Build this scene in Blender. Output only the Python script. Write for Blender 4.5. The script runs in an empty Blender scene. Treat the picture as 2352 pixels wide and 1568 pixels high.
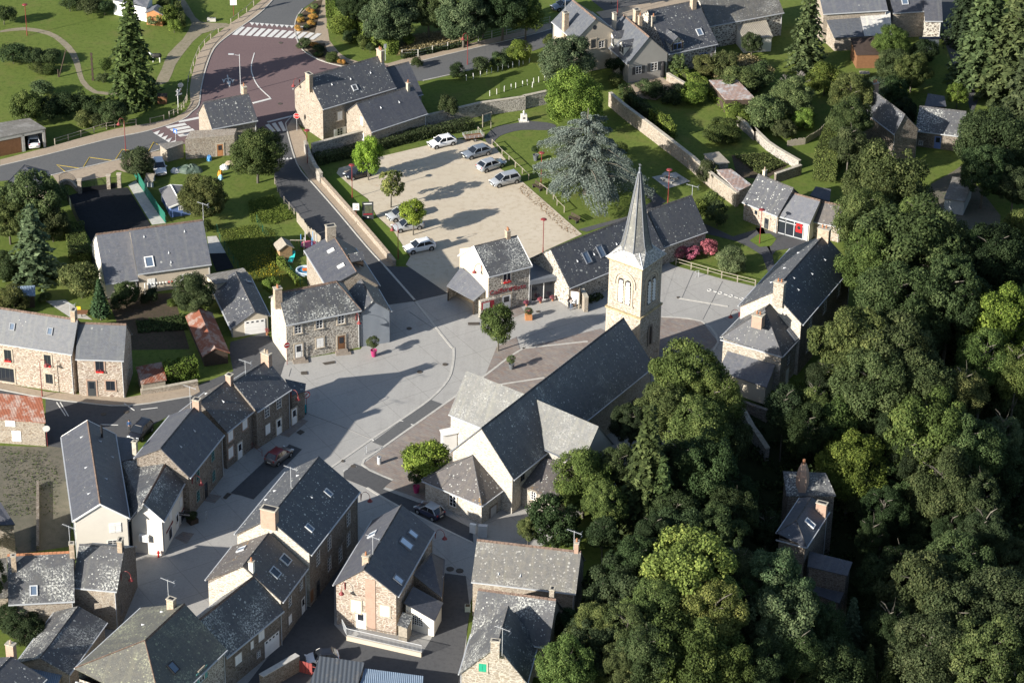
import bpy, bmesh, math, random
import numpy as np
from mathutils import Vector, Matrix
rad = math.radians
random.seed(7)
SC = bpy.context.scene
COL = SC.collection
# ---------------------------------------------------------------- camera
FPX, CX, CY, DIST = 6500.0, 1176.0, 784.0, 350.0      # focal length in pixels of a 2352 px wide frame
TILT, ROLL = rad(30.5), rad(1.07)
fwd = np.array([0, math.cos(TILT), -math.sin(TILT)])
r0 = np.array([1.0, 0, 0]); u0 = np.cross(r0, fwd)
CUP = u0*math.cos(ROLL) - r0*math.sin(ROLL)
CRT = r0*math.cos(ROLL) + u0*math.sin(ROLL)
CAM = -fwd*DIST
cd = bpy.data.cameras.new("camera"); cam = bpy.data.objects.new("camera", cd); COL.objects.link(cam)
cd.sensor_width = 36; cd.lens = 36*FPX/2352; cd.clip_start = 1; cd.clip_end = 3000
cam.matrix_world = Matrix(((CRT[0], CUP[0], -fwd[0], CAM[0]), (CRT[1], CUP[1], -fwd[1], CAM[1]), (CRT[2], CUP[2], -fwd[2], CAM[2]), (0, 0, 0, 1)))
SC.camera = cam
# ---------------------------------------------------------------- light
SUN_EL, SUN_AZ = rad(22), rad(35)      # shadows run towards +x +y
w = bpy.data.worlds.new("World"); SC.world = w; w.use_nodes = True
nt = w.node_tree; bg = nt.nodes["Background"]
sky = nt.nodes.new("ShaderNodeTexSky"); sky.sky_type = 'NISHITA'; sky.sun_disc = False
sky.sun_elevation = SUN_EL
sd = Vector((-math.cos(SUN_AZ)*math.cos(SUN_EL), -math.sin(SUN_AZ)*math.cos(SUN_EL), math.sin(SUN_EL)))
sky.sun_rotation = math.atan2(sd.x, sd.y)
nt.links.new(sky.outputs[0], bg.inputs[0]); bg.inputs[1].default_value = 0.078
sl = bpy.data.lights.new("sun", 'SUN'); sl.energy = 5.0; sl.angle = rad(0.5); sl.color = (1.0, 0.93, 0.83)
sun = bpy.data.objects.new("sun", sl); COL.objects.link(sun); sun.location = (-60, -60, 80)
sun.rotation_euler = (-sd).to_track_quat('-Z', 'Y').to_euler()
SC.view_settings.view_transform = 'Standard'; SC.view_settings.look = 'None'
SC.view_settings.exposure = 1.08; SC.view_settings.gamma = 1.0
SC.cycles.max_bounces = 5; SC.cycles.diffuse_bounces = 2; SC.cycles.glossy_bounces = 2
SC.cycles.transmission_bounces = 3; SC.cycles.transparent_max_bounces = 6
# ---------------------------------------------------------------- picture points to places
def sstep(t): t = max(0.0, min(1.0, t)); return t*t*(3-2*t)
VAL = [(4, -80), (7, -40), (15, -12), (38, -2), (50, 14), (80, 30), (120, 45)]   # rim of the valley
def H(x, y):
    best = 1e9; s = 1
    for (ax, ay), (bx, by) in zip(VAL, VAL[1:]):
        dx, dy = bx-ax, by-ay; t = max(0, min(1, ((x-ax)*dx+(y-ay)*dy)/(dx*dx+dy*dy)))
        qx, qy = x-ax-t*dx, y-ay-t*dy; d = math.hypot(qx, qy)
        if d < best: best = d; s = 1 if dx*(y-ay)-dy*(x-ax) < 0 else -1
    return -11.0*sstep((s*best-2)/42.0)
def ray(u, v):
    d = fwd*FPX + CRT*(u-CX) - CUP*(v-CY); return d/np.linalg.norm(d)
def P(u, v, z=0.0):
    d = ray(u, v); return CAM + d*((z-CAM[2])/d[2])
def PT(u, v, dz=0.0):
    z = dz
    for _ in range(30):
        p = P(u, v, z); z = 0.5*z+0.5*(H(p[0], p[1])+dz)
    return P(u, v, z)
def proj(p):
    r = np.asarray(p, float)-CAM; z = r@fwd
    return np.array([CX+FPX*(r@CRT)/z, CY-FPX*(r@CUP)/z])
OX = [0, 1000, 2000, 2996]; OY = [0, 666, 1333, 1997]
def T(cr, x, y):
    k = 1100/2352 if cr[1] == '0' else 1100/2350
    return ((OX[int(cr[0])]+x*k)/(4096/2352), (OY[int(cr[1])]+y*k)/(4096/2352))
def TL(cr, *xy): return [T(cr, xy[i], xy[i+1]) for i in range(0, len(xy), 2)]
def mpp(u, v, z=0): return np.linalg.norm(P(u, v, z)-CAM)/FPX   # metres per picture pixel
# ---------------------------------------------------------------- materials
MATS = {}
class NT:
    def __init__(s, name, rough=0.85, spec=0.3):
        s.m = bpy.data.materials.new(name); s.m.use_nodes = True; s.t = s.m.node_tree; s.n = s.t.nodes
        s.b = s.n["Principled BSDF"]; s.b.inputs["Roughness"].default_value = rough
        s.b.inputs["Specular IOR Level"].default_value = spec
        s.tc = s.n.new("ShaderNodeTexCoord"); s.uv = s.tc.outputs["UV"]; s.obj = s.tc.outputs["Object"]
        MATS[name] = s.m
    def lk(s, a, b): s.t.links.new(a, b)
    def setv(s, sock, v):
        if hasattr(v, 'is_linked') or hasattr(v, 'links'): s.lk(v, sock)
        else:
            if isinstance(v, (tuple, list)) and len(v) == 3 and sock.type == 'RGBA': v = (*v, 1)
            sock.default_value = v
    def noise(s, scale, detail=4, rough=.6, vec=None, out=0):
        n = s.n.new("ShaderNodeTexNoise"); n.inputs["Scale"].default_value = scale
        n.inputs["Detail"].default_value = detail; n.inputs["Roughness"].default_value = rough
        s.lk(vec or s.uv, n.inputs["Vector"]); return n.outputs[out]
    def vor(s, scale, feat='F1', vec=None, out="Distance", rnd=1):
        n = s.n.new("ShaderNodeTexVoronoi"); n.feature = feat; n.inputs["Scale"].default_value = scale
        n.inputs["Randomness"].default_value = rnd
        s.lk(vec or s.uv, n.inputs["Vector"]); return n.outputs[out]
    def brick(s, c1, c2, mo, bw, rh, ms=.01, vec=None, off=.5):
        n = s.n.new("ShaderNodeTexBrick"); n.inputs["Scale"].default_value = 1; n.offset = off
        for k, v in (("Color1", c1), ("Color2", c2), ("Mortar", mo)): s.setv(n.inputs[k], v)
        n.inputs["Mortar Size"].default_value = ms; n.inputs["Brick Width"].default_value = bw
        n.inputs["Row Height"].default_value = rh
        s.lk(vec or s.uv, n.inputs["Vector"]); return n.outputs["Color"]
    def ramp(s, f, *st):
        n = s.n.new("ShaderNodeValToRGB"); e = n.color_ramp.elements
        while len(e) < len(st): e.new(.5)
        for k, (p, c) in zip(e, st):
            k.position = p; k.color = (c, c, c, 1) if isinstance(c, (int, float)) else (*c, 1)
        s.lk(f, n.inputs[0]); return n.outputs[0]
    def mix(s, f, a, b, mode='MIX'):
        n = s.n.new("ShaderNodeMix"); n.data_type = 'RGBA'; n.blend_type = mode
        s.setv(n.inputs[0], f); s.setv(n.inputs[6], a); s.setv(n.inputs[7], b); return n.outputs[2]
    def math(s, op, a, b=0.0):
        n = s.n.new("ShaderNodeMath"); n.operation = op; s.setv(n.inputs[0], a); s.setv(n.inputs[1], b); return n.outputs[0]
    def mapping(s, vec, scale=(1, 1, 1), rot=0):
        n = s.n.new("ShaderNodeMapping"); n.inputs["Scale"].default_value = scale; n.inputs["Rotation"].default_value = (0, 0, rot)
        s.lk(vec, n.inputs[0]); return n.outputs[0]
    def bump(s, h, st=.4, d=.03):
        n = s.n.new("ShaderNodeBump"); n.inputs["Strength"].default_value = st; n.inputs["Distance"].default_value = d
        s.lk(h, n.inputs["Height"]); s.lk(n.outputs[0], s.b.inputs["Normal"])
    def out(s, c): s.setv(s.b.inputs["Base Color"], c); return s.m
def sc3(c, k): return tuple(min(1, x*k) for x in c)
def flat(name, c, rough=.7, spec=.3, var=.12, sc=1.5, metal=0, bmp=0):
    if name in MATS: return MATS[name]
    s = NT(name, rough, spec); s.b.inputs["Metallic"].default_value = metal
    n = s.noise(sc, 5, .65, s.obj); c2 = s.mix(s.ramp(n, (.3, 0.0), (.7, 1.0)), sc3(c, 1-var), sc3(c, 1+var))
    if bmp: s.bump(s.noise(sc*6, 4, .7, s.obj), bmp)
    return s.out(c2)
def slate(name, base=(.075, .08, .095), lichen=.3, crust=.0, orange=.0, ctone=(.42, .43, .4), dirt=.5):
    s = NT(name, .55, .45)
    nb = s.noise(.30, 6, .65); nm = s.noise(1.7, 5, .7)
    c = s.brick(sc3(base, .78), sc3(base, 1.25), sc3(base, .55), .27, .17, .012)
    c = s.mix(s.ramp(nb, (.25, 0.0), (.75, 1.0)), sc3(base, 1-.35*dirt), c, 'MIX')
    c = s.mix(s.math('MULTIPLY', s.ramp(nm, (.45, 0.0), (.75, 1.0)), .5), c, sc3((base[0]*1.1, base[1], base[2]*.82), 1.5))
    v = s.noise(1, 3, .5, s.mapping(s.uv, (2.2, .18, 1)))       # streaks running down the slope
    c = s.mix(s.math('MULTIPLY', s.ramp(v, (.5, 0.0), (.8, 1.0)), .45), c, sc3((.95*base[0], .92*base[1], .7*base[2]), 1.9))
    if lichen > 0:   # round lichen spots of differing size
        for k, (scl, th) in enumerate(((1.5, .22), (3.4, .30))):
            d = s.vor(scl, vec=s.uv); col = s.vor(scl, vec=s.uv, out="Color")
            n = s.n.new("ShaderNodeSeparateColor"); s.lk(col, n.inputs[0])
            rr = s.math('MULTIPLY', n.outputs[0], th)
            m = s.math('LESS_THAN', d, rr)
            keep = s.math('LESS_THAN', n.outputs[1], min(1, .35+lichen*(.9 if k else .7)))
            m = s.math('MULTIPLY', m, keep)
            m = s.math('MULTIPLY', m, s.ramp(s.noise(.22+.1*k, 3, .6), (.58-.45*lichen, 0.0), (.72-.45*lichen, 1.0)))
            c = s.mix(s.math('MULTIPLY', m, .85), c, ctone)
    if crust > 0:    # merging pale crust
        m1 = s.ramp(s.noise(4.5, 8, .75), (.50, 0.0), (.56, 1.0))
        m2 = s.ramp(s.noise(.23, 4, .6), (.66-.5*crust, 0.0), (.80-.5*crust, 1.0))
        c = s.mix(s.math('MULTIPLY', s.math('MULTIPLY', m1, m2), .9), c, sc3(ctone, 1.25))
    if orange > 0:
        m1 = s.ramp(s.noise(3.2, 7, .7), (.52, 0.0), (.58, 1.0)); m2 = s.ramp(s.noise(.3, 3, .6, s.obj), (.72-.4*orange, 0.0), (.8-.4*orange, 1.0))
        c = s.mix(s.math('MULTIPLY', s.math('MULTIPLY', m1, m2), .85), c, (.30, .17, .035))
    s.bump(s.brick((1, 1, 1), (.8, .8, .8), (0, 0, 0), .27, .17, .02), .35, .02)
    return s.out(c)
def stone(name, cols, mortar, sx=2.6, sy=5.0, mw=.07, var=.25):
    s = NT(name, .92, .15)
    vec = s.mapping(s.uv, (sx, sy, 1))
    wob = s.n.new("ShaderNodeMixRGB"); wob.blend_type = 'ADD'; wob.inputs[0].default_value = .25
    s.lk(vec, wob.inputs[1]); s.lk(s.noise(2.5, 3, .6, out=1), wob.inputs[2]); v2 = wob.outputs[0]
    d = s.vor(1, 'DISTANCE_TO_EDGE', v2); cc = s.vor(1, 'F1', v2, "Color")
    n = s.n.new("ShaderNodeSeparateColor"); s.lk(cc, n.inputs[0])
    st = [(i/max(1, len(cols)-1), c) for i, c in enumerate(cols)]
    c = s.ramp(n.outputs[0], *st)
    c = s.mix(s.math('MULTIPLY', n.outputs[1], .5), c, s.mix(.5, c, (.12, .1, .08)))
    c = s.mix(s.ramp(s.noise(9, 5, .7), (.3, 0.0), (.7, 1.0)), s.mix(var, c, (0.02, .02, .02)), c)
    edge = s.ramp(d, (mw*.5, 0.0), (mw*1.5, 1.0))
    c = s.mix(edge, mortar, c)
    c = s.mix(s.math('MULTIPLY', s.ramp(s.noise(.35, 5, .6), (.45, 0.0), (.75, 1.0)), .35), c, sc3(mortar, .55))
    s.bump(edge, .5, .03)
    return s.out(c)
S1 = slate('slate_dark_clean', (0.072, 0.077, 0.095), .12)
S2 = slate('slate_dark_spotted', (0.067, 0.072, 0.085), .55)
S3 = slate('slate_crusted', (0.072, 0.076, 0.085), .55, .42, .12)
S4 = slate('slate_grey_plain', (0.114, 0.122, 0.144), .05, dirt=.25)
S5 = slate('slate_church_pale', (.115, .12, .12), .8, .30, 0, (.20, .205, .198))
S6 = slate('slate_church_nave', (.105, .11, .12), .45, .22, .05)
S7 = slate('slate_bluish', (.088, .097, .115), .04, dirt=.2)
S8 = slate('slate_olive_lichen', (0.095, 0.096, 0.088), .8, .3, 0, (.24, .25, .17))
S9 = slate('slate_brown_warm', (0.092, 0.085, 0.085), .5, 0, .3)
S10 = slate('slate_tile_old', (.115, .114, .11), .7, .3, .04, (.30, .30, .28))
W1 = stone('stone_beige', [(0.225, 0.174, 0.134), (0.321, 0.270, 0.213), (0.280, 0.246, 0.212), (0.386, 0.334, 0.271)], (0.360, 0.326, 0.274))
W2 = stone('stone_grey_rubble', [(0.176, 0.158, 0.132), (0.299, 0.273, 0.238), (0.238, 0.211, 0.185), (0.370, 0.334, 0.290)], (0.484, 0.458, 0.405), 2.2, 3.6, .09)
W3 = stone('stone_brown', [(0.119, 0.098, 0.082), (0.185, 0.154, 0.122), (0.158, 0.138, 0.117), (0.239, 0.202, 0.165)], (0.252, 0.225, 0.194), 2.4, 4.2)
W4 = stone('stone_tower', [(0.272, 0.224, 0.170), (0.340, 0.299, 0.238), (0.313, 0.279, 0.238), (0.381, 0.340, 0.286)], (0.435, 0.408, 0.354), 2.0, 4.5, .08)
W5 = stone('stone_red_beige', [(0.252, 0.177, 0.137), (0.333, 0.264, 0.206), (0.368, 0.311, 0.247), (0.307, 0.249, 0.215)], (0.471, 0.424, 0.367), 2.0, 4.5, .07)
W6 = stone('stone_dark_white_joint', [(.14, .12, .11), (.24, .20, .17), (.19, .17, .16)], (.60, .57, .50), 1.8, 3.0, .11)
W7 = stone('stone_garden_wall', [(0.200, 0.186, 0.166), (0.300, 0.280, 0.252), (0.351, 0.331, 0.296)], (0.385, 0.364, 0.330), 2.0, 3.4, .08)
W8 = stone('stone_pale_church', [(.38, .34, .28), (.46, .42, .36), (.43, .40, .35), (.50, .46, .40)], (.54, .51, .45), 2.0, 4.5, .08)
BR = NT('brick_red'); BR.out(BR.mix(BR.ramp(BR.noise(1.2, 5), (.3, 0.0), (.7, 1.0)), BR.brick((.27, .14, .10), (.36, .22, .16), (.42, .36, .30), .22, .07, .008), (.36, .27, .21))); BR = BR.m
PC = flat('plaster_cream', (.47, .425, .345), .9, .1, .05, .6)
PW = flat('plaster_white', (.68, .65, .58), .9, .1, .04, .6)
PG = flat('plaster_grey', (.33, .32, .295), .9, .1, .07, .6)
PB = flat('plaster_beige', (.47, .41, .33), .9, .1, .05, .6)
CH = flat('chimney_render', (.38, .35, .29), .95, .1, .3, 2.5)
CHS = flat('chimney_stone', (.36, .29, .22), .95, .1, .4, 3.5)
WH = flat('white_paint', (.78, .78, .76), .5, .3, .03)
GLS = NT('window_glass', .12, .6); GLS.b.inputs["Coat Weight"].default_value = .2; GLS = GLS.out((.018, .022, .03))
GLB = NT('skylight_glass', .08, .8); GLB = GLB.out((.10, .14, .20))
ZN = flat('zinc', (.42, .44, .46), .45, .5, .1)
DZ = flat('dark_zinc', (.13, .145, .17), .5, .5, .1)
TC = flat('terracotta', (.30, .14, .075), .85, .2, .2, 4)
RT = flat('ridge_tile_brown', (.14, .10, .08), .9, .2, .5, 3)
RTG = flat('ridge_tile_grey', (.085, .085, .088), .9, .2, .5, 3)
DW = flat('dark_wood', (.06, .045, .035), .8, .2, .2, 3)
BW = flat('brown_door', (.18, .09, .045), .7, .3, .15, 3)
OW = flat('orange_wood', (.38, .18, .08), .8, .2, .15, 3)
GW = flat('weathered_wood', (.30, .27, .22), .9, .2, .25, 4)
BL = flat('blue_paint', (.12, .19, .42), .6, .3, .08)
TQ = flat('turquoise_paint', (.12, .32, .30), .6, .3, .08)
GR = flat('green_paint', (.02, .30, .18), .6, .3, .05)
DG = flat('dark_grey_paint', (.045, .05, .055), .5, .4, .08)
GS = flat('granite_surround', (.40, .35, .28), .9, .2, .15, 3)
GD = flat('granite_dark', (.22, .19, .16), .9, .2, .2, 3)
RD = flat('lamp_red', (.20, .035, .035), .45, .4, .08)
RF = flat('signal_red', (.55, .02, .02), .4, .4, .03)
BK = flat('black_metal', (.02, .02, .022), .5, .4, .1)
def corr(name, c, c2, amt=.5, per=.18, rough=.7):
    s = NT(name, rough, .3); n = s.n.new("ShaderNodeTexWave"); n.inputs["Scale"].default_value = .318/per/3.1416*3.1416
    n.bands_direction = 'X'; n.inputs["Distortion"].default_value = 0; s.lk(s.uv, n.inputs["Vector"])
    m = s.ramp(s.noise(.55, 6, .7), (.62-.4*amt, 0.0), (.70-.4*amt, 1.0)); m2 = s.ramp(s.noise(3, 6, .7), (.3, .3), (.7, 1.0))
    c3 = s.mix(s.math('MULTIPLY', m, m2), c, c2); c3 = s.mix(s.math('MULTIPLY', n.outputs["Fac"], .35), c3, (0.02, .02, .02))
    s.bump(n.outputs["Fac"], .8, .04); return s.out(c3)
K1 = corr('rusty_iron', (.26, .09, .05), (.40, .34, .30), .35)
K2 = corr('grey_fibre_cement', (.30, .29, .27), (.16, .15, .13), .5, .17)
K3 = corr('pale_iron_rust', (.50, .50, .50), (.33, .17, .11), .5)
K4 = corr('blue_grey_cladding', (.20, .23, .27), (.23, .26, .30), .3, .14)
K5 = corr('blue_grey_sheet', (.20, .27, .36), (.24, .31, .40), .3, .2)
K6 = corr('dark_ribbed_sheet', (.085, .10, .12), (.13, .13, .13), .2, .45)
K7 = corr('translucent_sheet', (.42, .38, .30), (.30, .27, .22), .5, .3)
# ---------------------------------------------------------------- meshes
ORG = {}
def tag(o, label=None, cat=None, group=None, kind=None):
    if label: o['label'] = label
    if cat: o['category'] = cat
    if group: o['group'] = group
    if kind: o['kind'] = kind
    return o
def root(name, loc, label, cat, group=None, rz=0):
    o = bpy.data.objects.new(name, None); o.empty_display_size = .3; COL.objects.link(o)
    o.location = Vector(loc); o.rotation_euler = (0, 0, rz)
    ORG[o.name] = np.array([0., 0, 0]) if rz or rz == 0.0 and isinstance(rz, float) else np.array(loc, float)
    return tag(o, label, cat, group)
class MB:
    """collects polygons in world (or local) metres; build() links them as one mesh with metric UVs"""
    def __init__(s): s.v = []; s.f = []; s.m = []
    def poly(s, pts, m=0):
        b = len(s.v); s.v += [tuple(float(c) for c in p) for p in pts]; s.f.append(tuple(range(b, b+len(pts)))); s.m.append(m)
    def box(s, c, ex, ey, ez, m=0):          # centre and three half vectors
        c, ex, ey, ez = (np.array(k, float) for k in (c, ex, ey, ez)); q = {}
        for i in (-1, 1):
            for j in (-1, 1):
                for k in (-1, 1): q[i, j, k] = c+i*ex+j*ey+k*ez
        if np.dot(np.cross(ex, ey), ez) < 0: ex, ey = ey, ex; q = {(j, i, k): p for (i, j, k), p in q.items()}
        for F in (((-1, -1, -1), (-1, 1, -1), (1, 1, -1), (1, -1, -1)), ((-1, -1, 1), (1, -1, 1), (1, 1, 1), (-1, 1, 1)),
                  ((-1, -1, -1), (1, -1, -1), (1, -1, 1), (-1, -1, 1)), ((1, 1, -1), (-1, 1, -1), (-1, 1, 1), (1, 1, 1)),
                  ((1, -1, -1), (1, 1, -1), (1, 1, 1), (1, -1, 1)), ((-1, 1, -1), (-1, -1, -1), (-1, -1, 1), (-1, 1, 1))):
            s.poly([q[k] for k in F], m)
        return s
    def bx(s, x0, x1, y0, y1, z0, z1, m=0):
        return s.box(((x0+x1)/2, (y0+y1)/2, (z0+z1)/2), ((x1-x0)/2, 0, 0), (0, (y1-y0)/2, 0), (0, 0, (z1-z0)/2), m)
    def tube(s, pts, r, n=8, m=0, cap=True):
        pts = [np.array(p, float) for p in pts]; rs = r if isinstance(r, (list, tuple)) else [r]*len(pts); rings = []
        for i, p in enumerate(pts):
            d = pts[min(i+1, len(pts)-1)]-pts[max(i-1, 0)]; d /= np.linalg.norm(d)+1e-9
            a = np.cross(d, [0, 0, 1]) if abs(d[2]) < .95 else np.cross(d, [1, 0, 0]); a /= np.linalg.norm(a); b = np.cross(d, a)
            rings.append([p+rs[i]*(math.cos(t)*a+math.sin(t)*b) for t in (2*math.pi*k/n for k in range(n))])
        for A, B in zip(rings, rings[1:]):
            for k in range(n): s.poly([A[k], B[k], B[(k+1) % n], A[(k+1) % n]], m)
        if cap: s.poly(rings[0], m); s.poly(rings[-1][::-1], m)
        return s
    def lathe(s, c, prof, n=12, m=0):        # profile of (radius, z)
        c = np.array(c, float)
        R = [[c+np.array([r*math.cos(t), r*math.sin(t), z]) for t in (2*math.pi*k/n for k in range(n))] for r, z in prof]
        for A, B in zip(R, R[1:]):
            for k in range(n): s.poly([A[k], A[(k+1) % n], B[(k+1) % n], B[k]], m)
        s.poly(R[0][::-1], m); s.poly(R[-1], m); return s
    def build(s, name, mats, parent=None, smooth=False, org=None, merge=False):
        if not isinstance(mats, (list, tuple)): mats = [mats]
        o_ = np.array([0., 0, 0])
        if parent is not None: o_ = ORG[parent.name]
        elif org is not None: o_ = np.array(org, float)
        V = np.array(s.v)-o_
        me = bpy.data.meshes.new(name); me.from_pydata(V.tolist(), [], s.f)
        uv = me.uv_layers.new(name="UVMap"); W = np.array(s.v); k = 0; data = np.zeros((len(me.loops), 2))
        for f in s.f:
            p = W[list(f)]; n = np.zeros(3)
            for i in range(len(p)):
                a, b = p[i], p[(i+1) % len(p)]; n += np.cross(a-p[0], b-p[0])
            n /= np.linalg.norm(n)+1e-12
            if abs(n[2]) > .985 or np.hypot(n[0], n[1]) < 1e-6: q = p[:, :2]
            else:
                t = np.array([-n[1], n[0], 0]); t /= np.linalg.norm(t); bt = np.cross(n, t); q = np.stack([p@t, p@bt], 1)
            data[k:k+len(f)] = q; k += len(f)
        uv.data.foreach_set('uv', data.ravel())
        for m in mats: me.materials.append(m)
        me.polygons.foreach_set('material_index', s.m)
        if merge or smooth:
            bm = bmesh.new(); bm.from_mesh(me); bmesh.ops.remove_doubles(bm, verts=bm.verts, dist=1e-4)
            bmesh.ops.recalc_face_normals(bm, faces=bm.faces); bm.to_mesh(me); bm.free()
        if smooth: me.polygons.foreach_set('use_smooth', [True]*len(me.polygons))
        me.update(); o = bpy.data.objects.new(name, me); COL.objects.link(o)
        if parent is not None: o.parent = parent; ORG[o.name] = o_
        elif org is not None: o.location = Vector(org); ORG[o.name] = o_
        else: ORG[o.name] = o_
        return o
def copy_tree(o, parent=None):
    c = o.copy(); COL.objects.link(c); c.parent = parent
    for ch in list(o.children): copy_tree(ch, c)
    return c
# ---------------------------------------------------------------- the ground and what is laid on it
def smooth_poly(pts, n=4, closed=False):
    out = []; m = len(pts)
    for i in range(m if closed else m-1):
        p0, p1, p2, p3 = (np.array(pts[(i+k) % m] if closed else pts[max(0, min(m-1, i+k))], float) for k in (-1, 0, 1, 2))
        for k in range(n):
            t = k/n; out.append(.5*((2*p1)+(-p0+p2)*t+(2*p0-5*p1+4*p2-p3)*t*t+(-p0+3*p1-3*p2+p3)*t**3))
    if not closed: out.append(np.array(pts[-1], float))
    return out
def gmat(name, c1, c2, c3=None, s1=.12, s2=2.5, fine=.25, rough=.95, streak=None, sub=None):
    s = NT(name, rough, .1); a = s.noise(s1, 6, .65); b = s.noise(s2, 6, .7); f = s.noise(14, 3, .7)
    c = s.mix(s.ramp(a, (.35, 0.0), (.65, 1.0)), c1, c2)
    if c3: c = s.mix(s.ramp(b, (.48, 0.0), (.66, 1.0)), c, c3)
    if sub: c = s.mix(s.ramp(s.noise(.35, 8, .75), (.60, 0.0), (.68, 1.0)), c, sub)
    c = s.mix(s.math('MULTIPLY', s.ramp(f, (.3, 1.0), (.7, 0.0)), fine), c, (.01, .01, .01))
    s.bump(b, .3, .05); return s.out(c)
G_grass = gmat('grass_ground', (.070, .115, .020), (.105, .145, .030), (.075, .118, .022), .06, 1.6, .45, sub=(.15, .15, .045))
G_lawn = gmat('lawn_ground', (.112, .175, .030), (.142, .195, .038), (.09, .14, .025), .1, 2.5, .35)
G_meadow = gmat('meadow_ground', (.085, .125, .022), (.13, .15, .03), (.16, .14, .03), .1, 1.2, .5)
G_dry = gmat('dry_grass_ground', (.20, .16, .075), (.11, .12, .035), (.07, .09, .025), .2, 1.5, .5)
G_wood = gmat('undergrowth_ground', (.022, .034, .012), (.035, .048, .016), (.015, .02, .009), .1, 1.0, .5)
G_asph = gmat('asphalt', (.115, .120, .125), (.135, .138, .140), (.105, .108, .112), .08, 3, .22)
G_asphd = gmat('asphalt_dark', (.085, .088, .094), (.102, .104, .108), (.076, .078, .083), .1, 2, .2)
G_asphb = gmat('driveway_black', (.022, .024, .027), (.028, .03, .034), (.018, .02, .022), .15, 2, .2)
G_red = gmat('red_asphalt', (.155, .110, .112), (.175, .125, .125), (.145, .105, .108), .08, 3, .2)
G_pave = gmat('beige_pavement', (.36, .295, .225), (.41, .34, .26), (.32, .26, .20), .15, 2, .3)
G_sand = gmat('sandy_gravel', (.49, .43, .33), (.55, .49, .395), (.45, .385, .295), .05, 1.2, .18, sub=(.47, .38, .28))
s = NT('plaza_concrete', .92, .15); _c = s.mix(s.ramp(s.noise(.09, 6, .65), (.35, 0.0), (.65, 1.0)), (.37, .365, .35), (.41, .405, .385)); _c = s.mix(s.ramp(s.noise(3.5, 6, .7), (.48, 0.0), (.66, 1.0)), _c, (.345, .34, .33))
_c = s.mix(s.math('MULTIPLY', s.ramp(s.noise(.45, 9, .75), (.52, 0.0), (.66, 1.0)), .35), _c, (.27, .262, .25)); _c = s.mix(s.math('MULTIPLY', s.ramp(s.noise(1, 5, .6, s.mapping(s.uv, (.9, .06, 1), rad(35))), (.5, 0.0), (.72, 1.0)), .28), _c, (.26, .25, .24))
_c = s.mix(.55, _c, s.brick((1, 1, 1), (.97, .97, .97), (.45, .44, .42), 5.2, 4.6, .03, s.mapping(s.uv, (1, 1, 1), rad(-33)), 0), 'MULTIPLY'); G_conc = s.out(s.mix(s.math('MULTIPLY', s.ramp(s.noise(14, 3, .7), (.3, 1.0), (.7, 0.0)), .3), _c, (.02, .02, .02)))
G_dirt = gmat('packed_dirt', (.19, .17, .135), (.12, .12, .095), (.12, .12, .09), .12, 1.4, .4, sub=(.07, .10, .04))  # dirt colour darkened to stand in for shade over the left yard
G_track = gmat('worn_track', (.30, .26, .19), (.26, .23, .165), (.20, .19, .12), .25, 1.6, .35, sub=(.10, .13, .04))
G_soil = gmat('garden_soil', (.085, .065, .05), (.12, .09, .065), (.05, .06, .025), .3, 3, .5)
G_kerb = flat('kerb_stone', (.42, .41, .38), .9, .1, .15, 2)
G_mark = gmat('road_paint_white', (.68, .68, .66), (.60, .60, .58), (.52, .52, .50), .3, 6, .25)
G_yel = gmat('road_paint_yellow', (.48, .36, .06), (.42, .32, .07), (.30, .25, .1), .5, 5, .25)
s = NT('stone_pavers', .9, .15); _r = s.mapping(s.uv, (1, 1, 1), rad(33))
_c = s.brick((.20, .155, .135), (.19, .18, .172), (.28, .26, .23), .62, .32, .022, _r)
_v = s.n.new("ShaderNodeTexWhiteNoise"); _sn = s.n.new("ShaderNodeVectorMath"); _sn.operation = 'SNAP'; _sn.inputs[1].default_value = (.62, .32, 1)
s.lk(_r, _sn.inputs[0]); s.lk(_sn.outputs[0], _v.inputs["Vector"])
_c = s.mix(.45, _c, s.ramp(_v.outputs["Value"], (0.0, (.14, .115, .11)), (.4, (.22, .165, .14)), (.7, (.175, .17, .175)), (1.0, (.29, .24, .19))))
G_pav = s.out(s.mix(s.math('MULTIPLY', s.ramp(s.noise(.25, 5), (.4, 0.0), (.7, 1.0)), .3), _c, (.32, .29, .26)))
s = NT('terrain', .95, .1); _a = s.mix(s.ramp(s.noise(.06, 6, .65), (.35, 0.0), (.65, 1.0)), (.110, .162, .030), (.150, .195, .044)); _a = s.mix(s.ramp(s.noise(1.6, 6, .7), (.48, 0.0), (.66, 1.0)), _a, (.075, .118, .022))
_w = s.mix(s.ramp(s.noise(.5, 6, .7), (.4, 0.0), (.6, 1.0)), (.022, .034, .012), (.035, .046, .016)); _g = s.n.new("ShaderNodeNewGeometry"); _sx = s.n.new("ShaderNodeSeparateXYZ"); s.lk(_g.outputs["Position"], _sx.inputs[0])
_z = s.math('ADD', s.math('MULTIPLY', _sx.outputs[2], -.8), s.math('MULTIPLY', s.noise(.4, 5, .7), .5)); _f = s.noise(14, 3, .7)
_a = s.mix(s.math('MULTIPLY', s.ramp(s.noise(.22, 8, .72), (.52, 0.0), (.66, 1.0)), .55), _a, (.18, .17, .06)); _a = s.mix(s.math('MULTIPLY', s.ramp(s.noise(4.5, 4, .7), (.5, 0.0), (.62, 1.0)), .5), _a, (.16, .19, .05))
_c = s.mix(s.ramp(_z, (.35, 0.0), (.6, 1.0)), _a, _w); _c = s.mix(s.math('MULTIPLY', s.ramp(_f, (.3, 1.0), (.7, 0.0)), .45), _c, (.01, .01, .01)); s.bump(s.noise(1.6, 6, .7), .3, .05); G_terrain = s.out(_c)
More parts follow.
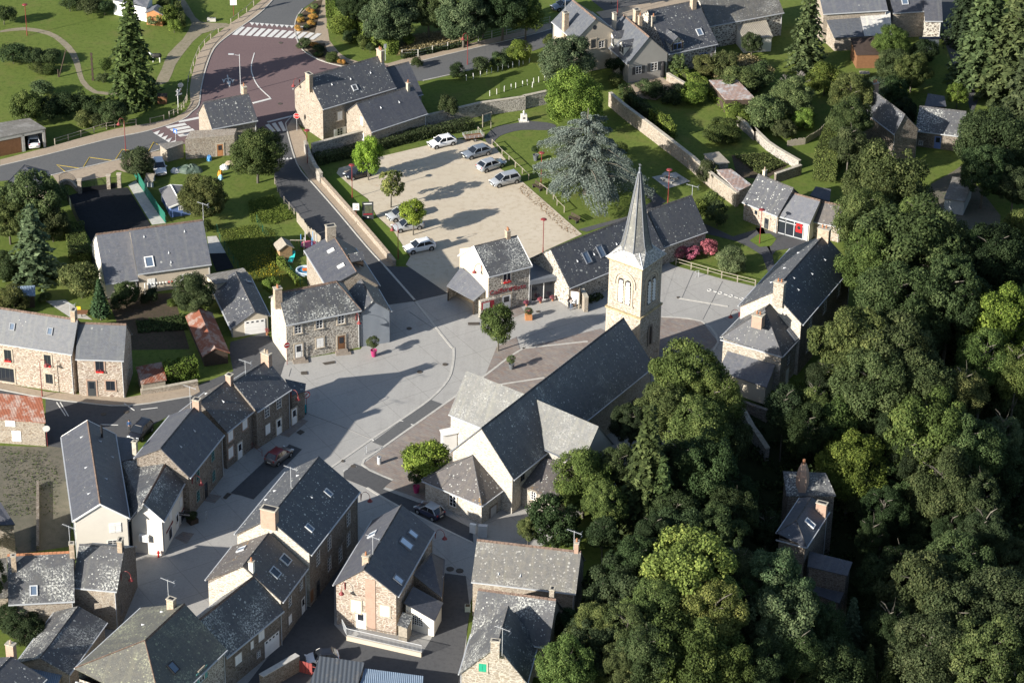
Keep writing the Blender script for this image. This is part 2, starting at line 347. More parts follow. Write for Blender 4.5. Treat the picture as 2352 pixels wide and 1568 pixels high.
# terrain: one wide sheet, flat under the village, falling away into the wooded valley
def terrain():
    n = 150; xs = np.concatenate([np.linspace(-1500, -140, 12), np.linspace(-130, 130, n), np.linspace(140, 1500, 12)])
    ys = np.concatenate([np.linspace(-900, -110, 8), np.linspace(-100, 140, n), np.linspace(150, 2500, 14)])
    V = [(x, y, H(x, y)) for y in ys for x in xs]; nx = len(xs)
    F = [(j*nx+i, j*nx+i+1, (j+1)*nx+i+1, (j+1)*nx+i) for j in range(len(ys)-1) for i in range(nx-1)]
    me = bpy.data.meshes.new('ground'); me.from_pydata(V, [], F); me.update()
    uv = me.uv_layers.new(name="UVMap"); co = np.array(V)[:, :2]; li = np.zeros(len(me.loops), int); me.loops.foreach_get('vertex_index', li)
    uv.data.foreach_set('uv', co[li].ravel()); me.materials.append(G_terrain)
    me.polygons.foreach_set('use_smooth', [True]*len(F))
    o = bpy.data.objects.new('ground', me); COL.objects.link(o); tag(o, kind='structure')
terrain()
LEV = {}
def drape(name, pix, mat, lev, smooth=0, label=None, kind='structure', world=None):
    pts = world if world is not None else [P(u, v)[:2] for u, v in (smooth_poly(pix, smooth, True) if smooth else pix)]
    LEV[lev] = LEV.get(lev, -1)+1; z = .01*lev+.0011*(LEV[lev] % 9)
    bm = bmesh.new(); vs = [bm.verts.new((p[0], p[1], z)) for p in pts]; f = bm.faces.new(vs)
    if f.normal.z < 0 or True:
        bmesh.ops.triangulate(bm, faces=[f]); bm.normal_update()
        for g in bm.faces:
            if g.normal.z < 0: g.normal_flip()
    bmesh.ops.recalc_face_normals(bm, faces=bm.faces)
    if sum(g.normal.z for g in bm.faces) < 0: bmesh.ops.reverse_faces(bm, faces=bm.faces)
    me = bpy.data.meshes.new(name); bm.to_mesh(me); bm.free()
    uv = me.uv_layers.new(name="UVMap")
    for l in me.loops: uv.data[l.index].uv = me.vertices[l.vertex_index].co[:2]
    me.materials.append(mat); o = bpy.data.objects.new(name, me); COL.objects.link(o); tag(o, kind=kind)
    return o
def strip_mb(mb, pts, wd, z0, z1, m=0):
    """a band of width wd and real height along ground points"""
    pts = [np.array(p[:2], float) for p in pts]; L = []
    for i, p in enumerate(pts):
        d = pts[min(i+1, len(pts)-1)]-pts[max(0, i-1)]; d /= np.linalg.norm(d)+1e-9; nn = np.array([-d[1], d[0]])
        L.append((p+nn*wd/2, p-nn*wd/2))
    for (a, b), (c, d) in zip(L, L[1:]):
        q = lambda p, z: (p[0], p[1], z)
        mb.poly([q(b, z1), q(d, z1), q(c, z1), q(a, z1)], m)
        if z1-z0 > .02:
            mb.poly([q(b, z0), q(d, z0), q(d, z1), q(b, z1)], m); mb.poly([q(c, z0), q(a, z0), q(a, z1), q(c, z1)], m)
    if z1-z0 > .02:
        for (a, b) in (L[0], L[-1]): mb.poly([(a[0], a[1], z0), (b[0], b[1], z0), (b[0], b[1], z1), (a[0], a[1], z1)], m)
def gp(pix, sm=0): return [P(u, v)[:2] for u, v in (smooth_poly(pix, sm) if sm else pix)]
# --- lower left road, crossroads, roads up and east
drape('pavement', [(0, 367), *TL('00', 400, 1262, 700, 1178, 1000, 1100, 1300, 1052, 1500, 1005, 1590, 950, 1630, 880, 1622, 760, 1640, 650, 1690, 470, 1760, 370, 1950, 215, 2110, 110, 2240, 0), (600, -18), (652, -18),
      *TL('00', 2352, -20, 2250, 90, 2130, 185, 1950, 310, 1830, 420, 1760, 590, 1720, 760, 1700, 900, 1640, 960, 1550, 1030, 1270, 1120, 640, 1265, 0, 1425)], G_pave, 1)
drape('road', [(-40, 392), *TL('00', 0, 1420, 300, 1350, 640, 1265, 1000, 1175, 1270, 1120, 1300, 1112, 1450, 1225, 1360, 1285, 1260, 1312, 950, 1382, 560, 1478, 440, 1502), (60, 411), (-40, 420)], G_asph, 2)
drape('crossroads', [*TL('00', 1290, 1115, 1550, 1030, 1640, 960, 1700, 900, 1720, 760, 1760, 590, 1830, 420, 1950, 310, 2060, 225), *TL('00', 2118, 195), *TL('10', 376, 240, 395, 330, 450, 430, 560, 500, 680, 545, 800, 572, 1180, 560, 1200, 640, 380, 990, 310, 1120, 150, 1130, 30, 1120), *TL('00', 1700, 1250, 1440, 1220)], G_red, 3)
drape('north_road', [*TL('00', 2100, 205, 2250, 90), (632, -8), (660, -30), (740, -30), *TL('10', 560, 0, 450, 80, 400, 150, 385, 235, 376, 245)], G_asph, 2)
drape('pavement', [*TL('10', 385, 235, 420, 120, 600, -20, 665, -20, 655, 180, 680, 350, 760, 450, 830, 500, 930, 530, 800, 572, 560, 500, 430, 400)], G_pave, 1)
drape('pavement', [*TL('10', 800, 572, 930, 528, 1180, 545, 1300, 510, 1700, 415, 2352, 262), *TL('20', 0, 300, 440, 195, 440, 250, 0, 355), *TL('10', 1700, 465, 1370, 548, 1180, 610)], G_pave, 2)
drape('east_road', [*TL('10', 800, 572, 1180, 600, 1370, 548, 1700, 465, 2352, 312), *TL('20', 440, 250, 800, 150, 1300, 90, 1350, 150, 900, 260, 440, 380, 280, 440, 0, 470), *TL('10', 2000, 570, 1700, 645, 1480, 695, 1200, 700)], G_asph, 4)
drape('forecourt', [*TL('20', 700, -60, 900, 100, 1100, 70, 1700, -30, 1500, -80)], G_asphd, 3)
drape('pavement', [*TL('20', 820, 108, 1050, 65, 1680, -30, 1800, 10, 1050, 150, 880, 160)], G_pave, 5)
drape('car_park_lane', [*TL('30', 1620, -40, 1860, -40, 1830, 150, 1780, 190, 1750, 260, 1870, 520, 1900, 700, 1960, 860, 1900, 1000, 1860, 800, 1730, 520, 1650, 300, 1640, 100)], G_asphd, 2)
drape('gravel_track', [*TL('30', 1980, 1300, 2030, 1568), *TL('31', 1900, 100, 2150, 420, 2140, 520, 1560, 560, 1500, 300, 1560, 150, 1750, 40)], G_dirt, 1)
# --- street between the crossroads and the square
drape('street', [*TL('10', 150, 1120, 310, 1110, 400, 1400, 510, 1550), *TL('11', 520, 130, 740, 380, 1000, 690, 1150, 850, 1360, 860, 1695, 1085, 1410, 1150, 1180, 1182, 980, 1230, 900, 900, 620, 640, 400, 400, 260, 260, 210, 130), *TL('10', 200, 1300)], G_asphd, 2)
drape('street_pavement', [*TL('10', 310, 1100, 370, 1000, 480, 1170, 540, 1450, 600, 1568), *TL('11', 600, 90, 920, 460, 1240, 840, 1200, 855, 1150, 850, 1000, 690, 740, 380, 520, 130, 430, 0), *TL('10', 400, 1400)], G_pave, 3)
drape('car_park', [*TL('10', 760, 1440, 1100, 1345, 1520, 1245, 1790, 1195, 1960, 1200, 2070, 1235, 2200, 1380), *TL('21', 0, 20, 190, 130, 640, 525, 700, 580, 430, 700, 250, 790, 240, 1000, -100, 1100), *TL('11', 1900, 1170, 1690, 1085, 1360, 860, 1330, 840, 1370, 770, 1230, 560, 1080, 420, 1010, 280, 870, 180, 740, 60)], G_sand, 3)
drape('grass_strip', [*TL('11', 640, 100, 740, 60, 880, 190, 1010, 290, 1080, 430, 1230, 560, 1360, 770, 1330, 830, 1270, 850, 1240, 800, 920, 440)], G_lawn, 4)
drape('path', smooth_poly([*TL('10', 2010, 1180, 2100, 1090, 2300, 1050), *TL('20', 180, 1035, 400, 1050, 480, 1080, 400, 1115, 180, 1115, 0, 1165), *TL('10', 2060, 1240)], 3, True), G_asphd, 3)
drape('path', [*TL('21', 665, 540, 1080, 430, 1300, 300, 1100, 100, 900, -20, 960, -20, 1200, 120, 1420, 300, 1280, 400, 1060, 460, 740, 560)], G_asphd, 3)
drape('path', [*TL('21', 1750, 490, 1990, 600, 2250, 520), *TL('31', 50, 520, 520, 640, 360, 700, 230, 720, 200, 760, 220, 860, 160, 900, 110, 760, 0, 690), *TL('21', 2020, 640, 1700, 560)], G_asphd, 3)
drape('green', [*TL('31', 5, 635, 80, 580, 180, 575, 235, 620, 190, 680, 90, 690)], G_lawn, 5)
drape('path', [*TL('21', 1150, 1280, 1400, 1150, 1500, 870, 1420, 800, 1380, 820)], G_conc, 2)
# --- the square
sq = [*TL('11', 1180, 1182, 1410, 1150, 1690, 1085, 2100, 1000), *TL('21', 250, 1000, 700, 1000, 1380, 800, 1500, 850, 1900, 960, 2180, 1025), (1830, 700), (1700, 850), (1600, 960), (1250, 1250), (1100, 1325), (1075, 1400), (1060, 1700), (150, 1700), (270, 1340), (300, 1100), (430, 900), (600, 830), *TL('12', 310, 240), *TL('11', 945, 1560)]
drape('square', sq, G_conc, 1)
drape('paving', [*TL('22', -30, 120, 140, 30), *TL('21', 170, 1560, 860, 1385, 1200, 1550, 900, 1700), *TL('12', 2352, 600, 1900, 1180, 1500, 1430, 1150, 1310, 1220, 1255, 960, 1120, 1640, 620, 2010, 360)], G_pav, 3)
drape('paving', [*TL('21', 1360, 1290, 1430, 1285, 1720, 1320, 1865, 1500), *TL('22', 1700, 240, 1360, 220)], G_pav, 3)
drape('paving', [*TL('02', 1745, 1430, 1790, 1370, 1895, 1388, 1835, 1452)], G_pav, 3)
drape('paving', [*TL('12', 235, 860, 420, 722, 498, 750, 330, 890)], G_pav, 3)
drape('paving', [*TL('03', 1490, 330, 1560, 275, 1660, 292, 1595, 380)], G_pav, 3)
drape('paving', [*TL('21', 20, 1195, 160, 1180, 215, 1250, 120, 1290)], G_pav, 3)
drape('parking_bay', TL('12', 1045, 930, 1540, 568, 1642, 604, 1145, 968), G_asph, 4)
drape('parking_bay', TL('12', -60, 1390, 335, 948, 445, 992, 30, 1420), G_asphd, 4)
drape('parking_bay', TL('02', 1970, 1365, 2352, 1010, 2352, 1180, 2100, 1395), G_asphd, 5)
drape('parking_bay', [*TL('12', 800, 1190, 890, 1112, 1215, 1258, 1130, 1330, 1500, 1470, 1700, 1568), *TL('13', 1900, 250, 1910, 370, 1760, 300, 1300, 80), *TL('12', 1000, 1320, 800, 1240)], G_asphd, 5)
drape('alley', [(545, 1600), *TL('13', 500, 900, 700, 640, 850, 460, 720, 740, 720, 1070, 830, 1190, 1460, 1330, 1560, 1170, 1640, 835, 1665, 630, 1845, 655, 1880, 950, 1800, 1450, 1770, 1640)], G_asphd, 4)
drape('lane', [(-40, 880), *TL('02', 0, 440, 400, 545, 700, 590, 1100, 618, 1640, 535, 1700, 440, 2130, 270, 2352, 200), *TL('12', 300, 240, 250, 400, 0, 420), *TL('02', 1450, 700, 1100, 900, 700, 1000, 390, 960, 390, 560), (-40, 905)], G_asphd, 2)
drape('lane_pavement', [(-40, 868), *TL('02', 0, 420, 400, 500, 640, 520, 1080, 550, 1690, 440, 1710, 500, 1640, 538, 1100, 620, 700, 592, 400, 556, 0, 480)], G_pave, 4)
drape('drive', [*TL('01', 1970, 1500, 2290, 1410), *TL('11', 150, 1430), *TL('12', 310, 240, 200, 300), *TL('02', 2000, 360, 1960, 160)], G_asphd, 3)
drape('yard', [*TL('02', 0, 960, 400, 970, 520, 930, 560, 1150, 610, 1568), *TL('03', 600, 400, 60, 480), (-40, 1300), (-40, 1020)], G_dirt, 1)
drape('driveway', [*TL('01', 575, 255, 700, 215, 1090, 180, 1290, 500, 1200, 560, 800, 680)], G_asphb, 3)
drape('gravel_border', [*TL('01', 1095, 160, 1160, 120, 1390, 440, 1420, 485, 1300, 500)], G_kerb, 3)
drape('front_verge', [*TL('00', 440, 1502, 560, 1478, 950, 1382, 1260, 1312, 1370, 1290, 1380, 1330, 1300, 1400), *TL('01', 1100, 60, 1000, 30, 900, 90, 690, 130, 500, 150, 450, 80)], G_pave, 3)
drape('patio', TL('01', 1770, 600, 1850, 595, 1930, 740, 1790, 745), G_kerb, 3)
drape('patio', TL('01', 1790, 745, 1930, 740, 2000, 870, 1850, 900), G_asphb, 3)
drape('vegetable_garden', TL('01', 900, 1100, 1480, 1080, 1620, 1560, 1100, 1568), G_soil, 1)
drape('patio', TL('01', 390, 1150, 560, 1140, 790, 1310, 600, 1290), G_kerb, 2)
drape('flower_bed', TL('10', 390, 240, 430, 130, 545, 15, 620, 0, 590, 130, 552, 286), G_soil, 3)
drape('flower_bed', TL('10', 425, 358, 640, 372, 660, 440, 860, 555, 790, 562, 660, 530, 540, 480), G_soil, 3)
drape('vegetable_garden', TL('20', 0, 640, 300, 540, 420, 780, 0, 870), G_grass, 1)
drape('dirt_track', smooth_poly(TL('00', 1520, 0, 1590, 130, 1640, 200, 1560, 340, 1440, 460, 1380, 600, 1330, 720, 1440, 700, 1500, 560, 1600, 420, 1730, 290, 1950, 230, 1930, 200, 1720, 190, 1640, 100, 1580, 0), 2, True), G_track, 1)
drape('dirt_track', smooth_poly(TL('00', 0, 265, 200, 235, 420, 270, 560, 350, 650, 450, 690, 560, 720, 680, 830, 780, 1000, 790, 1000, 812, 800, 800, 690, 710, 650, 600, 600, 470, 500, 360, 400, 300, 200, 262, 0, 280), 2, True), G_track, 1)
drape('meadow', TL('01', 1750, 900, 1950, 640, 2350, 560, 2350, 1000, 2200, 1100), G_meadow, 1)
drape('meadow', TL('11', -20, 700, 150, 700, 430, 1020, 200, 1100, 0, 1000), G_meadow, 1)
drape('rough_ground', TL('10', 1250, 480, 1300, 330, 1700, 280, 1950, 310, 1800, 400), G_dry, 1)
drape('rough_ground', TL('20', 1750, 560, 1950, 480, 2250, 560, 2352, 700, 2000, 760), G_dry, 1)
drape('vegetable_garden', TL('30', -150, 1330, 130, 1310, 330, 1420, 150, 1530, -100, 1520), G_soil, 1)
drape('terrace', TL('20', 1100, 720, 1380, 660, 1520, 740, 1330, 860, 1180, 840, 1060, 760), G_pave, 2)
drape('concrete_slab', TL('21', 1298, 93, 1500, 50, 1625, 130, 1430, 193), G_kerb, 5)
drape('farm_road', world=[(64, 14), (76, 30), (92, 26), (92, -60), (80, -60), (70, -20)], pix=None, mat=G_asphb, lev=-1096)
# kerbs and gutters
kb = MB()
for pts in ([(0, 381), *TL('00', 0, 1422, 300, 1352, 640, 1267, 1000, 1177, 1270, 1122, 1550, 1032, 1640, 962, 1700, 902, 1720, 762, 1760, 592, 1830, 422, 1950, 312, 2130, 187, 2250, 92, 2352, -20)],
            TL('00', 440, 1502, 950, 1382, 1260, 1312, 1365, 1282), TL('10', 450, 80, 400, 150, 383, 235, 400, 335, 450, 430, 560, 502, 680, 545, 800, 573),
            [*TL('10', 1370, 550, 1700, 467, 2352, 314), *TL('20', 440, 252)], TL('10', 1480, 693, 1700, 645, 2000, 572),
            [*TL('10', 375, 990, 318, 1040, 312, 1100, 400, 1400, 510, 1550), *TL('11', 520, 130, 740, 380, 1000, 690, 1150, 850)],
            TL('02', 0, 482, 400, 557, 700, 593, 1100, 620, 1640, 538)):
    strip_mb(kb, gp(pts, 3), .16, -.02, .10)
kb.build('kerb', G_kerb)['kind'] = 'structure'
gt = MB()
for pts in (TL('11', 1150, 850, 1410, 1145), [*TL('11', 1410, 1150, 1600, 1390, 1720, 1540), *TL('12', 1740, 130, 1735, 260, 1690, 400, 1540, 562, 1280, 745, 1040, 905, 790, 1080, 660, 1170)],
            TL('12', 2352, 120, 2200, 215, 2010, 360, 1640, 620, 1145, 968, 960, 1120, 1220, 1255), TL('22', -10, 440, 380, 380), TL('22', 190, 130, 750, 70),
            [*TL('21', 1380, 1285, 1720, 1322, 1865, 1500), *TL('22', 1700, 250)], TL('21', 1530, 1125, 1950, 1195), TL('13', 1000, -100, 1300, 75, 1900, 370)):
    strip_mb(gt, gp(pts, 3), .28, 0, .055)
gt.build('gutter_line', G_kerb)['kind'] = 'structure'
jl = MB()
for pts in (TL('12', 480, 680, 770, 790, 1040, 905), TL('11', 1360, 1240, 1620, 1420), TL('21', 1550, 1130, 1650, 900), TL('21', 1730, 1310, 1900, 980), TL('12', 330, 370, 350, 300)):
    strip_mb(jl, gp(pts), .06, 0, .045)
jl.build('paving_joint', flat('joint_grey', (.25, .245, .235), .9))['kind'] = 'structure'
# painted markings
mk = MB()
def quad(mb, p, z=.064): mb.poly([(*P(u, v)[:2], z) for u, v in p])
for k in range(12):     # zebra on the north arm
    x = 1985+k*59.5; y = 303+k*4.0
    a = T('00', x, y) if True else None
    quad(mk, [T('00', x, 302+k*3.6), T('00', x+42, 305+k*3.6), T('00', x+112, 236+k*5.2), T('00', x+72, 231+k*5.2)])
for k in range(12):     # give-way teeth
    x = 2135+k*42.5; y = 196+k*3.1
    quad(mk, [T('00', x, y), T('00', x+40, y+3), T('00', x+22, y+27)])
for k in range(4):      # zebra at left
    x = 1415+k*34; y = 1085+k*24
    quad(mk, [T('00', x, y), T('00', x+22, y+18), T('00', x+185, y-12), T('00', x+165, y-30)])
for k in range(5):
    x = 1310+k*34; y = 1140+k*21
    quad(mk, [T('00', x, y), T('00', x+34, y+20), T('00', x+60, y-22)])
quad(mk, TL('00', 1520, 1040, 1535, 1053, 1702, 1020, 1700, 1003))
for k in range(3): quad(mk, TL('10', 130+k*55, 1075-k*12, 162+k*55, 1062-k*10, 220+k*45, 1125-k*2, 190+k*46, 1132-k*2))
strip_mb(mk, gp(TL('10', 150, 1048, 375, 992)), .35, 0, .064)
strip_mb(mk, gp(TL('10', 38, 456, 12, 560, 20, 640, 70, 740, 175, 840), 4), .15, 0, .064)
strip_mb(mk, gp(TL('10', 25, 886, 180, 846)), .45, 0, .064)
strip_mb(mk, gp(TL('00', 1945, 645, 1955, 700)), .16, 0, .064); strip_mb(mk, gp(TL('00', 1912, 690, 1952, 668, 1995, 690)), .16, 0, .064)
quad(mk, TL('00', 1898, 680, 1915, 715, 1925, 690)); quad(mk, TL('00', 2007, 680, 1990, 715, 1980, 690)); quad(mk, TL('00', 1936, 698, 1975, 698, 1966, 752))
for k in range(3): quad(mk, TL('10', 270+k*33, 1372-k*4, 300+k*33, 1373-k*4, 292+k*30, 1350))
for a in ((1203, 653, 1348, 636), (485, 590, 560, 705), (515, 590, 585, 708), (860, 780, 1010, 785), (1060, 600, 1150, 660)): strip_mb(mk, gp(TL('02', *a)), .12, 0, .064)
for k in range(4):
    strip_mb(mk, gp(TL('21', 1825+k*90, 1067+k*25, 1855+k*90, 1075+k*25)), .1, 0, .064)
    c = P(*T('21', 1790+k*92, 1058+k*24)); strip_mb(mk, [(c[0]+.26*math.cos(t), c[1]+.26*math.sin(t)) for t in [i*.785 for i in range(9)]], .1, 0, .064)
for a in ((865, 1130, 910, 1140), (1275, 745, 1310, 752), (1375, 778, 1400, 785), (1035, 905, 1060, 915), (800, 1175, 835, 1160)): strip_mb(mk, gp(TL('12', *a)), .1, 0, .066)
mk.build('road_marking', G_mark)['kind'] = 'structure'
ym = MB()
strip_mb(ym, gp(TL('00', 565, 1476, 486, 1413, 690, 1443)), .12, 0, .064)
strip_mb(ym, gp(TL('00', 708, 1440, 765, 1348, 970, 1377)), .12, 0, .064)
strip_mb(ym, gp(TL('00', 988, 1368, 1045, 1280, 1245, 1310)), .12, 0, .064)
strip_mb(ym, gp(TL('00', 1265, 1306, 1315, 1217, 1350, 1240)), .12, 0, .064)
ym.build('yellow_marking', G_yel)['kind'] = 'structure'
mh = MB()
IR = flat('cast_iron', (.075, .065, .055), .8, .3, .2, 3)
def disc(mb, u, v, r, z=.07): c = P(u, v); mb.lathe((c[0], c[1], 0), [(r, .001), (r, z)], 14)
for cr, x, y, r in (('12', 1450, 331, .33), ('12', 1667, 267, .33), ('12', 883, 1137, .33), ('11', 1360, 1385, .33), ('13', 1710, 595, .42), ('13', 1792, 610, .42), ('10', 263, 370, .33), ('10', 257, 890, .33), ('02', 1078, 672, .33), ('02', 885, 692, .33)):
    disc(mh, *T(cr, x, y), r)
for cr, q in (('12', (616, 255, 722, 237, 728, 257, 640, 273)), ('12', (435, 330, 490, 326, 494, 354, 437, 356)), ('11', (1862, 1335, 1958, 1333, 1962, 1357, 1864, 1358)), ('12', (395, 850, 430, 825, 470, 845, 432, 870)),
              ('02', (1903, 1407, 1943, 1363, 1980, 1375, 1930, 1420)), ('21', (1508, 1115, 1530, 1113, 1535, 1127, 1513, 1130)), ('12', (775, 1095, 790, 1080, 812, 1090, 795, 1106)), ('11', (1395, 1147, 1410, 1140, 1422, 1153, 1400, 1158)), ('21', (303, 1238, 335, 1232, 345, 1246, 315, 1252))):
    mh.poly([(*P(*T(cr, q[i], q[i+1]))[:2], .073) for i in range(0, 8, 2)])
mh.build('manhole_cover', IR)['kind'] = 'structure'
# ---------------------------------------------------------------- houses: fitted to the picture, built as boxes with gable or hipped roofs
def fit(pts, he, hr, z0=0, hip=(0, 0), sig_h=.35, pitch=None):
    """pts: key -> pixel. keys R0 R1 A0 A1 B0 B1 (roof) and gA0.. (foot). returns frame"""
    Z = lambda p, z: P(p[0], p[1], z0+z)
    r0, r1 = Z(pts['R0'], hr), Z(pts['R1'], hr); ax = r1-r0; ang = math.atan2(ax[1], ax[0]); L = np.hypot(ax[0], ax[1])+hip[0]+hip[1]
    ka = 'A0' if 'A0' in pts else 'A1'; a = Z(pts[ka], he); n = np.array([-math.sin(ang), math.cos(ang)])
    d = (a-r0)[:2]@n; sA = 1 if d > 0 else -1; wd = abs(d)
    o = r0[:2]-hip[0]*np.array([math.cos(ang), math.sin(ang)])
    x = np.array([o[0], o[1], ang, L, wd, wd, he, hr, hip[0], hip[1], 0.0], float)
    def pos(x, k):
        ex = np.array([math.cos(x[2]), math.sin(x[2]), 0]); ea = sA*np.array([-ex[1], ex[0], 0]); o = np.array([x[0], x[1], z0])
        g = k[0] == 'g'; k = k[1:] if g else k; e = k[1] == '1'
        if k[0] == 'R': return o+ex*(x[3]-x[9] if e else x[8])+np.array([0, 0, x[7]])
        i = .0
        return o+ex*(x[3] if e else 0)+ea*((x[4]-g*.25) if k[0] == 'A' else -(x[5]-g*.25))+np.array([0, 0, 0 if g else x[6]+(x[10] if k[0] == 'B' else 0)])
    def res(x):
        r = []
        for k, p in pts.items(): r += list((proj(pos(x, k))-np.array(p))/2.0)
        r += [(x[6]-he)/sig_h, (x[7]-hr)/(sig_h*1.6), (x[4]-x[5])/.35, (x[8]-hip[0])/(.6 if hip[0] else .01), (x[9]-hip[1])/(.6 if hip[1] else .01)]
        pt = (x[7]-x[6])/((x[4]+x[5])/2); r += [(pt-(pitch or .95))/.12, x[10]/.5]; return np.array(r)
    lam = 1.0; r = res(x); c = r@r
    for _ in range(60):
        J = np.stack([(res(x+np.eye(11)[i]*1e-4)-r)/1e-4 for i in range(11)], 1)
        dx = np.linalg.solve(J.T@J+lam*np.diag(np.diag(J.T@J)+1e-6), -J.T@r); xn = x+dx; rn = res(xn); cn = rn@rn
        if cn < c: x, r, c, lam = xn, rn, cn, max(lam*.3, 1e-6)
        else: lam *= 4
    ex = np.array([math.cos(x[2]), math.sin(x[2]), 0]); ea = sA*np.array([-ex[1], ex[0], 0])
    e = max(np.abs(proj(pos(x, k))-np.array(p)).max() for k, p in pts.items())
    return dict(o=np.array([x[0], x[1], z0]), ex=ex, ea=ea, L=x[3], wA=x[4], wB=x[5], he=x[6], heB=x[6]+x[10], hr=x[7], h0=x[8] if hip[0] else 0, h1=x[9] if hip[1] else 0, z0=z0, err=e)
UP = np.array([0, 0, 1.0])
FITLOG = []
def parse(s):
    d = {}; cr = None
    for tok in s.split(';'):
        q = tok.split()
        if not q: continue
        if len(q) == 4: cr = q[1]; d[q[0]] = T(cr, float(q[2]), float(q[3]))
        elif q[1] == 'D' : d[q[0]] = (float(q[2]), float(q[3]))
        else: d[q[0]] = T(cr, float(q[1]), float(q[2]))
    return d
def pt(B, s, a, z): return B['o']+B['ex']*s+B['ea']*a+UP*z
def house(name, label, spec, he, hr, wall=W1, roof=S1, hip=(0, 0), z0=0, cat='house', eo=.25, vo=.12, ridge=RTG, gut=ZN, base=0, group=None, pitch=None, verge=None, trim=None, frame=None, nowall=False, sig_h=.35):
    B = frame or fit(parse(spec), he, hr, z0, hip, pitch=pitch, sig_h=sig_h)
    FITLOG.append((label[:30], round(B['err'], 1) if 'err' in B else 0, *(round(float(B[k]), 1) for k in ('L', 'wA', 'wB', 'he', 'hr'))))
    L, wA, wB, he, hr, h0, h1 = (B[k] for k in ('L', 'wA', 'wB', 'he', 'hr', 'h0', 'h1'))
    c = pt(B, L/2, (wA-wB)/2, 0); R = root(name, c, label, cat, group); B['root'] = R; B['eo'] = eo; B['vo'] = vo; B['wallm'] = wall
    heB = B['heB']; tA, tB = (hr-he)/wA, (hr-heB)/wB; B['tA'], B['tB'] = tA, tB
    a, b = wA-eo, wB-eo; hA, hB = he+eo*tA-.03, heB+eo*tB-.03; x0, x1 = (vo, L-vo) if not (h0 or h1) else ((eo if h0 else vo), L-(eo if h1 else vo))
    B.update(a=a, b=b, x0=x0, x1=x1)
    if not nowall:
        mb = MB(); q = lambda s, t, z: pt(B, s, t, z)
        bz = base-.3
        mb.poly([q(x0, a, bz), q(x1, a, bz), q(x1, a, hA), q(x0, a, hA)]); mb.poly([q(x1, -b, bz), q(x0, -b, bz), q(x0, -b, hB), q(x1, -b, hB)])
        for xx, h in ((x0, h0), (x1, h1)):
            if h: hh = min(hA, hB, he+eo*(hr-he)/h-.03); mb.poly([q(xx, a, bz), q(xx, -b, bz), q(xx, -b, hh), q(xx, a, hh)])
            else: mb.poly([q(xx, a, bz), q(xx, -b, bz), q(xx, -b, hB), q(xx, 0, hr-.05), q(xx, a, hA)])
        mb.build('wall', wall, R)
    # roof slab
    t = .13; mb = MB()
    A0, A1, B0, B1 = pt(B, 0, wA, he), pt(B, L, wA, he), pt(B, 0, -wB, heB), pt(B, L, -wB, heB); R0, R1 = pt(B, h0, 0, hr), pt(B, L-h1, 0, hr)
    faces = [[A0, A1, R1, R0], [B1, B0, R0, R1]]
    if h0: faces.append([B0, A0, R0])
    if h1: faces.append([A1, B1, R1])
    for f in faces: mb.poly(f); mb.poly([p-UP*t for p in f][::-1])
    ringp = [A0, A1] + ([] if h1 else [R1]) + [B1, B0] + ([] if h0 else [R0])
    for i in range(len(ringp)): p, r = ringp[i], ringp[(i+1) % len(ringp)]; mb.poly([p, p-UP*t, r-UP*t, r])
    B['roofo'] = mb.build('roof', roof, R)
    if ridge:
        mb = MB(); nseg = max(2, int((L-h0-h1)/.42))
        for i in range(nseg):
            s0 = h0+(L-h0-h1)*i/nseg; s1 = h0+(L-h0-h1)*(i+.93)/nseg
            mb.poly([pt(B, s0, .15, hr-.13), pt(B, s1, .15, hr-.13), pt(B, s1, 0, hr+.10), pt(B, s0, 0, hr+.07)]); mb.poly([pt(B, s1, -.15, hr-.13), pt(B, s0, -.15, hr-.13), pt(B, s0, 0, hr+.07), pt(B, s1, 0, hr+.10)])
            mb.poly([pt(B, s1, .15, hr-.13), pt(B, s1, -.15, hr-.13), pt(B, s1, 0, hr+.10)]); mb.poly([pt(B, s0, -.15, hr-.13), pt(B, s0, .15, hr-.13), pt(B, s0, 0, hr+.07)])
        for h, xx, rr in ((h0, 0, R0), (h1, L, R1)):
            if h:
                for e in (pt(B, xx, wA, he), pt(B, xx, -wB, heB)): mb.tube([rr+UP*.02, e+UP*.03], .07, 5)
        mb.build('ridge', ridge, R)
    if gut:
        for sg, ww, zz, aa in ((1, wA, he, a), (-1, wB, heB, b)):
            mb = MB().box(pt(B, L/2, sg*(ww+.05), zz-.09), B['ex']*(L/2), B['ea']*.07, UP*.06); q0 = pt(B, L-vo-.15, sg*(aa+.08), zz-.25)
            mb.tube([pt(B, L-vo-.15, sg*(ww+.03), zz-.1), q0, pt(B, L-vo-.15, sg*(aa+.08), base)], .05, 5); mb.build('gutter', gut, R)
        for h, xx in ((h0, -.05), (h1, L+.05)):
            if h: MB().box(pt(B, xx, (wA-wB)/2, he-.09), B['ex']*.07, B['ea']*((wA+wB)/2), UP*.06).build('gutter', gut, R)
    if verge:
        mb = MB()
        for xx, h in ((0, h0), (L, h1)):
            if h: continue
            for p, r in ((pt(B, xx, wA, he), pt(B, xx, 0, hr)), (pt(B, xx, -wB, heB), pt(B, xx, 0, hr))):
                c_ = (p+r)/2; d = (r-p)/2; mb.box(c_+UP*.0+(-UP*.04), d, B['ex']*.035*(1 if xx else -1), UP*.11)
        mb.build('bargeboard', verge, R)
    return B
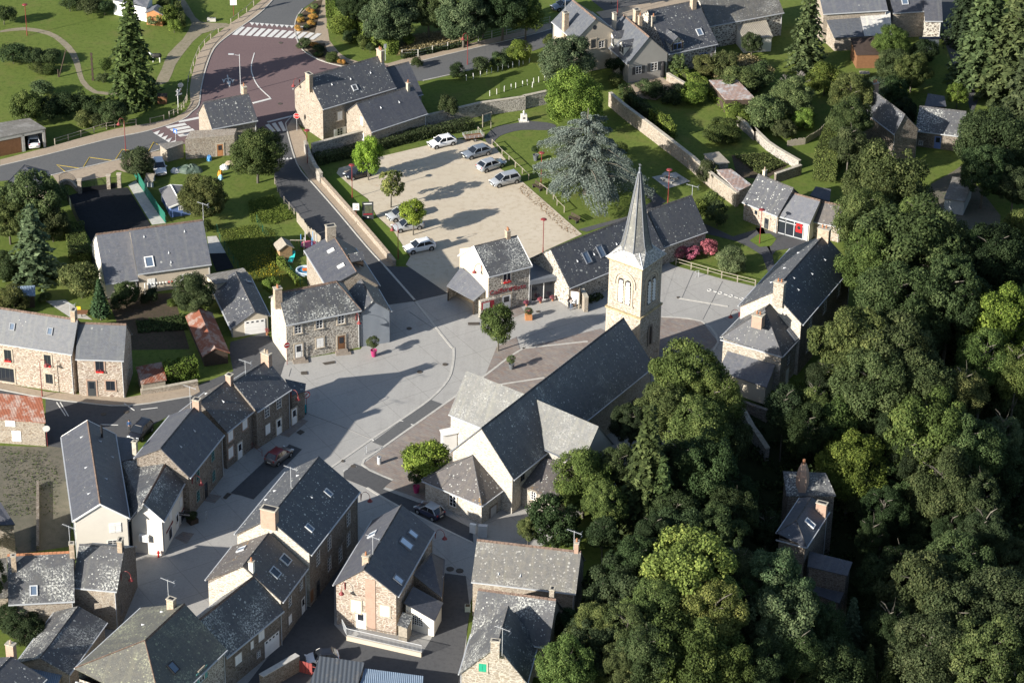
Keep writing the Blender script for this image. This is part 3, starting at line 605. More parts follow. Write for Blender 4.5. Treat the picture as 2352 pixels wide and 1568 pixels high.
def plane(B, f):
    if f == 'A': return pt(B, 0, B['a'], 0), B['ea'], B['ex'], UP
    if f == 'B': return pt(B, 0, -B['b'], 0), -B['ea'], B['ex'], UP
    if f == '0': return pt(B, B['x0'], 0, 0), -B['ex'], B['ea'], UP
    if f == '1': return pt(B, B['x1'], 0, 0), B['ex'], B['ea'], UP
    if f in ('RA', 'RB'):
        sg, w_, e_ = (1, B['wA'], B['he']) if f == 'RA' else (-1, B['wB'], B['heB']); up = pt(B, 0, 0, B['hr'])-pt(B, 0, sg*w_, e_); up /= np.linalg.norm(up)
        n = np.cross(B['ex'], up); n = n if n[2] > 0 else -n; return pt(B, 0, 0, B['hr']), n, B['ex'], up
def hit(pl, u, v):
    o, n, t, b = pl; d = ray(u, v); return CAM+d*(((o-CAM)@n)/(d@n))
def window(B, f, cr, x, y, w_=.9, h_=1.2, kind='win', fr=WH, sur=GS, sh=None, name=None, pl=None, flowers=False, bars=(2, 3), lab=None):
    """kinds: win (glazed), shut (closed shutters / blind), door, garage. built proud of the wall with a stone surround"""
    pl = pl or plane(B, f); o, n, t, b = pl; c = hit(pl, *T(cr, x, y)) if cr != 'D' else hit(pl, x, y); R = B['root']
    t = t/np.linalg.norm(t); mb = MB()
    if kind in ('door', 'garage'): c = c.copy(); c[2] = B['z0']+h_/2+.08
    if sur is not None:
        m = MB(); k = .16
        m.box(c+n*.03+b*(h_/2+k/2), t*(w_/2+k), n*.045, b*k/2)
        m.box(c+n*.03+t*(w_/2+k/2), t*k/2, n*.035, b*h_/2); m.box(c+n*.03-t*(w_/2+k/2), t*k/2, n*.035, b*h_/2)
        if kind not in ('door', 'garage'): m.box(c+n*.06-b*(h_/2+.05), t*(w_/2+k+.03), n*.10, b*.05)
        S = m.build('surround', sur, R)
    nm = name or ('door' if kind == 'door' else 'garage_door' if kind == 'garage' else 'window')
    if kind == 'win':
        m = MB(); m.box(c+n*.012, t*w_/2, n*.008, b*h_/2)
        for i in range(bars[0]+1): m.box(c+n*.03+t*(-w_/2+.03+(w_-.06)*i/bars[0]), t*(.04 if i in (0, bars[0]) else .03), n*.02, b*h_/2)
        for j in range(bars[1]+1): m.box(c+n*.028+b*(-h_/2+.03+(h_-.06)*j/bars[1]), t*(w_/2), n*.014, b*(.04 if j in (0, bars[1]) else .018))
        W_ = m.build(nm, fr, R); g = MB().box(c+n*.024, t*(w_/2-.05), n*.002, b*(h_/2-.05)).build('pane', GLS, W_)
        if sh is not None:
            for sg in (-1, 1):
                S = MB().box(c+n*.06+t*sg*(w_/2+.05+w_/4), t*w_/4, n*.025, b*h_/2)
                S.box(c+n*.09+t*sg*(w_/2+.05+w_/4)+b*h_*.3, t*(w_/4-.03), n*.012, b*.04); S.box(c+n*.09+t*sg*(w_/2+.05+w_/4)-b*h_*.3, t*(w_/4-.03), n*.012, b*.04)
                S.build('shutter', sh, W_)
    elif kind == 'shut':
        m = MB()
        for sg in (-1, 1): m.box(c+n*.03+t*sg*w_/4, t*(w_/4-.015), n*.03, b*h_/2)
        for j in (-.3, .3): m.box(c+n*.065+b*h_*j, t*(w_/2-.05), n*.012, b*.05)
        W_ = m.build(nm, sh or fr, R)
    elif kind == 'door':
        m = MB().box(c+n*.02, t*w_/2, n*.03, b*h_/2); m.box(c+n*.055-b*h_*.22, t*w_*.32, n*.01, b*h_*.2)
        W_ = m.build(nm, fr, R); MB().box(c+n*.056+b*h_*.2, t*w_*.3, n*.008, b*h_*.2).build('pane', GLS, W_)
        MB().box(c+n*.08+t*w_*.4, t*.03, n*.04, b*.03).build('handle', BK, W_)
    else:
        m = MB(); k = 4
        for j in range(k): m.box(c+n*.03+b*(-h_/2+h_*(j+.5)/k), t*w_/2, n*.03, b*(h_/k/2-.012))
        W_ = m.build(nm, fr, R); g = MB()
        for j in range(4): g.box(c+n*.062+b*h_*.38+t*w_*(-.36+.24*j), t*w_*.06, n*.004, b*h_*.05)
        g.build('pane', GLS, W_)
    if flowers:
        fb = MB().box(c+n*.2-b*(h_/2+.0), t*w_*.45, n*.09, b*.08); F = fb.build('window_box', RF, W_)
        P_ = leafy('flowers', [c+n*.2-b*(h_/2-.18)], [(w_*.5, .15, .16)], 90, .09, FLW, t=t, parent=F)
    if lab: W_['label'] = lab
    return W_
def skylight(B, f, cr, x, y, w_=.8, h_=1.2, fr=DZ, glass=None):
    pl = plane(B, f); o, n, t, b = pl; c = hit(pl, *T(cr, x, y)); m = MB()
    for sg in (-1, 1): m.box(c+n*.07+t*sg*w_/2, t*.06, n*.07, b*(h_/2+.06)); m.box(c+n*.07+b*sg*h_/2, t*(w_/2-.06), n*.065, b*.06)
    W_ = m.build('skylight', fr, B['root']); MB().box(c+n*.06, t*(w_/2-.06), n*.03, b*(h_/2-.06)).build('pane', glass or GLB, W_); return W_
def vent(B, f, cr, *xy):
    pl = plane(B, f); o, n, t, b = pl
    for i in range(0, len(xy), 2):
        c = hit(pl, *T(cr, xy[i], xy[i+1])); m = MB(); p = c+b*.22
        m.poly([c-b*.18-t*.14+n*.02, c-b*.18+t*.14+n*.02, c-b*.18+n*.16]); m.poly([c-b*.18-t*.14+n*.02, c-b*.18+n*.16, p+n*.02]); m.poly([c-b*.18+t*.14+n*.02, p+n*.02, c-b*.18+n*.16])
        m.build('roof_vent', ZN, B['root'])
def chimney(B, cr, x, y, h=1.1, w_=.55, d_=.9, mat=CHS, pots=0, cap=CH, a=None, deep=1.2, pot=TC, rootobj=None, s=None):
    """(x, y) picks the centre of the stack's top, h above the ridge"""
    zt = B['z0']+B['hr']+h; p = P(*T(cr, x, y), zt); ss = (p-B['o'])@B['ex'] if s is None else s; aa = (p-B['o'])@B['ea'] if a is None else a
    c = pt(B, ss, aa, 0); bot = B['hr']-abs(aa)*B['tA']-deep; m = MB(); R = rootobj or B['root']
    m.box(c+UP*((B['hr']+h+bot)/2), B['ex']*w_/2, B['ea']*d_/2, UP*((B['hr']+h-bot)/2))
    k = m.build('chimney', mat, R)
    MB().box(c+UP*(B['hr']+h+.05), B['ex']*(w_/2+.06), B['ea']*(d_/2+.06), UP*.05).build('cap', cap, k)
    if pots:
        for i in range(pots):
            q = c+B['ea']*(d_*.5*((i+.5)/pots-.5)*1.3)+UP*(B['hr']+h+.1); MB().lathe(q, [(.12, 0), (.13, .08), (.10, .12), (.09, .36), (.11, .4), (.08, .42)], 8).build('pot', pot, k)
    else:
        MB().box(c+UP*(B['hr']+h+.1), B['ex']*(w_/2-.12), B['ea']*(d_/2-.12), UP*.012).build('flue', BK, k)
    return k
def aerial(B, cr, x, y, h=1.8, s=None, top=None):
    """television aerial: (x, y) picks its foot on the roof"""
    zt = B['z0']+B['hr']; p = P(*T(cr, x, y), zt); R = root('television_aerial', p, top or 'thin metal television aerial', 'aerial'); R.rotation_euler = (0, 0, 0)
    m = MB().tube([p-UP*.6, p+UP*h], .03, 5); m.build('mast', ZN, R); d = np.array([.85, -.5, 0]); e = np.array([.5, .85, 0]); t = p+UP*(h-.1)
    m = MB().tube([t-d*.9, t+d*.9], .018, 4)
    for i in range(9): q = t+d*(-.8+.2*i); m.tube([q-e*.22, q+e*.22], .010, 3)
    for sg in (-1, 1): m.tube([t+d*.7, t+d*.9+UP*.3*sg+e*.05], .012, 3); m.tube([t+d*.9+UP*.3*sg-e*.25, t+d*.9+UP*.3*sg+e*.25], .012, 3)
    m.build('antenna', ZN, R)
    return R
def dormer(B, f, cr, x, y, w_=1.3, h_=1.35, wall=PW, roof=S2, win=WH, sh=None, gab=.6, ridge=RTG):
    """small gabled dormer; (x, y) picks the centre of its front"""
    sg, w2 = (1, B['wA']) if f == 'RA' else (-1, B['wB']); tn = (B['hr']-B['he'])/w2
    best = None
    for k in range(200):
        a_ = w2*.98*(1-k/200); z = B['he']+(w2-a_)*tn+h_/2
        o = pt(B, 0, sg*a_, 0); n = B['ea']*sg; c = hit((o, n, 0, 0), *T(cr, x, y)); e = abs(c[2]-B['z0']-z)
        if best is None or e < best[0]: best = (e, a_, c)
    a_, c = best[1], best[2]; s0 = (c-B['o'])@B['ex']; zb = B['he']+(w2-a_)*tn; ze = zb+h_; zr = ze+gab
    back = lambda z: sg*max(0.02, (B['hr']-z)/tn); q = lambda s, a, z: pt(B, s, a, z); hw = w_/2; f_ = sg*a_
    m = MB(); m.poly([q(s0-hw, f_, zb-.1), q(s0+hw, f_, zb-.1), q(s0+hw, f_, ze), q(s0, f_, zr), q(s0-hw, f_, ze)])
    for d in (-hw, hw): m.poly([q(s0+d, f_, zb-.1), q(s0+d, f_, ze), q(s0+d, back(ze), ze)])
    D_ = m.build('dormer', wall, B['root']); m = MB(); ov = .14
    for d in (-1, 1):
        A_ = [q(s0+d*(hw+ov), f_+sg*ov, ze-ov*gab/hw), q(s0, f_+sg*ov, zr+.02), q(s0, back(zr), zr+.02), q(s0+d*(hw+ov), back(ze-.1), ze-ov*gab/hw)]
        m.poly([p+UP*.06 for p in A_]); m.poly(A_[::-1])
        for i in range(4): m.poly([A_[i], A_[i]+UP*.06, A_[(i+1) % 4]+UP*.06, A_[(i+1) % 4]])
    m.build('dormer_roof', roof, D_)
    n = B['ea']*sg; c2 = q(s0, f_, zb+h_*.52)
    m = MB().box(c2+n*.02, B['ex']*w_*.33, n*.02, UP*h_*.38); m.build('dormer_window', win, D_)
    g = MB()
    for e in (-1, 1): g.box(c2+n*.042+B['ex']*e*w_*.16, B['ex']*w_*.13, n*.004, UP*h_*.32)
    g.build('dormer_pane', GLS, D_) if False else g.build('pane', GLS, D_)
    if sh:
        m = MB()
        for e in (-1, 1): m.box(c2+n*.04+B['ex']*e*(w_*.33+.1), B['ex']*.12, n*.02, UP*h_*.4)
        m.build('shutter', sh, D_)
def prism(name, pts, z0, z1, mat, parent, bottom=True):
    """upright prism on ground points (world xy)"""
    m = MB(); ar = sum(pts[i][0]*pts[(i+1) % len(pts)][1]-pts[(i+1) % len(pts)][0]*pts[i][1] for i in range(len(pts)))
    pts = pts if ar > 0 else pts[::-1]; zz = z1 if isinstance(z1, (list, tuple)) else [z1]*len(pts)
    if not (ar > 0) and isinstance(z1, (list, tuple)): zz = list(z1)[::-1]
    T_ = [(p[0], p[1], z) for p, z in zip(pts, zz)]; m.poly(T_)
    for i in range(len(pts)):
        j = (i+1) % len(pts); m.poly([(pts[i][0], pts[i][1], z0), (pts[j][0], pts[j][1], z0), T_[j], T_[i]])
    return m.build(name, mat, parent)
def slabroof(name, P4, mat, parent, t=.1):
    m = MB(); P4 = [np.array(p, float) for p in P4]; n = np.cross(P4[1]-P4[0], P4[2]-P4[0])
    if n[2] < 0: P4 = P4[::-1]
    m.poly(P4); m.poly([p-UP*t for p in P4][::-1])
    for i in range(len(P4)): a, b = P4[i], P4[(i+1) % len(P4)]; m.poly([a, a-UP*t, b-UP*t, b])
    return m.build(name, mat, parent)
def leanto(name, label, cr, xy, hs, roof, wall, cat='shed', base=0, inset=.15, wallpts=None, open_side=None, z0=0):
    """mono-pitch building from four roof corners picked in the picture with their heights"""
    P4 = [P(*T(cr, xy[2*i], xy[2*i+1]), z0+hs[i]) for i in range(4)]; c = sum(P4)/4; org = (c[0], c[1], z0); R = root(name, org, label, cat)
    slabroof('roof', P4, roof, R); cc = c
    Q = [p+(cc-p)*np.array([1, 1, 0])*min(.2, inset/np.linalg.norm((cc-p)[:2])*1.4) for p in P4]; m = MB()
    for i in range(4):
        if open_side == i: continue
        a, b = Q[i], Q[(i+1) % 4]; m.poly([(a[0], a[1], z0-.2), (b[0], b[1], z0-.2), (b[0], b[1], b[2]-.1), (a[0], a[1], a[2]-.1)])
    m.build('wall', wall, R)
    if open_side is not None:
        m = MB()
        for p in (Q[open_side], Q[(open_side+1) % 4]): m.box((p[0], p[1], (z0+p[2]-.1)/2), (.08, 0, 0), (0, .08, 0), (0, 0, (p[2]-.1-z0)/2))
        m.build('post', DW, R)
    B = dict(root=R, z0=z0, Q=Q, P4=P4)
    def fp(i):
        a, b = Q[i].copy(), Q[(i+1) % 4].copy(); t = (b-a)*np.array([1, 1, 0]); t /= np.linalg.norm(t); n = np.array([t[1], -t[0], 0])
        if n@(cc-a) > 0: n = -n
        return (a, n, t, UP)
    B['fp'] = fp
    return B
# leaves -------------------------------------------------------------------------------------------------
def leafmat(name, c, c2=None, tr=.25, hue=.06):
    s = NT(name, .75, .15); at = s.n.new("ShaderNodeAttribute"); at.attribute_name = 'rnd'; oi = s.n.new("ShaderNodeObjectInfo")
    c2 = c2 or sc3(c, 1.8); m = s.ramp(at.outputs["Fac"], (0.0, sc3(c, .55)), (.6, c), (1.0, c2))
    m = s.mix(1.0, m, oi.outputs["Color"], 'MULTIPLY'); s.out(m)
    tl = s.n.new("ShaderNodeBsdfTranslucent"); ms = s.n.new("ShaderNodeMixShader"); ms.inputs[0].default_value = tr
    s.lk(m, tl.inputs[0]); s.lk(s.b.outputs[0], ms.inputs[1]); s.lk(tl.outputs[0], ms.inputs[2]); s.lk(ms.outputs[0], s.n["Material Output"].inputs[0]); return s.m
rng = np.random.default_rng(11)
def leafquads(C, N, size, asp=.75, up=.0, rnd=None):
    n = len(C); N = N+rng.normal(0, .45, (n, 3)); N[:, 2] += up; N /= np.linalg.norm(N, axis=1)[:, None]+1e-9
    a = np.cross(N, rng.normal(0, 1, (n, 3))); a /= np.linalg.norm(a, axis=1)[:, None]+1e-9; b = np.cross(N, a)
    s = (size*rng.uniform(.6, 1.35, n))[:, None]
    V = np.stack([C-a*s*.5, C-b*s*asp*.5+N*s*.06, C+a*s*.5, C+b*s*asp*.5+N*s*.06], 1).reshape(-1, 3)
    return V
def quadmesh(name, V, mat, rnd=None):
    n = len(V)//4; me = bpy.data.meshes.new(name); me.vertices.add(len(V)); me.vertices.foreach_set('co', V.ravel().astype('f'))
    me.loops.add(4*n); me.loops.foreach_set('vertex_index', np.arange(4*n, dtype='i')); me.polygons.add(n)
    me.polygons.foreach_set('loop_start', np.arange(0, 4*n, 4, dtype='i'))
    at = me.attributes.new('rnd', 'FLOAT', 'FACE'); at.data.foreach_set('value', (rng.random(n) if rnd is None else np.clip(rnd, 0, 1)).astype('f'))
    me.materials.append(mat); me.update(); me.validate(); return me
def leafy(name, centres, radii, n, size, mat, t=None, parent=None):
    """leaf clumps on ellipsoids; used for small plants"""
    C = []; N = []
    for c, r in zip(centres, radii):
        d = rng.normal(0, 1, (n, 3)); d /= np.linalg.norm(d, axis=1)[:, None]
        if t is not None:
            tt = np.array(t); nn = np.cross(tt, UP); M_ = np.stack([tt*r[0], nn*r[1], UP*r[2]])
            off = d@M_
        else: off = d*np.array(r)
        C.append(np.array(c)+off*rng.uniform(.55, 1.05, (n, 1))); N.append(d)
    C = np.concatenate(C); N = np.concatenate(N); V = leafquads(C, N, size)
    if parent is not None: V = V-ORG[parent.name]
    o = bpy.data.objects.new(name, quadmesh(name, V, mat)); COL.objects.link(o)
    if parent is not None: o.parent = parent; ORG[o.name] = ORG[parent.name]
    return o
FLW = leafmat('flower_petals', (.35, .06, .07), (.55, .30, .28)); 
# ---------------------------------------------------------------- the church
NV = house('church_nave', 'long dark slate church nave with a pale gable, running from the sacristy to the tower', 'R0 12 1990 815; B0 1715 1010; R1 21 1037 1285; A0 22 100 1245; A1 1338 285', 4.6, 10.2, W8, S6, cat='church', ridge=RTG, pitch=1.25, sig_h=.8)
NV['root'].name = 'church'; NV['root']['label'] = 'stone village church with dark slate nave, pale transept roofs and tall square bell tower'
def sub(B, R):      # fold a wing's parts into the church
    for ch in list(B['root'].children):
        ch.parent = R; ch.matrix_parent_inverse = Matrix.Identity(4); ch.location = Vector(ORG[B['root'].name]-ORG[NV['root0']])
    bpy.data.objects.remove(B['root']); B['root'] = R
NV['root0'] = 'church_nave'; ORG['church'] = ORG['church_nave']
TLf = house('wing', 'x', 'R0 12 1850 318; R1 2345 520; A0 1700 690; A1 2195 886; gA0 1705 960', 4.3, 9.6, W8, S5, cat='church', ridge=None, pitch=1.2)
TRf = house('wing', 'x', 'R0 22 315 565; R1 843 795; A1 700 1125; B1 972 942', 4.8, 10.0, PG, S5, cat='church', ridge=None, pitch=1.2, gut=DZ)
SA = house('wing', 'x', 'R0 12 1905 1045; R1 1985 975; B0 1465 1245; A0 1978 1478; A1 2240 1272; gA0 13 1972 225; gB0 12 1495 1430', 3.0, 6.2, W8, S9, hip=(3.5, .0), cat='church', ridge=RTG)
def window_on_church(B): pass
for c_ in (('A', '12', 1735, 1425),): window(SA, '0', '12', 1735, 1430, .95, 1.5, 'win', bars=(2, 3))
window(SA, 'A', '13', 2078, 120, 1.1, 2.0, 'shut', sh=ZN, sur=GD)
window(TRf, '1', '22', 880, 960, .0001, .0001, 'win', sur=None) if False else None
window(NV, 'A', '22', 1135, 640, 1.1, 2.6, 'win', fr=DG, bars=(2, 4)); window(NV, 'A', '22', 1010, 740, 1.1, 2.4, 'win', fr=DG, bars=(2, 4)); window(NV, 'A', '22', 190, 1215, .9, 1.3, 'win', fr=DG, bars=(2, 3))
for B in (TLf, TRf, SA): sub(B, NV['root'])
L_ = slabroof('roof', [P(*T('22', 372, 1062), 4.35), P(*T('22', 700, 1130), 4.35), P(*T('22', 470, 1425), 2.7), P(*T('22', 180, 1303), 2.7)], S9, NV['root'])
q1, q2, q3, q4 = [P(*T('22', 372, 1062), 4.35), P(*T('22', 700, 1130), 4.35), P(*T('22', 465, 1415), 2.7), P(*T('22', 190, 1303), 2.7)]
m = MB(); m.poly([(*q4[:2], -.4), (*q3[:2], -.4), (*q3[:2], 2.6), (*q4[:2], 2.6)]); m.poly([(*q1[:2], -.4), (*q4[:2], -.4), (*q4[:2], 2.6), (*q1[:2], 4.2)]); m.poly([(*q3[:2], -.4), (*q2[:2], -.4), (*q2[:2], 4.2), (*q3[:2], 2.6)]); m.build('wall', W4, NV['root'])
tt = (q3-q4)*np.array([1, 1, 0]); tt /= np.linalg.norm(tt); nn_ = np.array([tt[1], -tt[0], 0])
window(dict(root=NV['root'], z0=0), 'x', '22', 287, 1385, .7, 1.1, 'win', pl=(q4*np.array([1, 1, 0]), nn_, tt, UP))
# tower
ZE = 15.3
tc = [P(*T('21', *p), ZE) for p in ((903, 772), (1222, 886), (1418, 746))]
ea_ = tc[0]-tc[1]; eb_ = tc[2]-tc[1]; ea_[2] = eb_[2] = 0; la, lb = np.linalg.norm(ea_), np.linalg.norm(eb_); 
da = ea_/la; db = np.array([da[1], -da[0], 0]); db = db if db@eb_ > 0 else -db; F0 = tc[1]*np.array([1, 1, 0]); lb = lb*abs((eb_/lb)@db)
TCN = F0+da*la/2+db*lb/2
def tp(a, b, z): return TCN+da*a+db*b+UP*z
R = NV['root']; ha, hb = la/2-.35, lb/2-.35
def ringbox(m, a0, b0, z0, a1, b1, z1, mi=0, cap=False):
    lo = [tp(s*a0, t*b0, z0) for s, t in ((-1, -1), (1, -1), (1, 1), (-1, 1))]; hi = [tp(s*a1, t*b1, z1) for s, t in ((-1, -1), (1, -1), (1, 1), (-1, 1))]
    for i in range(4): j = (i+1) % 4; m.poly([lo[i], lo[j], hi[j], hi[i]], mi)
    if cap: m.poly(hi, mi); m.poly(lo[::-1], mi)
m = MB(); ringbox(m, ha+.12, hb+.12, -.3, ha+.12, hb+.12, 8.4); m.poly([tp(s*(ha+.12), t*(hb+.12), 8.4) for s, t in ((-1, -1), (1, -1), (1, 1), (-1, 1))]); ringbox(m, ha, hb, 8.4, ha, hb, ZE-.02)
TW = m.build('tower', W4, R); TW['label'] = 'square stone bell tower with belfry openings'
m = MB(); ringbox(m, ha+.22, hb+.22, 8.35, ha+.28, hb+.28, 8.6, cap=True); ringbox(m, ha+.10, hb+.10, ZE-.35, ha+.25, hb+.25, ZE-.05, cap=True)
m.build('string_course', flat('string_course_stone', (.40, .33, .20), .9, .1, .35, 2.5), TW)
m = MB()
for s in (-1, 1):
    for t in (-1, 1):
        for k in range(15):
            wd = .34 if k % 2 else .22; c = tp(s*(ha-wd/2+.02), t*(hb-(.56-wd)/2+.02), 8.8+k*.42)
            m.box(c, da*wd/2, db*(.56-wd)/2, UP*.19)
            c = tp(s*(ha+.12-wd/2+.02), t*(hb+.12-(.56-wd)/2+.02), .3+k*.54); m.box(c, da*wd/2, db*(.56-wd)/2, UP*.25)
m.build('quoins', GS, TW)
def arch(n, c, t, w_, h_, k=8):
    pts = [c-t*w_/2-UP*h_/2, c+t*w_/2-UP*h_/2]
    for i in range(k+1): a = math.pi*i/k; pts.append(c+t*w_/2*math.cos(a)+UP*(h_/2-w_/2+w_/2*math.sin(a)))
    return pts
LV = flat('louvre_white', (.62, .62, .60), .7, .2, .05)
for n_, t_, hw_ in ((-db, da, hb), (-da, db, ha)):
    # big recessed double belfry opening
    c = TCN+n_*(hw_+.02)+UP*11.6; m = MB()
    def band(r0, r1, off, zc, hh):
        for i in range(10):
            a0, a1 = math.pi*i/10, math.pi*(i+1)/10; q = lambda r, a: c+n_*off+t_*r*math.cos(a)+UP*(zc+r*math.sin(a)); m.poly([q(r0, a0), q(r1, a0), q(r1, a1), q(r0, a1)])
            m.poly([q(r1, a0), q(r1, a0)-n_*off, q(r1, a1)-n_*off, q(r1, a1)]); m.poly([q(r0, a0)-n_*off, q(r0, a0), q(r0, a1), q(r0, a1)-n_*off])
        for s in (-1, 1):
            m.box(c+n_*off*.5+t_*s*(r0+r1)/2+UP*(zc-hh/2), t_*(r1-r0)/2, n_*off*.5, UP*hh/2)
    band(1.30, 1.55, .10, .95, .5); band(.95, 1.20, .07, .95, 2.9)
    m.box(c+n_*.04-UP*2.0, t_*1.35, n_*.12, UP*.07); m.box(c+n_*.05-UP*.4, t_*.10, n_*.05, UP*1.6)
    m.build('arch_surround', GS, TW)
    for s in (-1, 1):
        cc = c+t_*s*.5-UP*.25; m = MB(); m.poly(arch(n_, cc+n_*.012, t_, .72, 3.3)); O = m.build('belfry_opening', BK, TW); m = MB()
        for k in range(7):
            z = -1.5+k*.42; hw2 = .30 if k < 6 else .22; a = cc+UP*z
            m.poly([a+n_*.17-t_*hw2, a+n_*.17+t_*hw2, a+n_*.03+t_*hw2+UP*.36, a+n_*.03-t_*hw2+UP*.36]); m.poly([a+n_*.17-t_*hw2-UP*.03, a+n_*.17+t_*hw2-UP*.03, a+n_*.17+t_*hw2, a+n_*.17-t_*hw2])
        m.build('louvre', LV, O)
    c = TCN+n_*(hw_+.14)+UP*5.2
    if n_ is not None:
        m = MB(); m.poly(arch(n_, c+n_*.012, t_, .5, 2.6)); m.build('slit_window', BK, TW); m = MB()
        for s in (-1, 1): m.box(c+n_*.05+t_*s*.4-UP*.2, t_*.14, n_*.05, UP*1.2)
        for i in range(8):
            a0, a1 = math.pi*i/8, math.pi*(i+1)/8; q = lambda r, a: c+n_*.1+t_*r*math.cos(a)+UP*(1.0+r*math.sin(a)); m.poly([q(.26, a0), q(.54, a0), q(.54, a1), q(.26, a1)])
        m.build('arch_surround', GD, TW)
# spire
octa = lambda r, z: [tp(r*math.cos(math.pi/8+k*math.pi/4)*la/5.6, r*math.sin(math.pi/8+k*math.pi/4)*la/5.6, z) for k in range(8)]
m = MB(); sq4 = [tp(s*la/2, t*lb/2, ZE) for s, t in ((1, 1), (-1, 1), (-1, -1), (1, -1))]; O8 = octa(2.05, ZE+1.25)
for k in range(4):
    a, b = O8[2*k], O8[2*k+1]; c0 = sq4[k]; m.poly([c0, b, a][::1])
for k in range(4):
    c0, c1 = sq4[k], sq4[(k+1) % 4]; b, a2 = O8[2*k+1], O8[(2*k+2) % 8]; m.poly([c0, c1, a2, b])
m.poly(sq4[::-1]); bmk = m.build('spire_skirt', slate('slate_skirt', (.20, .205, .21), .6, .7, .05, (.42, .42, .40)), TW, merge=True)
m = MB(); HS = next(h for h in np.arange(16, 6, -.02) if proj(tp(0, 0, ZE+h))[1] > 397); print('spire', HS)
prof = [(2.05, 1.22)]+[(r, 1.22+(HS-1.22)*f) for r, f in ((1.77, .08), (1.40, .25), (.92, .54), (.47, .81), (.16, 1))]
for (ra, za), (rb, zb) in zip(prof, prof[1:]):
    A_, B_ = octa(ra, ZE+za), octa(rb, ZE+zb)
    for k in range(8): m.poly([A_[k], A_[(k+1) % 8], B_[(k+1) % 8], B_[k]])
SPM = slate('slate_spire', (.135, .14, .145), .6, .35, .1, (.30, .30, .27)); SP = m.build('spire', SPM, TW)
m = MB()
for k in range(8): m.tube([octa(r+.02, ZE+z)[k] for r, z in prof], [.07]*5+[.05], 4)
m.build('hip_roll', DZ, SP)
m = MB()
for i in range(4): m.tube([sq4[i]+UP*.03, (O8[2*i]+O8[2*i+1])/2+UP*.03], .06, 4)
m.build('hip_roll', ZN, bmk)
tip = tp(0, 0, ZE+HS); m = MB().lathe(tip, [(.16, -.1), (.22, .05), (.12, .2), (.10, .55), (.17, .62), (.05, .75), (.02, 1.25)], 8); m.tube([tip+UP*1.05-da*.2, tip+UP*1.05+da*.2], .03, 4); m.build('finial', DZ, SP)
# ---------------------------------------------------------------- houses of the upper half
B1 = house('stone_house', 'small stone house with black lichen-spotted slate roof at the edge of the crossroads', 'R0 00 1737 885; R1 2097 797; A0 1800 1085; A1 2237 1046; B0 1690 972; gB0 1708 1140', 3.2, 5.6, W1, S2)
chimney(B1, '00', 2085, 740, .9, .5, 1.0, CHS, 1)
E0, E1, E2, E3 = [P(*T('00', *p)) for p in ((1590, 1365), (2010, 1325), (2030, 1270), (1640, 1290))]
prism('annexe_wall', [E0, E1, E2, E3], -.2, 3.1, W1, B1['root']); fe = E1-E0; fe /= np.linalg.norm(fe); fn = np.array([fe[1], -fe[0], 0])
window(dict(root=B1['root'], z0=0), 'x', '00', 1882, 1278, .85, 1.8, 'door', fr=OW, pl=(E0, fn, fe, UP), sur=GS)
B2 = house('farmhouse', 'large stone farmhouse with lichen-dotted slate roof and two chimneys beside the stop sign', 'R0 10 490 655; R1 1105 485; A0 620 940; A1 1262 745; B0 370 760; gA0 620 1205', 5.2, 8.9, W1, S2)
chimney(B2, '10', 505, 632, .8, .6, 1.0, CHS); chimney(B2, '10', 1115, 430, 1.0, .55, 1.2, CHS, 2)
window(B2, 'A', '10', 768, 990, .8, 1.3, 'shut'); window(B2, 'A', '10', 768, 1130, .95, 1.3, 'win', sh=WH); window(B2, 'A', '10', 885, 1115, .95, 2.1, 'door', fr=DG)
vent(B2, 'RA', '10', 700, 722, 860, 675, 1030, 622); skylight(B2, 'RA', '10', 895, 752, .7, .8, ZN, S2)
B2b = house('farm_wing', 'lower stone wing with clean slate roof built against the front of the farmhouse', 'R0 10 905 880; R1 1392 735; A0 1045 1130; A1 1520 968', 2.8, 6.0, W1, S1)
chimney(B2b, '10', 1352, 712, .75, .4, .45, CH, 1); window(B2b, '0', '10', 958, 1035, .6, 1.2, 'shut'); window(B2b, '0', '10', 960, 1130, .9, 1.7, 'door')
vent(B2b, 'RA', '10', 1118, 920, 1275, 873)
B2c = house('farm_outbuilding', 'stone outbuilding with dark blue slate roof behind the farmhouse wing', 'R0 10 1120 590; R1 1355 533; A0 1235 865; A1 1485 806', 3.4, 7.0, W1, S1)
B3 = house('hairdresser_shop', 'two-storey stone hairdresser shop with cream gable facing the car park', 'R0 11 1900 675; R1 2290 603; A0 2055 920; A1 2421 857; B0 1770 765; gA1 2386 1168', 5.0, 7.9, W2, S3, verge=WH)
m = MB(); m.poly([pt(B3, B3['x0']-.03, B3['a']-.02, -.2), pt(B3, B3['x0']-.03, -B3['b']+.02, -.2), pt(B3, B3['x0']-.03, -B3['b']+.02, B3['he']+.1), pt(B3, B3['x0']-.03, 0, B3['hr']-.15), pt(B3, B3['x0']-.03, B3['a']-.02, B3['he']+.1)])
m.build('rendered_gable', PC, B3['root'])
chimney(B3, '11', 2203, 550, .95, .5, .6, CHS, 2)
window(B3, 'A', '11', 2195, 945, 1.15, 1.25, 'win', bars=(2, 1), flowers=True); window(B3, 'A', '11', 2190, 1125, 1.25, 2.0, 'door', fr=WH)
LT = leanto('bus_shelter', 'open-fronted lean-to shelter with grey slate roof beside the hairdresser', '11', (1800, 860, 2055, 1025, 1915, 1147, 1680, 1020), (3.4, 3.4, 2.1, 2.1), S4, W2, 'shelter', open_side=2)
B4 = house('town_hall', 'long low stone village hall with two roof windows behind the church tower', 'R0 21 430 705; R1 1253 382; A0 585 1045; A1 1400 705; B0 248 785; gA0 592 1200', 2.9, 6.6, W2, S2)
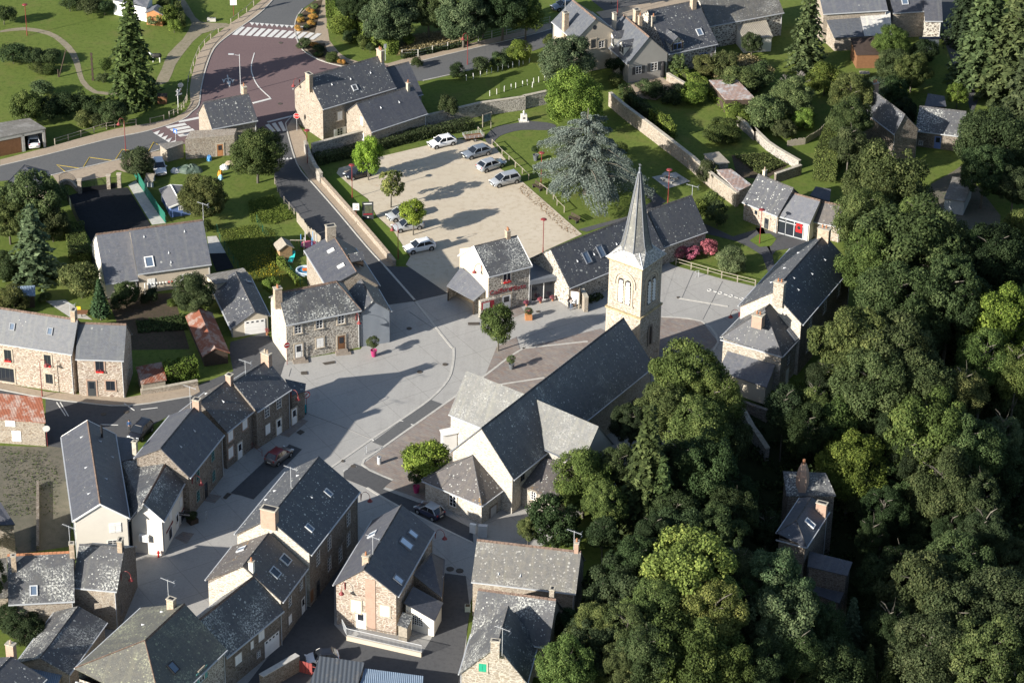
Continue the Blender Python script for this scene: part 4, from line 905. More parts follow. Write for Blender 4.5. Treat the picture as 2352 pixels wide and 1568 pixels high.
skylight(B4, 'RA', '21', 742, 778, .85, 1.5); skylight(B4, 'RA', '21', 862, 725, .85, 1.5); vent(B4, 'RA', '21', 660, 805, 803, 747, 995, 660)
B4w = house('town_hall_wing', 'stone wing with plain dark slate roof at the far end of the village hall', 'R0 21 1265 378; R1 1640 240; A0 1393 690; A1 1772 557', 2.9, 6.6, W2, S2)
aerial(B4w, '21', 1642, 235, 1.3, top='branched television aerial on the end of the village hall wing')
# glazed link between shop and hall
g0, g1 = P(*T('21', 250, 1162)), P(*T('21', 500, 1118)); gb = np.array([-.35, 1.0, 0])*4.5
LK = root('glazed_link', (g0+g1)/2, 'flat-roofed shop link with big glass front between hairdresser and village hall', 'shop')
prism('flat_roof', [g0+gb*-.08, g1+gb*-.08, g1+gb, g0+gb], 2.75, 3.35, DZ, LK); prism('wall', [g0+gb*.15, g1+gb*.15, g1+gb*.9, g0+gb*.9], -.1, 2.75, PC, LK)
te = (g1-g0)/np.linalg.norm(g1-g0); ge = np.array([te[1], -te[0], 0]); lw = np.linalg.norm(g1-g0)
m = MB()
for i in range(3): m.box(g0+te*lw*i/2*.86+te*.2+UP*1.35, te*.05, ge*.06, UP*1.35)
for z in (.08, 2.65): m.box(g0+te*(lw*.43+.2)+UP*z, te*lw*.43, ge*.06, UP*.07)
F_ = m.build('shop_window', WH, LK); MB().box(g0+te*(lw*.43+.2)+UP*1.35, te*lw*.43, ge*.015, UP*1.3).build('pane', GLS, F_)
prism('pier', [g1-te*.75, g1, g1+gb*.12, g1-te*.75+gb*.12], -.1, 2.75, PB, LK)
# library
B7a = house('library', 'left part of the small stone library with a chimney and garden door', 'R0 31 75 65; R1 385 185; A0 -53 300; A1 250 425; gA1 237 578', 2.6, 5.4, W5, S2)
chimney(B7a, '31', 135, 35, .7, .4, .45, PC, 1, pot=CHS); window(B7a, 'A', '31', 62, 392, .5, .6, 'win', fr=DG, bars=(1, 1)); window(B7a, 'A', '31', 152, 475, .75, 1.6, 'door', fr=DG, sur=GS)
B7b = house('glass_fronted_library', 'middle part of the library with slate roof and glass front with red poster', 'R0 31 380 230; R1 600 285; A0 262 425; A1 533 487; gA0 245 572', 2.5, 5.0, PW, S4, ridge=RT)
pl = plane(B7b, 'A'); n = pl[1]; a0 = hit(pl, *T('31', 250, 500)); a1 = hit(pl, *T('31', 465, 545)); t = (a1-a0)*np.array([1, 1, 0]); Lg = np.linalg.norm(t); t /= Lg; m = MB(); b0 = a0*np.array([1, 1, 0])
for f_ in (0, .3, .64, 1): m.box(b0+t*Lg*f_+n*.06+UP*1.2, t*.05, n*.05, UP*1.2)
for z in (.1, 1.95, 2.4): m.box(b0+t*Lg*.5+n*.06+UP*z, t*Lg*.5, n*.05, UP*.05)
F_ = m.build('glass_front', ZN, B7b['root']); MB().box(b0+t*Lg*.5+n*.03+UP*1.2, t*Lg*.5, n*.01, UP*1.15).build('pane', GLS, F_)
pc = hit(pl, *T('31', 430, 525))+n*.1; tag(MB().box(pc, t*.45, n*.015, UP*.62).build('poster', RF, F_), 'red poster with a dark disc'); MB().lathe((0, 0, 0), [(.01, 0)], 3) if False else None
m = MB(); m.poly([pc+n*.02+t*.28*math.cos(k*.524)+UP*(.05+.28*math.sin(k*.524)) for k in range(12)]); m.build('poster_disc', BK, F_)
B7c = house('library_store', 'right part of the library with brown mossy slate roof and stone wall', 'R0 31 590 288; R1 830 340; A0 535 470; A1 787 513', 2.4, 4.7, W5, S9, ridge=RT)
# presbytery
B6 = house('presbytery', 'tall stone presbytery with steep dark roof and brick end chimney on the valley edge', 'R0 31 230 1065; R1 622 592; A0 443 1350; A1 900 838; B0 -98 1193; B1 360 692; gA1 838 1275', 6.5, 11.2, W3, S2, pitch=1.1)
m = MB(); d_ = B6['x0']-.03; m.poly([pt(B6, d_, B6['a'], -.2), pt(B6, d_, -B6['b'], -.2), pt(B6, d_, -B6['b'], B6['he']+.1), pt(B6, d_, 0, B6['hr']-.15), pt(B6, d_, B6['a'], B6['he']+.1)]); m.build('pale_gable', W8, B6['root'])
chimney(B6, '31', 265, 990, 1.4, .8, 1.3, W4, 2); chimney(B6, '31', 645, 530, 1.1, .8, 1.5, CHS, 2)
for x, y, h in ((765, 1045, 1.9), (645, 1190, 1.9), (520, 1340, 1.9), (745, 1265, 1.9), (500, 1520, 1.9), (630, 1400, 1.9)): window(B6, 'A', '31', x, y, 1.0, h, 'win', sur=GD, bars=(2, 4))
vent(B6, 'RA', '31', 645, 795, 535, 915, 418, 1050, 380, 950); vent(B6, 'RB', '31', 425, 738, 308, 868, 195, 990)
B6b = house('presbytery_annexe', 'hipped stone annexe with tall brick chimney in front of the presbytery', 'R0 31 130 1215; R1 215 1140; A0 300 1622; A1 443 1447; B0 -243 1455; gA0 32 236 500', 4.8, 7.6, W4, S2, hip=(3.2, 0), pitch=.95)
chimney(B6b, '31', 38, 1312, .3, 1.0, 1.3, BR, 2, s=1.0); skylight(B6b, 'RA', '31', 370, 1430, .9, 1.6, ZN)
window(B6b, 'A', '32', 335, 220, .8, 1.4, 'win', sur=GD); window(B6b, 'A', '32', 322, 360, .9, 2.0, 'shut')
l_ = leanto('kitchen_lean_to', 'blue-grey slate lean-to below the brick chimney of the presbytery annexe', '22', (1960, 112, 2370, 225, 2278, 462, 1865, 322), (3.7, 3.7, 2.3, 2.3), S4, PC, 'lean-to')
# ---------------------------------------------------------------- houses of the left half
B9 = house('modern_house', 'modern beige rendered house with plain grey slate roof and one roof window', 'R0 01 1105 540; R1 1735 450; A0 1180 915; A1 1805 835; gA0 1183 1090', 3.0, 7.2, PB, S4, ridge=RT)
skylight(B9, 'RA', '01', 1275, 815, 1.0, 1.3, WH); vent(B9, 'RA', '01', 1232, 597, 1578, 553, 1443, 735, 1462, 815)
window(B9, 'A', '01', 1295, 1005, 1.0, 1.6, 'shut', sur=None); window(B9, 'A', '01', 1590, 955, 1.6, 1.3, 'shut', sur=None)
B9b = house('modern_house_garage', 'lower garage wing with grey slate roof at the left of the beige modern house', 'R0 01 820 578; R1 1100 540; A0 897 990; A1 1187 980; B0 772 668', 2.3, 6.4, PW, S4, ridge=RT)
aerial(B9, '01', 1738, 455, 2.4, top='tall television aerial on the ridge of the beige modern house')
B10 = house('garage', 'cream garage with dark slate gable roof and white up-and-over door', 'R0 01 1990 905; R1 2215 1238; A0 1815 1005; A1 1962 1425; B1 2290 1252; gB1 2283 1410; B0 2150 945', 2.3, 4.8, PC, S2)
window(B10, '1', '01', 2180, 1395, 2.6, 2.0, 'garage', sur=None); skylight(B10, 'RB', '01', 2130, 985, .6, .7)
leanto('corrugated_lean_to', 'corrugated fibre-cement lean-to between the beige house and the cream garage', '01', (1755, 925, 2080, 865, 2150, 945, 1840, 1005), (2.9, 2.9, 2.5, 2.5), K2, PC, 'lean-to')
B11 = house('rusty_shed', 'long red rusty corrugated iron shed beside the kitchen garden', 'R0 01 1695 1205; R1 02 1840 140; A0 01 1580 1280; A1 02 1728 185; B1 1960 165; gB1 1960 255', 1.9, 2.9, DW, K1, ridge=None, gut=None, cat='shed')
B12 = house('long_stone_house', 'long brown stone house with bluish slate roof and two small roof windows along the lane', 'R0 01 -300 1147; R1 665 1318; A0 02 -300 44; A1 640 172; gA1 628 522', 5.7, 9.6, W5, S7, ridge=RT)
skylight(B12, 'RA', '01', 105, 1368, .6, .8); skylight(B12, 'RA', '01', 428, 1407, .6, .8); chimney(B12, '01', 628, 1225, 1.1, .55, .8, CHS)
window(B12, 'A', '02', 68, 185, .95, 1.5, 'win', DG, bars=(2, 1), flowers=True); window(B12, 'A', '02', 407, 228, .9, 1.5, 'win', DG, bars=(2, 1), flowers=True); window(B12, 'A', '02', 422, 385, .95, 1.3, 'win', DG, bars=(2, 1))
window(B12, 'A', '02', 50, 350, 2.2, 1.9, 'win', DG, bars=(4, 1)); aerial(B12, '01', 600, 1290, 2.0, top='television aerial beside the chimney of the long stone house')
B12b = house('stone_house', 'stone house with brick-framed openings and arched dark door at the end of the long row', 'R0 01 672 1325; R1 1067 1352; A0 02 640 213; A1 1078 235; gA1 1075 548', 5.2, 8.8, W5, S7, ridge=RT)
window(B12b, 'A', '02', 852, 280, 1.0, 1.4, 'win', DG, bars=(2, 1), sur=BR, flowers=True); window(B12b, 'A', '02', 945, 445, 1.1, 1.3, 'win', DG, bars=(2, 1), sur=BR); window(B12b, 'A', '02', 785, 455, 1.0, 2.1, 'door', DG, sur=BR)
B13 = house('corner_house', 'grey rubble-stone corner house with white-crusted slate roof on the square', 'R0 11 265 1075; R1 735 978; A0 300 1355; A1 950 1228; B0 150 1118; B1 807 984; gA0 12 310 245; gA1 12 940 118', 5.1, 8.0, W2, S3, hip=(0, 3.0), ridge=RT)
m = MB(); d_ = B13['x0']-.03; m.poly([pt(B13, d_, B13['a'], -.2), pt(B13, d_, -B13['b'], -.2), pt(B13, d_, -B13['b'], B13['he']+.1), pt(B13, d_, 0, B13['hr']-.15), pt(B13, d_, B13['a'], B13['he']+.1)]); m.build('pale_gable', W8, B13['root'])
chimney(B13, '11', 235, 1040, .9, .9, .7, CHS, 2)
for x, y in ((410, 1388), (592, 1345), (778, 1305)): window(B13, 'A', '11', x, y, .85, 1.2, 'win', bars=(2, 3), sur=GS)
window(B13, 'A', '12', 598, 78, .9, 1.3, 'shut'); window(B13, 'A', '12', 415, 140, .95, 2.1, 'door'); window(B13, 'A', '12', 780, 65, .95, 2.1, 'door', fr=BW)
for x, y in ((430, 240), (795, 170)): c = P(*T('12', x, y)); m = MB(); m.box(c+UP*.1, (.9, .2, 0), (-.12, .5, 0), (0, 0, .1)); m.box(c+UP*.25+np.array([-.05, .2, 0]), (.6, .13, 0), (-.08, .3, 0), (0, 0, .1)); m.build('doorstep', GD, B13['root'])
B14 = house('clad_annexe', 'blue-grey corrugated clad annexe with steep slate gable beside the corner house', 'R0 11 943 955; R1 1055 1160; A1 945 1252; B1 1207 1230; B0 1100 1050; gB1 1195 1505; gA1 947 1545', 4.7, 6.8, K4, S2, ridge=RTG, pitch=1.0)
B15 = house('slate_house', 'dark slate house with massive end chimney lying along the street', 'R0 11 710 580; R1 919 910; A0 478 745; A1 640 988; B1 1128 1048; B0 877 664', 4.3, 8.0, W1, S1, ridge=RT)
chimney(B15, '11', 688, 508, 1.6, .8, 1.2, W1); skylight(B15, 'RA', '11', 692, 722, .5, .8, WH, WH); skylight(B15, 'RA', '11', 778, 853, .5, .8, WH, WH); vent(B15, 'RB', '11', 812, 703)
dormer(B15, 'RB', '11', 955, 800, 1.5, 1.1, DW, S2)
# terrace along the street
B16c = house('terraced_house', 'near house of the stone terrace with large dark roof beside the bakery', 'R0 02 1380 975; R1 1660 625; A0 1612 1247; A1 1927 850; B0 1150 1055; B1 1450 700; gA1 1912 1212', 5.4, 8.9, W3, S1)
B16b = house('terraced_house', 'middle house of the stone terrace with orange-mossed slate roof', 'R0 02 1712 580; R1 1945 402; A0 1928 850; A1 2203 640; gA1 2184 958', 5.2, 8.6, W3, S9)
B16a = house('terraced_house', 'last house of the stone terrace on the corner of the square, with dark spotted roof', 'R0 02 2000 402; R1 2274 247; A0 2188 680; A1 12 370 460; gA0 12 58 992', 5.0, 8.6, W3, S2)
chimney(B16c, '02', 1680, 565, .9, .7, .8, BR); chimney(B16b, '02', 1960, 355, .8, .6, .7, BR); chimney(B16a, '02', 2275, 170, 1.1, .6, 1.2, BR, 2, pot=CHS); chimney(B16c, '02', 1150, 925, -1.2, .45, .5, CH)
for x, y, k in ((1968, 870, 'shut'), (2090, 770, 'shut'), (1970, 1015, 'shut')): window(B16b, 'A', '02', x, y, .95, 1.4, k, sur=BR)
window(B16b, 'A', '02', 2048, 985, .9, 2.1, 'door')
for x, y, k in ((1688, 1205, 'win'), (1815, 1040, 'win'), (1690, 1385, 'win'), (1823, 1215, 'win')): window(B16c, 'A', '02', x, y, .85, 1.4, k, fr=TQ, sur=GD)
window(B16c, 'A', '02', 1757, 1310, .9, 2.1, 'door', fr=BK, sur=GD)
for x, y, k in ((143, 672, 'win'), (245, 595, 'win'), (150, 815, 'shut')): window(B16a, 'A', '12', x, y, .85, 1.35, k, sur=GD)
window(B16a, 'A', '12', 245, 765, .9, 2.1, 'door'); window(B16a, 'A', '12', 376, 680, .9, 2.1, 'door')
vent(B16c, 'RA', '02', 1660, 830, 1543, 965); vent(B16b, 'RB', '02', 1765, 515); vent(B16b, 'RA', '02', 1905, 580)
aerial(B16b, '02', 2098, 355, 1.9, top='television aerial on the ridge between the last two terraced houses'); aerial(B16c, '02', 1628, 620, 2.6, top='slender television aerial beside the brick chimney of the near terraced house')
leanto('terrace_end_annexe', 'small dark-roofed stone annexe on the end of the terrace behind the no-turn sign', '12', (300, 388, 478, 428, 470, 495, 352, 530), (4.6, 3.9, 3.7, 3.9), S2, W3, 'annexe')
B17a = house('bakery_house', 'white rendered gable house with grey slate roof at the left of the bakery', 'R0 02 755 775; R1 850 1437; A0 515 870; A1 03 628 187; B1 1108 180; B0 02 985 840', 5.4, 9.2, PW, S1, ridge=RT, verge=WH)
B17b = house('bakery', 'white rendered bakery with shop windows and sign on the street', 'R0 02 1425 1062; R1 03 1218 62; A0 02 1602 1262; A1 03 1395 166; B1 1108 180; gA1 1398 480', 5.1, 7.9, PW, S3, ridge=RT, verge=WH)
window(B17a, '1', '03', 985, 240, 1.3, 1.2, 'shut', sur=None); window(B17a, '1', '03', 965, 370, 1.2, .8, 'win', sur=None)
window(B17b, 'A', '03', 1455, 290, 1.2, 1.5, 'win', sur=None, bars=(1, 1)); window(B17b, 'A', '03', 1560, 170, 1.4, 1.7, 'win', sur=None, bars=(1, 1)); window(B17b, 'A', '03', 1455, 140, .9, 1.1, 'shut', sur=None); window(B17b, 'A', '02', 1545, 1445, .9, 1.1, 'shut', sur=None); window(B17b, 'A', '03', 1515, 225, .9, 2.1, 'door', sur=None)
hb_, vb_ = B17b['hr']+.02, B17b['heB']; slabroof('valley_roof', [P(*T('02', 1425, 1062), hb_), P(*T('03', 1218, 64), hb_), P(*T('03', 1112, 178), vb_+.02), P(*T('02', 1035, 1090), vb_+.3)], S3, B17b['root'], .06)
leanto('rear_annexe', 'dark slate rear annexe tucked between the bakery roofs and the lane', '02', (1000, 880, 1180, 900, 1150, 1065, 1030, 1095), (4.9, 4.6, 4.4, 4.9), S1, W3, 'annexe')
cc = hit(plane(B17b, '1'), *T('03', 1237, 318)); m = MB().box(cc+B17b['ex']*.25, B17b['ex']*.2, B17b['ea']*.55, UP*.4); AC = m.build('air_conditioner', WH, B17b['root']); MB().box(cc+B17b['ex']*.46-B17b['ea']*.1, B17b['ex']*.01, B17b['ea']*.3, UP*.3).build('grille', ZN, AC)
vent(B17a, 'RA', '02', 700, 885, 737, 1145, 762, 1367); vent(B17a, 'RB', '02', 852, 920, 957, 1055, 903, 1240); vent(B17b, 'RB', '02', 1252, 1262); skylight(B17b, 'RB', '02', 1250, 1103, .5, .5, WH)
m = MB(); q = lambda s, a, z: pt(B17a, s, a, z); m.tube([pt(B17a, 2.2, -1.4, B17a['hr']-1.6), pt(B17a, 2.2, -1.4, B17a['hr']+.6)], .13, 8); m.build('flue_pipe', BK, B17a['root'])
B18a = house('lichen_house', 'stone house with lichen-blotched slate roof and orange ridge at the left edge', 'R0 03 62 480; R1 622 434; A0 70 882; A1 643 877', 4.6, 8.2, W1, S3, ridge=TC)
B18b = house('lichen_corner_house', 'stone house with heavily white-lichened roof and dark wall on the alley corner', 'R0 03 650 403; R1 1065 400; A0 635 762; A1 1000 762; gA1 1004 1118; B1 1192 402', 5.3, 9.0, W1, S3, ridge=RTG)
skylight(B18a, 'RA', '03', 288, 778, .7, 1.0, ZN); chimney(B18a, '03', 112, 480, .6, .5, .5, CHS); chimney(B18a, '03', 610, 375, 1.2, .5, .5, CHS); chimney(B18b, '03', 1027, 345, 1.0, .5, .9, CHS)
m = MB(); d_ = B18b['x1']+.03; m.poly([pt(B18b, d_, B18b['a'], -.2), pt(B18b, d_, B18b['a'], B18b['he']+.1), pt(B18b, d_, 0, B18b['hr']-.15), pt(B18b, d_, -B18b['b'], B18b['he']+.1), pt(B18b, d_, -B18b['b'], -.2)]); m.build('dark_stone_gable', W3, B18b['root'])  # darker brown stone face over the beige end gable
aerial(B18a, '03', 600, 400, 2.6, top='television aerial with folded dipoles beside the middle chimney of the lichen houses')
window(B18b, '1', '03', 1030, 930, .7, 1.1, 'win', fr=DG, sur=GD)
B19 = house('barn', 'low stone barn with lichen-covered slate roof across the lane from the hipped house', 'R0 03 665 930; R1 340 1342; A0 922 1027; A1 590 1500', 2.7, 5.6, W1, S3)
B20 = house('hipped_house', 'large hipped slate house with grey-green lichen and turquoise shutters at the bottom edge', 'R0 03 1240 1205; R1 1580 885; A1 1935 1282; B1 1202 917', 5.2, 9.6, W2, S8, hip=(4.5, 0), ridge=RT)
chimney(B20, '03', 1463, 850, .6, .6, .8, CHS); window(B20, 'A', '03', 1722, 1500, .9, 1.5, 'win', sh=TQ); skylight(B20, 'RA', '03', 1480, 1435, .9, 1.1, BK); vent(B20, 'RB', '03', 1225, 1070, 1385, 960); skylight(B20, 'H', '03', 1060, 1510, .5, .9) if False else None
aerial(B20, '03', 1440, 850, 2.4, top='television aerial leaning out of the chimney of the hipped house')
B21 = house('alley_house', 'dark-roofed stone house with white garage door on the alley', 'R0 03 1700 985; R1 2192 672; A0 1932 1392; A1 13 290 908', 4.3, 7.9, W3, S3, ridge=RT)
for x, y, w_, h_ in ((95, 1160, 1.0, 1.2), (15, 1240, .5, 1.0)): window(B21, 'A', '13', x, y, w_, h_, 'shut', sur=GD)
window(B21, 'A', '03', 2035, 1360, 1.1, 1.2, 'shut', sur=GD); window(B21, 'A', '13', 70, 1320, .6, .8, 'win', sur=GD); window(B21, 'A', '13', 185, 1240, 2.5, 2.1, 'garage', sur=GD)
B22 = house('alley_house', 'stone house with two roof windows and pale gable below the tall chimney house', 'R0 03 2075 562; R1 13 160 290; A0 13 277 887; A1 492 570; B0 03 1757 680; B1 1982 402; gA1 13 492 930', 5.2, 8.4, W3, S9)
m = MB(); d_ = B22['x0']-.03; m.poly([pt(B22, d_, B22['a'], -.2), pt(B22, d_, -B22['b'], -.2), pt(B22, d_, -B22['b'], B22['he']+.1), pt(B22, d_, 0, B22['hr']-.15), pt(B22, d_, B22['a'], B22['he']+.1)]); m.build('pale_gable', W8, B22['root'])
skylight(B22, 'RA', '13', 213, 625, 1.0, 1.1, ZN, GLS); skylight(B22, 'RA', '13', 303, 515, 1.0, 1.1, ZN, GLS); skylight(B22, 'RB', '03', 2065, 425, .7, 1.0, ZN); chimney(B22, '13', 12, 530, .5, .45, .5, PW, 1)
window(B22, 'A', '13', 338, 870, .8, 1.2, 'win', sur=GD); window(B22, 'A', '13', 435, 730, .8, 1.1, 'win', sur=GD); window(B22, 'A', '13', 452, 890, .9, 2.0, 'door', sur=GD); window(B22, 'A', '13', 340, 1020, .8, 1.1, 'shut', sur=GD)
B23 = house('tall_stone_house', 'tall stone house with broad brick chimney on its gable and dark roof towards the alley', 'R0 13 215 90; R1 12 525 1130; A0 13 492 507; A1 12 967 1310; B0 03 1980 332; B1 12 335 1140; gA1 13 937 372', 6.6, 10.6, W3, S2)
m = MB(); d_ = B23['x0']-.03; m.poly([pt(B23, d_, B23['a'], -.2), pt(B23, d_, -B23['b'], -.2), pt(B23, d_, -B23['b'], B23['he']+.1), pt(B23, d_, 0, B23['hr']-.15), pt(B23, d_, B23['a'], B23['he']+.1)]); m.build('pale_gable', W8, B23['root'])
chimney(B23, '13', 165, 78, 1.1, .9, 1.7, BR); aerial(B23, '12', 350, 1290, 2.2, top='television aerial on the ridge of the tall stone house'); vent(B23, 'RB', '12', 215, 1345, 140, 1420, 410, 1215)
skylight(B23, 'RA', '12', 668, 1362, .6, .9, ZN); skylight(B23, 'RA', '13', 508, 243, .6, .9, ZN); vent(B23, 'RA', '12', 520, 1398)
for x, y in ((578, 500), (675, 370), (838, 160), (675, 545), (838, 335)): window(B23, 'A', '13', x, y, .95, 1.7, 'win', sur=GD, bars=(2, 4))
window(B23, 'A', '13', 768, 465, 1.0, 1.9, 'win', sur=GD, bars=(2, 4)); window(B23, 'A', '13', 578, 705, 1.0, 2.2, 'door', fr=DG, sur=GD); window(B23, 'A', '13', 525, 820, .8, 1.6, 'shut', fr=BW, sur=GD)
B24 = house('gable_house', 'warm stone gable house with brick chimney breast, railed terrace and three blue roof windows', 'R0 13 990 562; R1 1270 80; A0 1253 848; A1 1590 242; B0 712 738; B1 1060 170; gA0 1252 1165; gB0 725 1072', 4.9, 8.5, W5, S1)
chimney(B24, '13', 990, 480, .7, .5, .7, CHS, 1)
GLW = NT('skylight_bright', .2, .6).out((.52, .62, .74))
for x, y, w_, h_ in ((1393, 297, .8, 1.1), (1335, 378, 1.0, 1.5), (1267, 685, .8, 1.1)): skylight(B24, 'RA', '13', x, y, w_, h_, DZ, GLW)
skylight(B24, 'RB', '13', 1048, 298, .8, 1.0, ZN)
pl0 = plane(B24, '0'); c0 = hit(pl0, *T('13', 1030, 850)); n0 = pl0[1]; tt = pl0[2]
MB().box(np.array([c0[0], c0[1], 3.4])+n0*.03, tt*.55, n0*.03, UP*3.2).build('brick_chimney_breast', BR, B24['root'])
window(B24, '0', '13', 908, 912, 1.05, 1.5, 'shut'); window(B24, '0', '13', 1153, 950, 1.0, 1.3, 'shut'); window(B24, '0', '13', 948, 1100, 1.1, 2.1, 'door', sur=GS)
aerial(B24, '13', 1050, 470, 2.3, top='cluttered television aerial behind the chimney of the warm stone gable house')
w1 = leanto('side_wing', 'stone side wing with dark roof sloping away from the gable house', '13', (1550, 452, 1668, 512, 1640, 837, 1390, 638), (4.3, 2.9, 2.7, 3.9), S1, W3, 'wing')
w2 = leanto('white_kitchen_wing', 'white rendered kitchen wing with barred window beside the gable house', '13', (1395, 740, 1652, 880, 1580, 1035, 1315, 882), (3.5, 2.3, 2.2, 3.3), S1, PW, 'wing')
window(w2, 'x', '13', 1435, 1035, 1.3, 1.2, 'win', pl=w2['fp'](2), sur=None, bars=(5, 4))
leanto('plank_lean_to', 'small weathered plank lean-to against the corner of the gable house', '13', (1305, 958, 1392, 992, 1345, 1098, 1255, 1066), (2.6, 2.3, 2.1, 2.3), S3, GW, 'shed')
B25 = house('grey_tiled_house', 'stone house with pale grey weathered slate roof and brick chimney at its right end', 'R0 13 1930 332; R1 23 690 450; A0 13 1885 700; A1 23 652 803; gA0 13 1908 990', 4.4, 8.1, W1, S10, ridge=RT)
chimney(B25, '23', 657, 365, 1.0, .45, .7, BR, 1); vent(B25, 'RA', '13', 2128, 632, 2315, 648); vent(B25, 'RA', '23', 178, 645)
aerial(B25, '23', 630, 430, 2.4, top='tall television aerial beside the brick chimney of the pale grey roof')
B26 = house('lichen_speckled_house', 'stone house with white-speckled slate roof in front of the pale grey roof', 'R0 13 1947 757; R1 23 480 857; A0 13 1883 1175; A1 23 418 1262', 4.0, 8.2, W1, S3, ridge=RT)
chimney(B26, '23', 447, 760, .6, .5, .7, W1)
B26c = house('cross_gable_house', 'stone gable wing with green shutter projecting towards the viewer at the bottom', 'R0 13 2222 862; R1 2103 1292; A0 1887 1172; A1 1788 1466; B1 23 237 1552; B0 23 315 1242', 4.0, 8.0, W4, S3)
chimney(B26c, '13', 2098, 1205, .7, .5, .9, W4); window(B26c, '1', '13', 1988, 1432, .8, 1.0, 'shut', sh=GR); aerial(B26c, '13', 2155, 1290, 2.8, top='television aerial with white mast on the gable wing at the bottom')
aerial(B25, '23', 600, 440, .5) if False else None
leanto('ribbed_metal_shed', 'dark ribbed sheet-metal shed roof at the bottom edge behind the parked car', '13', (595, 1335, 978, 1390, 905, 1640, 495, 1612), (2.7, 2.7, 2.5, 2.5), K6, W1, 'shed')
leanto('pale_metal_shed', 'pale blue corrugated metal shed roof at the bottom edge', '13', (980, 1440, 1483, 1506, 1475, 1660, 925, 1620), (2.4, 2.4, 2.3, 2.3), K5, W1, 'shed')
# sheds and small buildings
leanto('old_timber_shed', 'small tumbledown timber shed with patched roof against the crossroads house', '00', (1355, 1232, 1555, 1205, 1580, 1225, 1420, 1280), (2.3, 2.3, 2.2, 2.0), K2, GW, 'shed')
z_ = leanto('double_garage', 'double concrete garage with corrugated roof, one bay open, by the left road', '00', (-100, 1065, 252, 1010, 394, 1098, -60, 1190), (2.5, 2.5, 2.9, 2.9), K2, G_kerb, 'garage', open_side=2)
a_, n_, t_, _ = z_['fp'](2); Lz = np.linalg.norm((z_['Q'][3]-z_['Q'][2])[:2]); m = MB()
for s0, s1, zz0, zz1 in ((0, .35, 0, 2.8), (Lz*.41, Lz*.46, 0, 2.8), (0, Lz, 2.35, 2.8), (Lz*.46, Lz, 0, 2.35)): m.box((a_+t_*(s0+s1)/2)*np.array([1, 1, 0])-n_*(.1 if s1-s0 > 3 and zz0 == 0 else 0)+UP*(zz0+zz1)/2, t_*(s1-s0)/2, n_*.08, UP*(zz1-zz0)/2)
m.build('garage_front', G_kerb, z_['root'])
MB().box((a_+t_*Lz*.73)*np.array([1, 1, 0])+n_*.01+UP*1.15, t_*Lz*.25, n_*.02, UP*1.15).build('garage_door', BW, z_['root'])
cb = house('wooden_cabin', 'orange wooden garden cabin with small grey roof by the spruce', 'R0 00 1308 92; R1 1345 38; A0 1234 104; B0 1397 128', 1.9, 2.8, OW, S4, ridge=None, gut=None, cat='cabin', pitch=.6)
leanto('veranda_house', 'house with grey tiled veranda roof partly behind the spruce top', '00', (1060, -90, 1310, -70, 1255, 68, 955, 0), (3.6, 3.4, 2.4, 2.4), S4, WH, 'house')
leanto('black_roofed_house', 'black slate roof corner poking above the trees at the left edge', '00', (208, 1408, 420, 1462, 450, 1640, 60, 1560), (4.2, 2.8, 2.8, 3.2), S1, PC, 'house')
bc = house('blue_cabin', 'bright blue wooden cabin with grey felt roof behind the green fence', 'R0 01 1545 318; R1 1462 160; A0 1452 347; A1 1355 195; B0 1645 315; gA0 1452 438', 1.8, 2.5, BL, flat('roof_felt', (.17, .17, .175), .9, .1, .1), ridge=WH, gut=None, cat='cabin', pitch=.5, verge=WH)
window(bc, '0', '01', 1545, 355, .6, .6, 'win', sur=None, bars=(2, 2)); window(bc, 'A', '01', 1385, 280, .5, .9, 'shut', sur=None); window(bc, 'A', '01', 1425, 335, .5, .9, 'shut', sur=None)
ph = house('playhouse', 'small weathered wooden playhouse on the lawn', 'R0 11 266 608; R1 317 667; A0 199 656; A1 237 718; B1 380 692', 1.6, 2.4, flat('playhouse_planks', (.33, .22, .12), .9, .1, .2, 4), GW, ridge=None, gut=None, cat='playhouse', pitch=.8)
leanto('left_edge_house', 'tall stone house with dark eave cut off by the left edge', '03', (-300, -70, -30, -30, 130, 213, -300, 230), (7.2, 6.4, 5.2, 5.2), S1, W1, 'house')
leanto('old_tiled_annexe', 'old grey-tiled annexe at the left edge below the tall stone house', '03', (-120, 520, 55, 495, 78, 835, -120, 850), (4.2, 4.2, 2.8, 2.8), S10, W1, 'annexe')
bx_ = house('brick_chimney_house', 'dark-roofed house with brick chimney in the bottom left corner', 'R0 03 -120 1560; R1 95 1347; A1 405 1527; A0 185 1735', 4.2, 7.2, W1, S2)
chimney(bx_, '03', 90, 1235, 1.0, .6, .9, BR, 1, pot=CHS)
leanto('blue_sheet_roof', 'blue-grey ribbed sheet roof tucked between barn and corner house', '03', (205, 1357, 588, 1378, 480, 1600, 330, 1560), (3.0, 3.0, 2.6, 2.6), K5, W1, 'shed')
z_ = leanto('red_iron_barn', 'stone barn with rust-red corrugated iron roof beside the lane', '02', (-80, 505, 358, 545, 390, 762, -80, 728), (4.9, 4.9, 3.3, 3.3), K1, W1, 'barn')
for x, y, w_, h_ in ((88, 765, 1.2, .9), (142, 875, 1.1, 1.4)): window(z_, 'x', '02', x, y, w_, h_, 'shut', pl=z_['fp'](2), sur=None)
leanto('hedge_side_shed', 'low rusty tin shed beside the round-topped laurel hedge', '02', (1160, 285, 1380, 243, 1425, 395, 1205, 432), (2.3, 2.3, 1.5, 1.5), K1, GW, 'shed')
leanto('garden_tool_shed', 'shiny tin tool shed in the shaded garden', '01', (92, 1025, 300, 1015, 302, 1103, 108, 1108), (2.1, 2.1, 1.8, 1.8), K5, DW, 'shed')
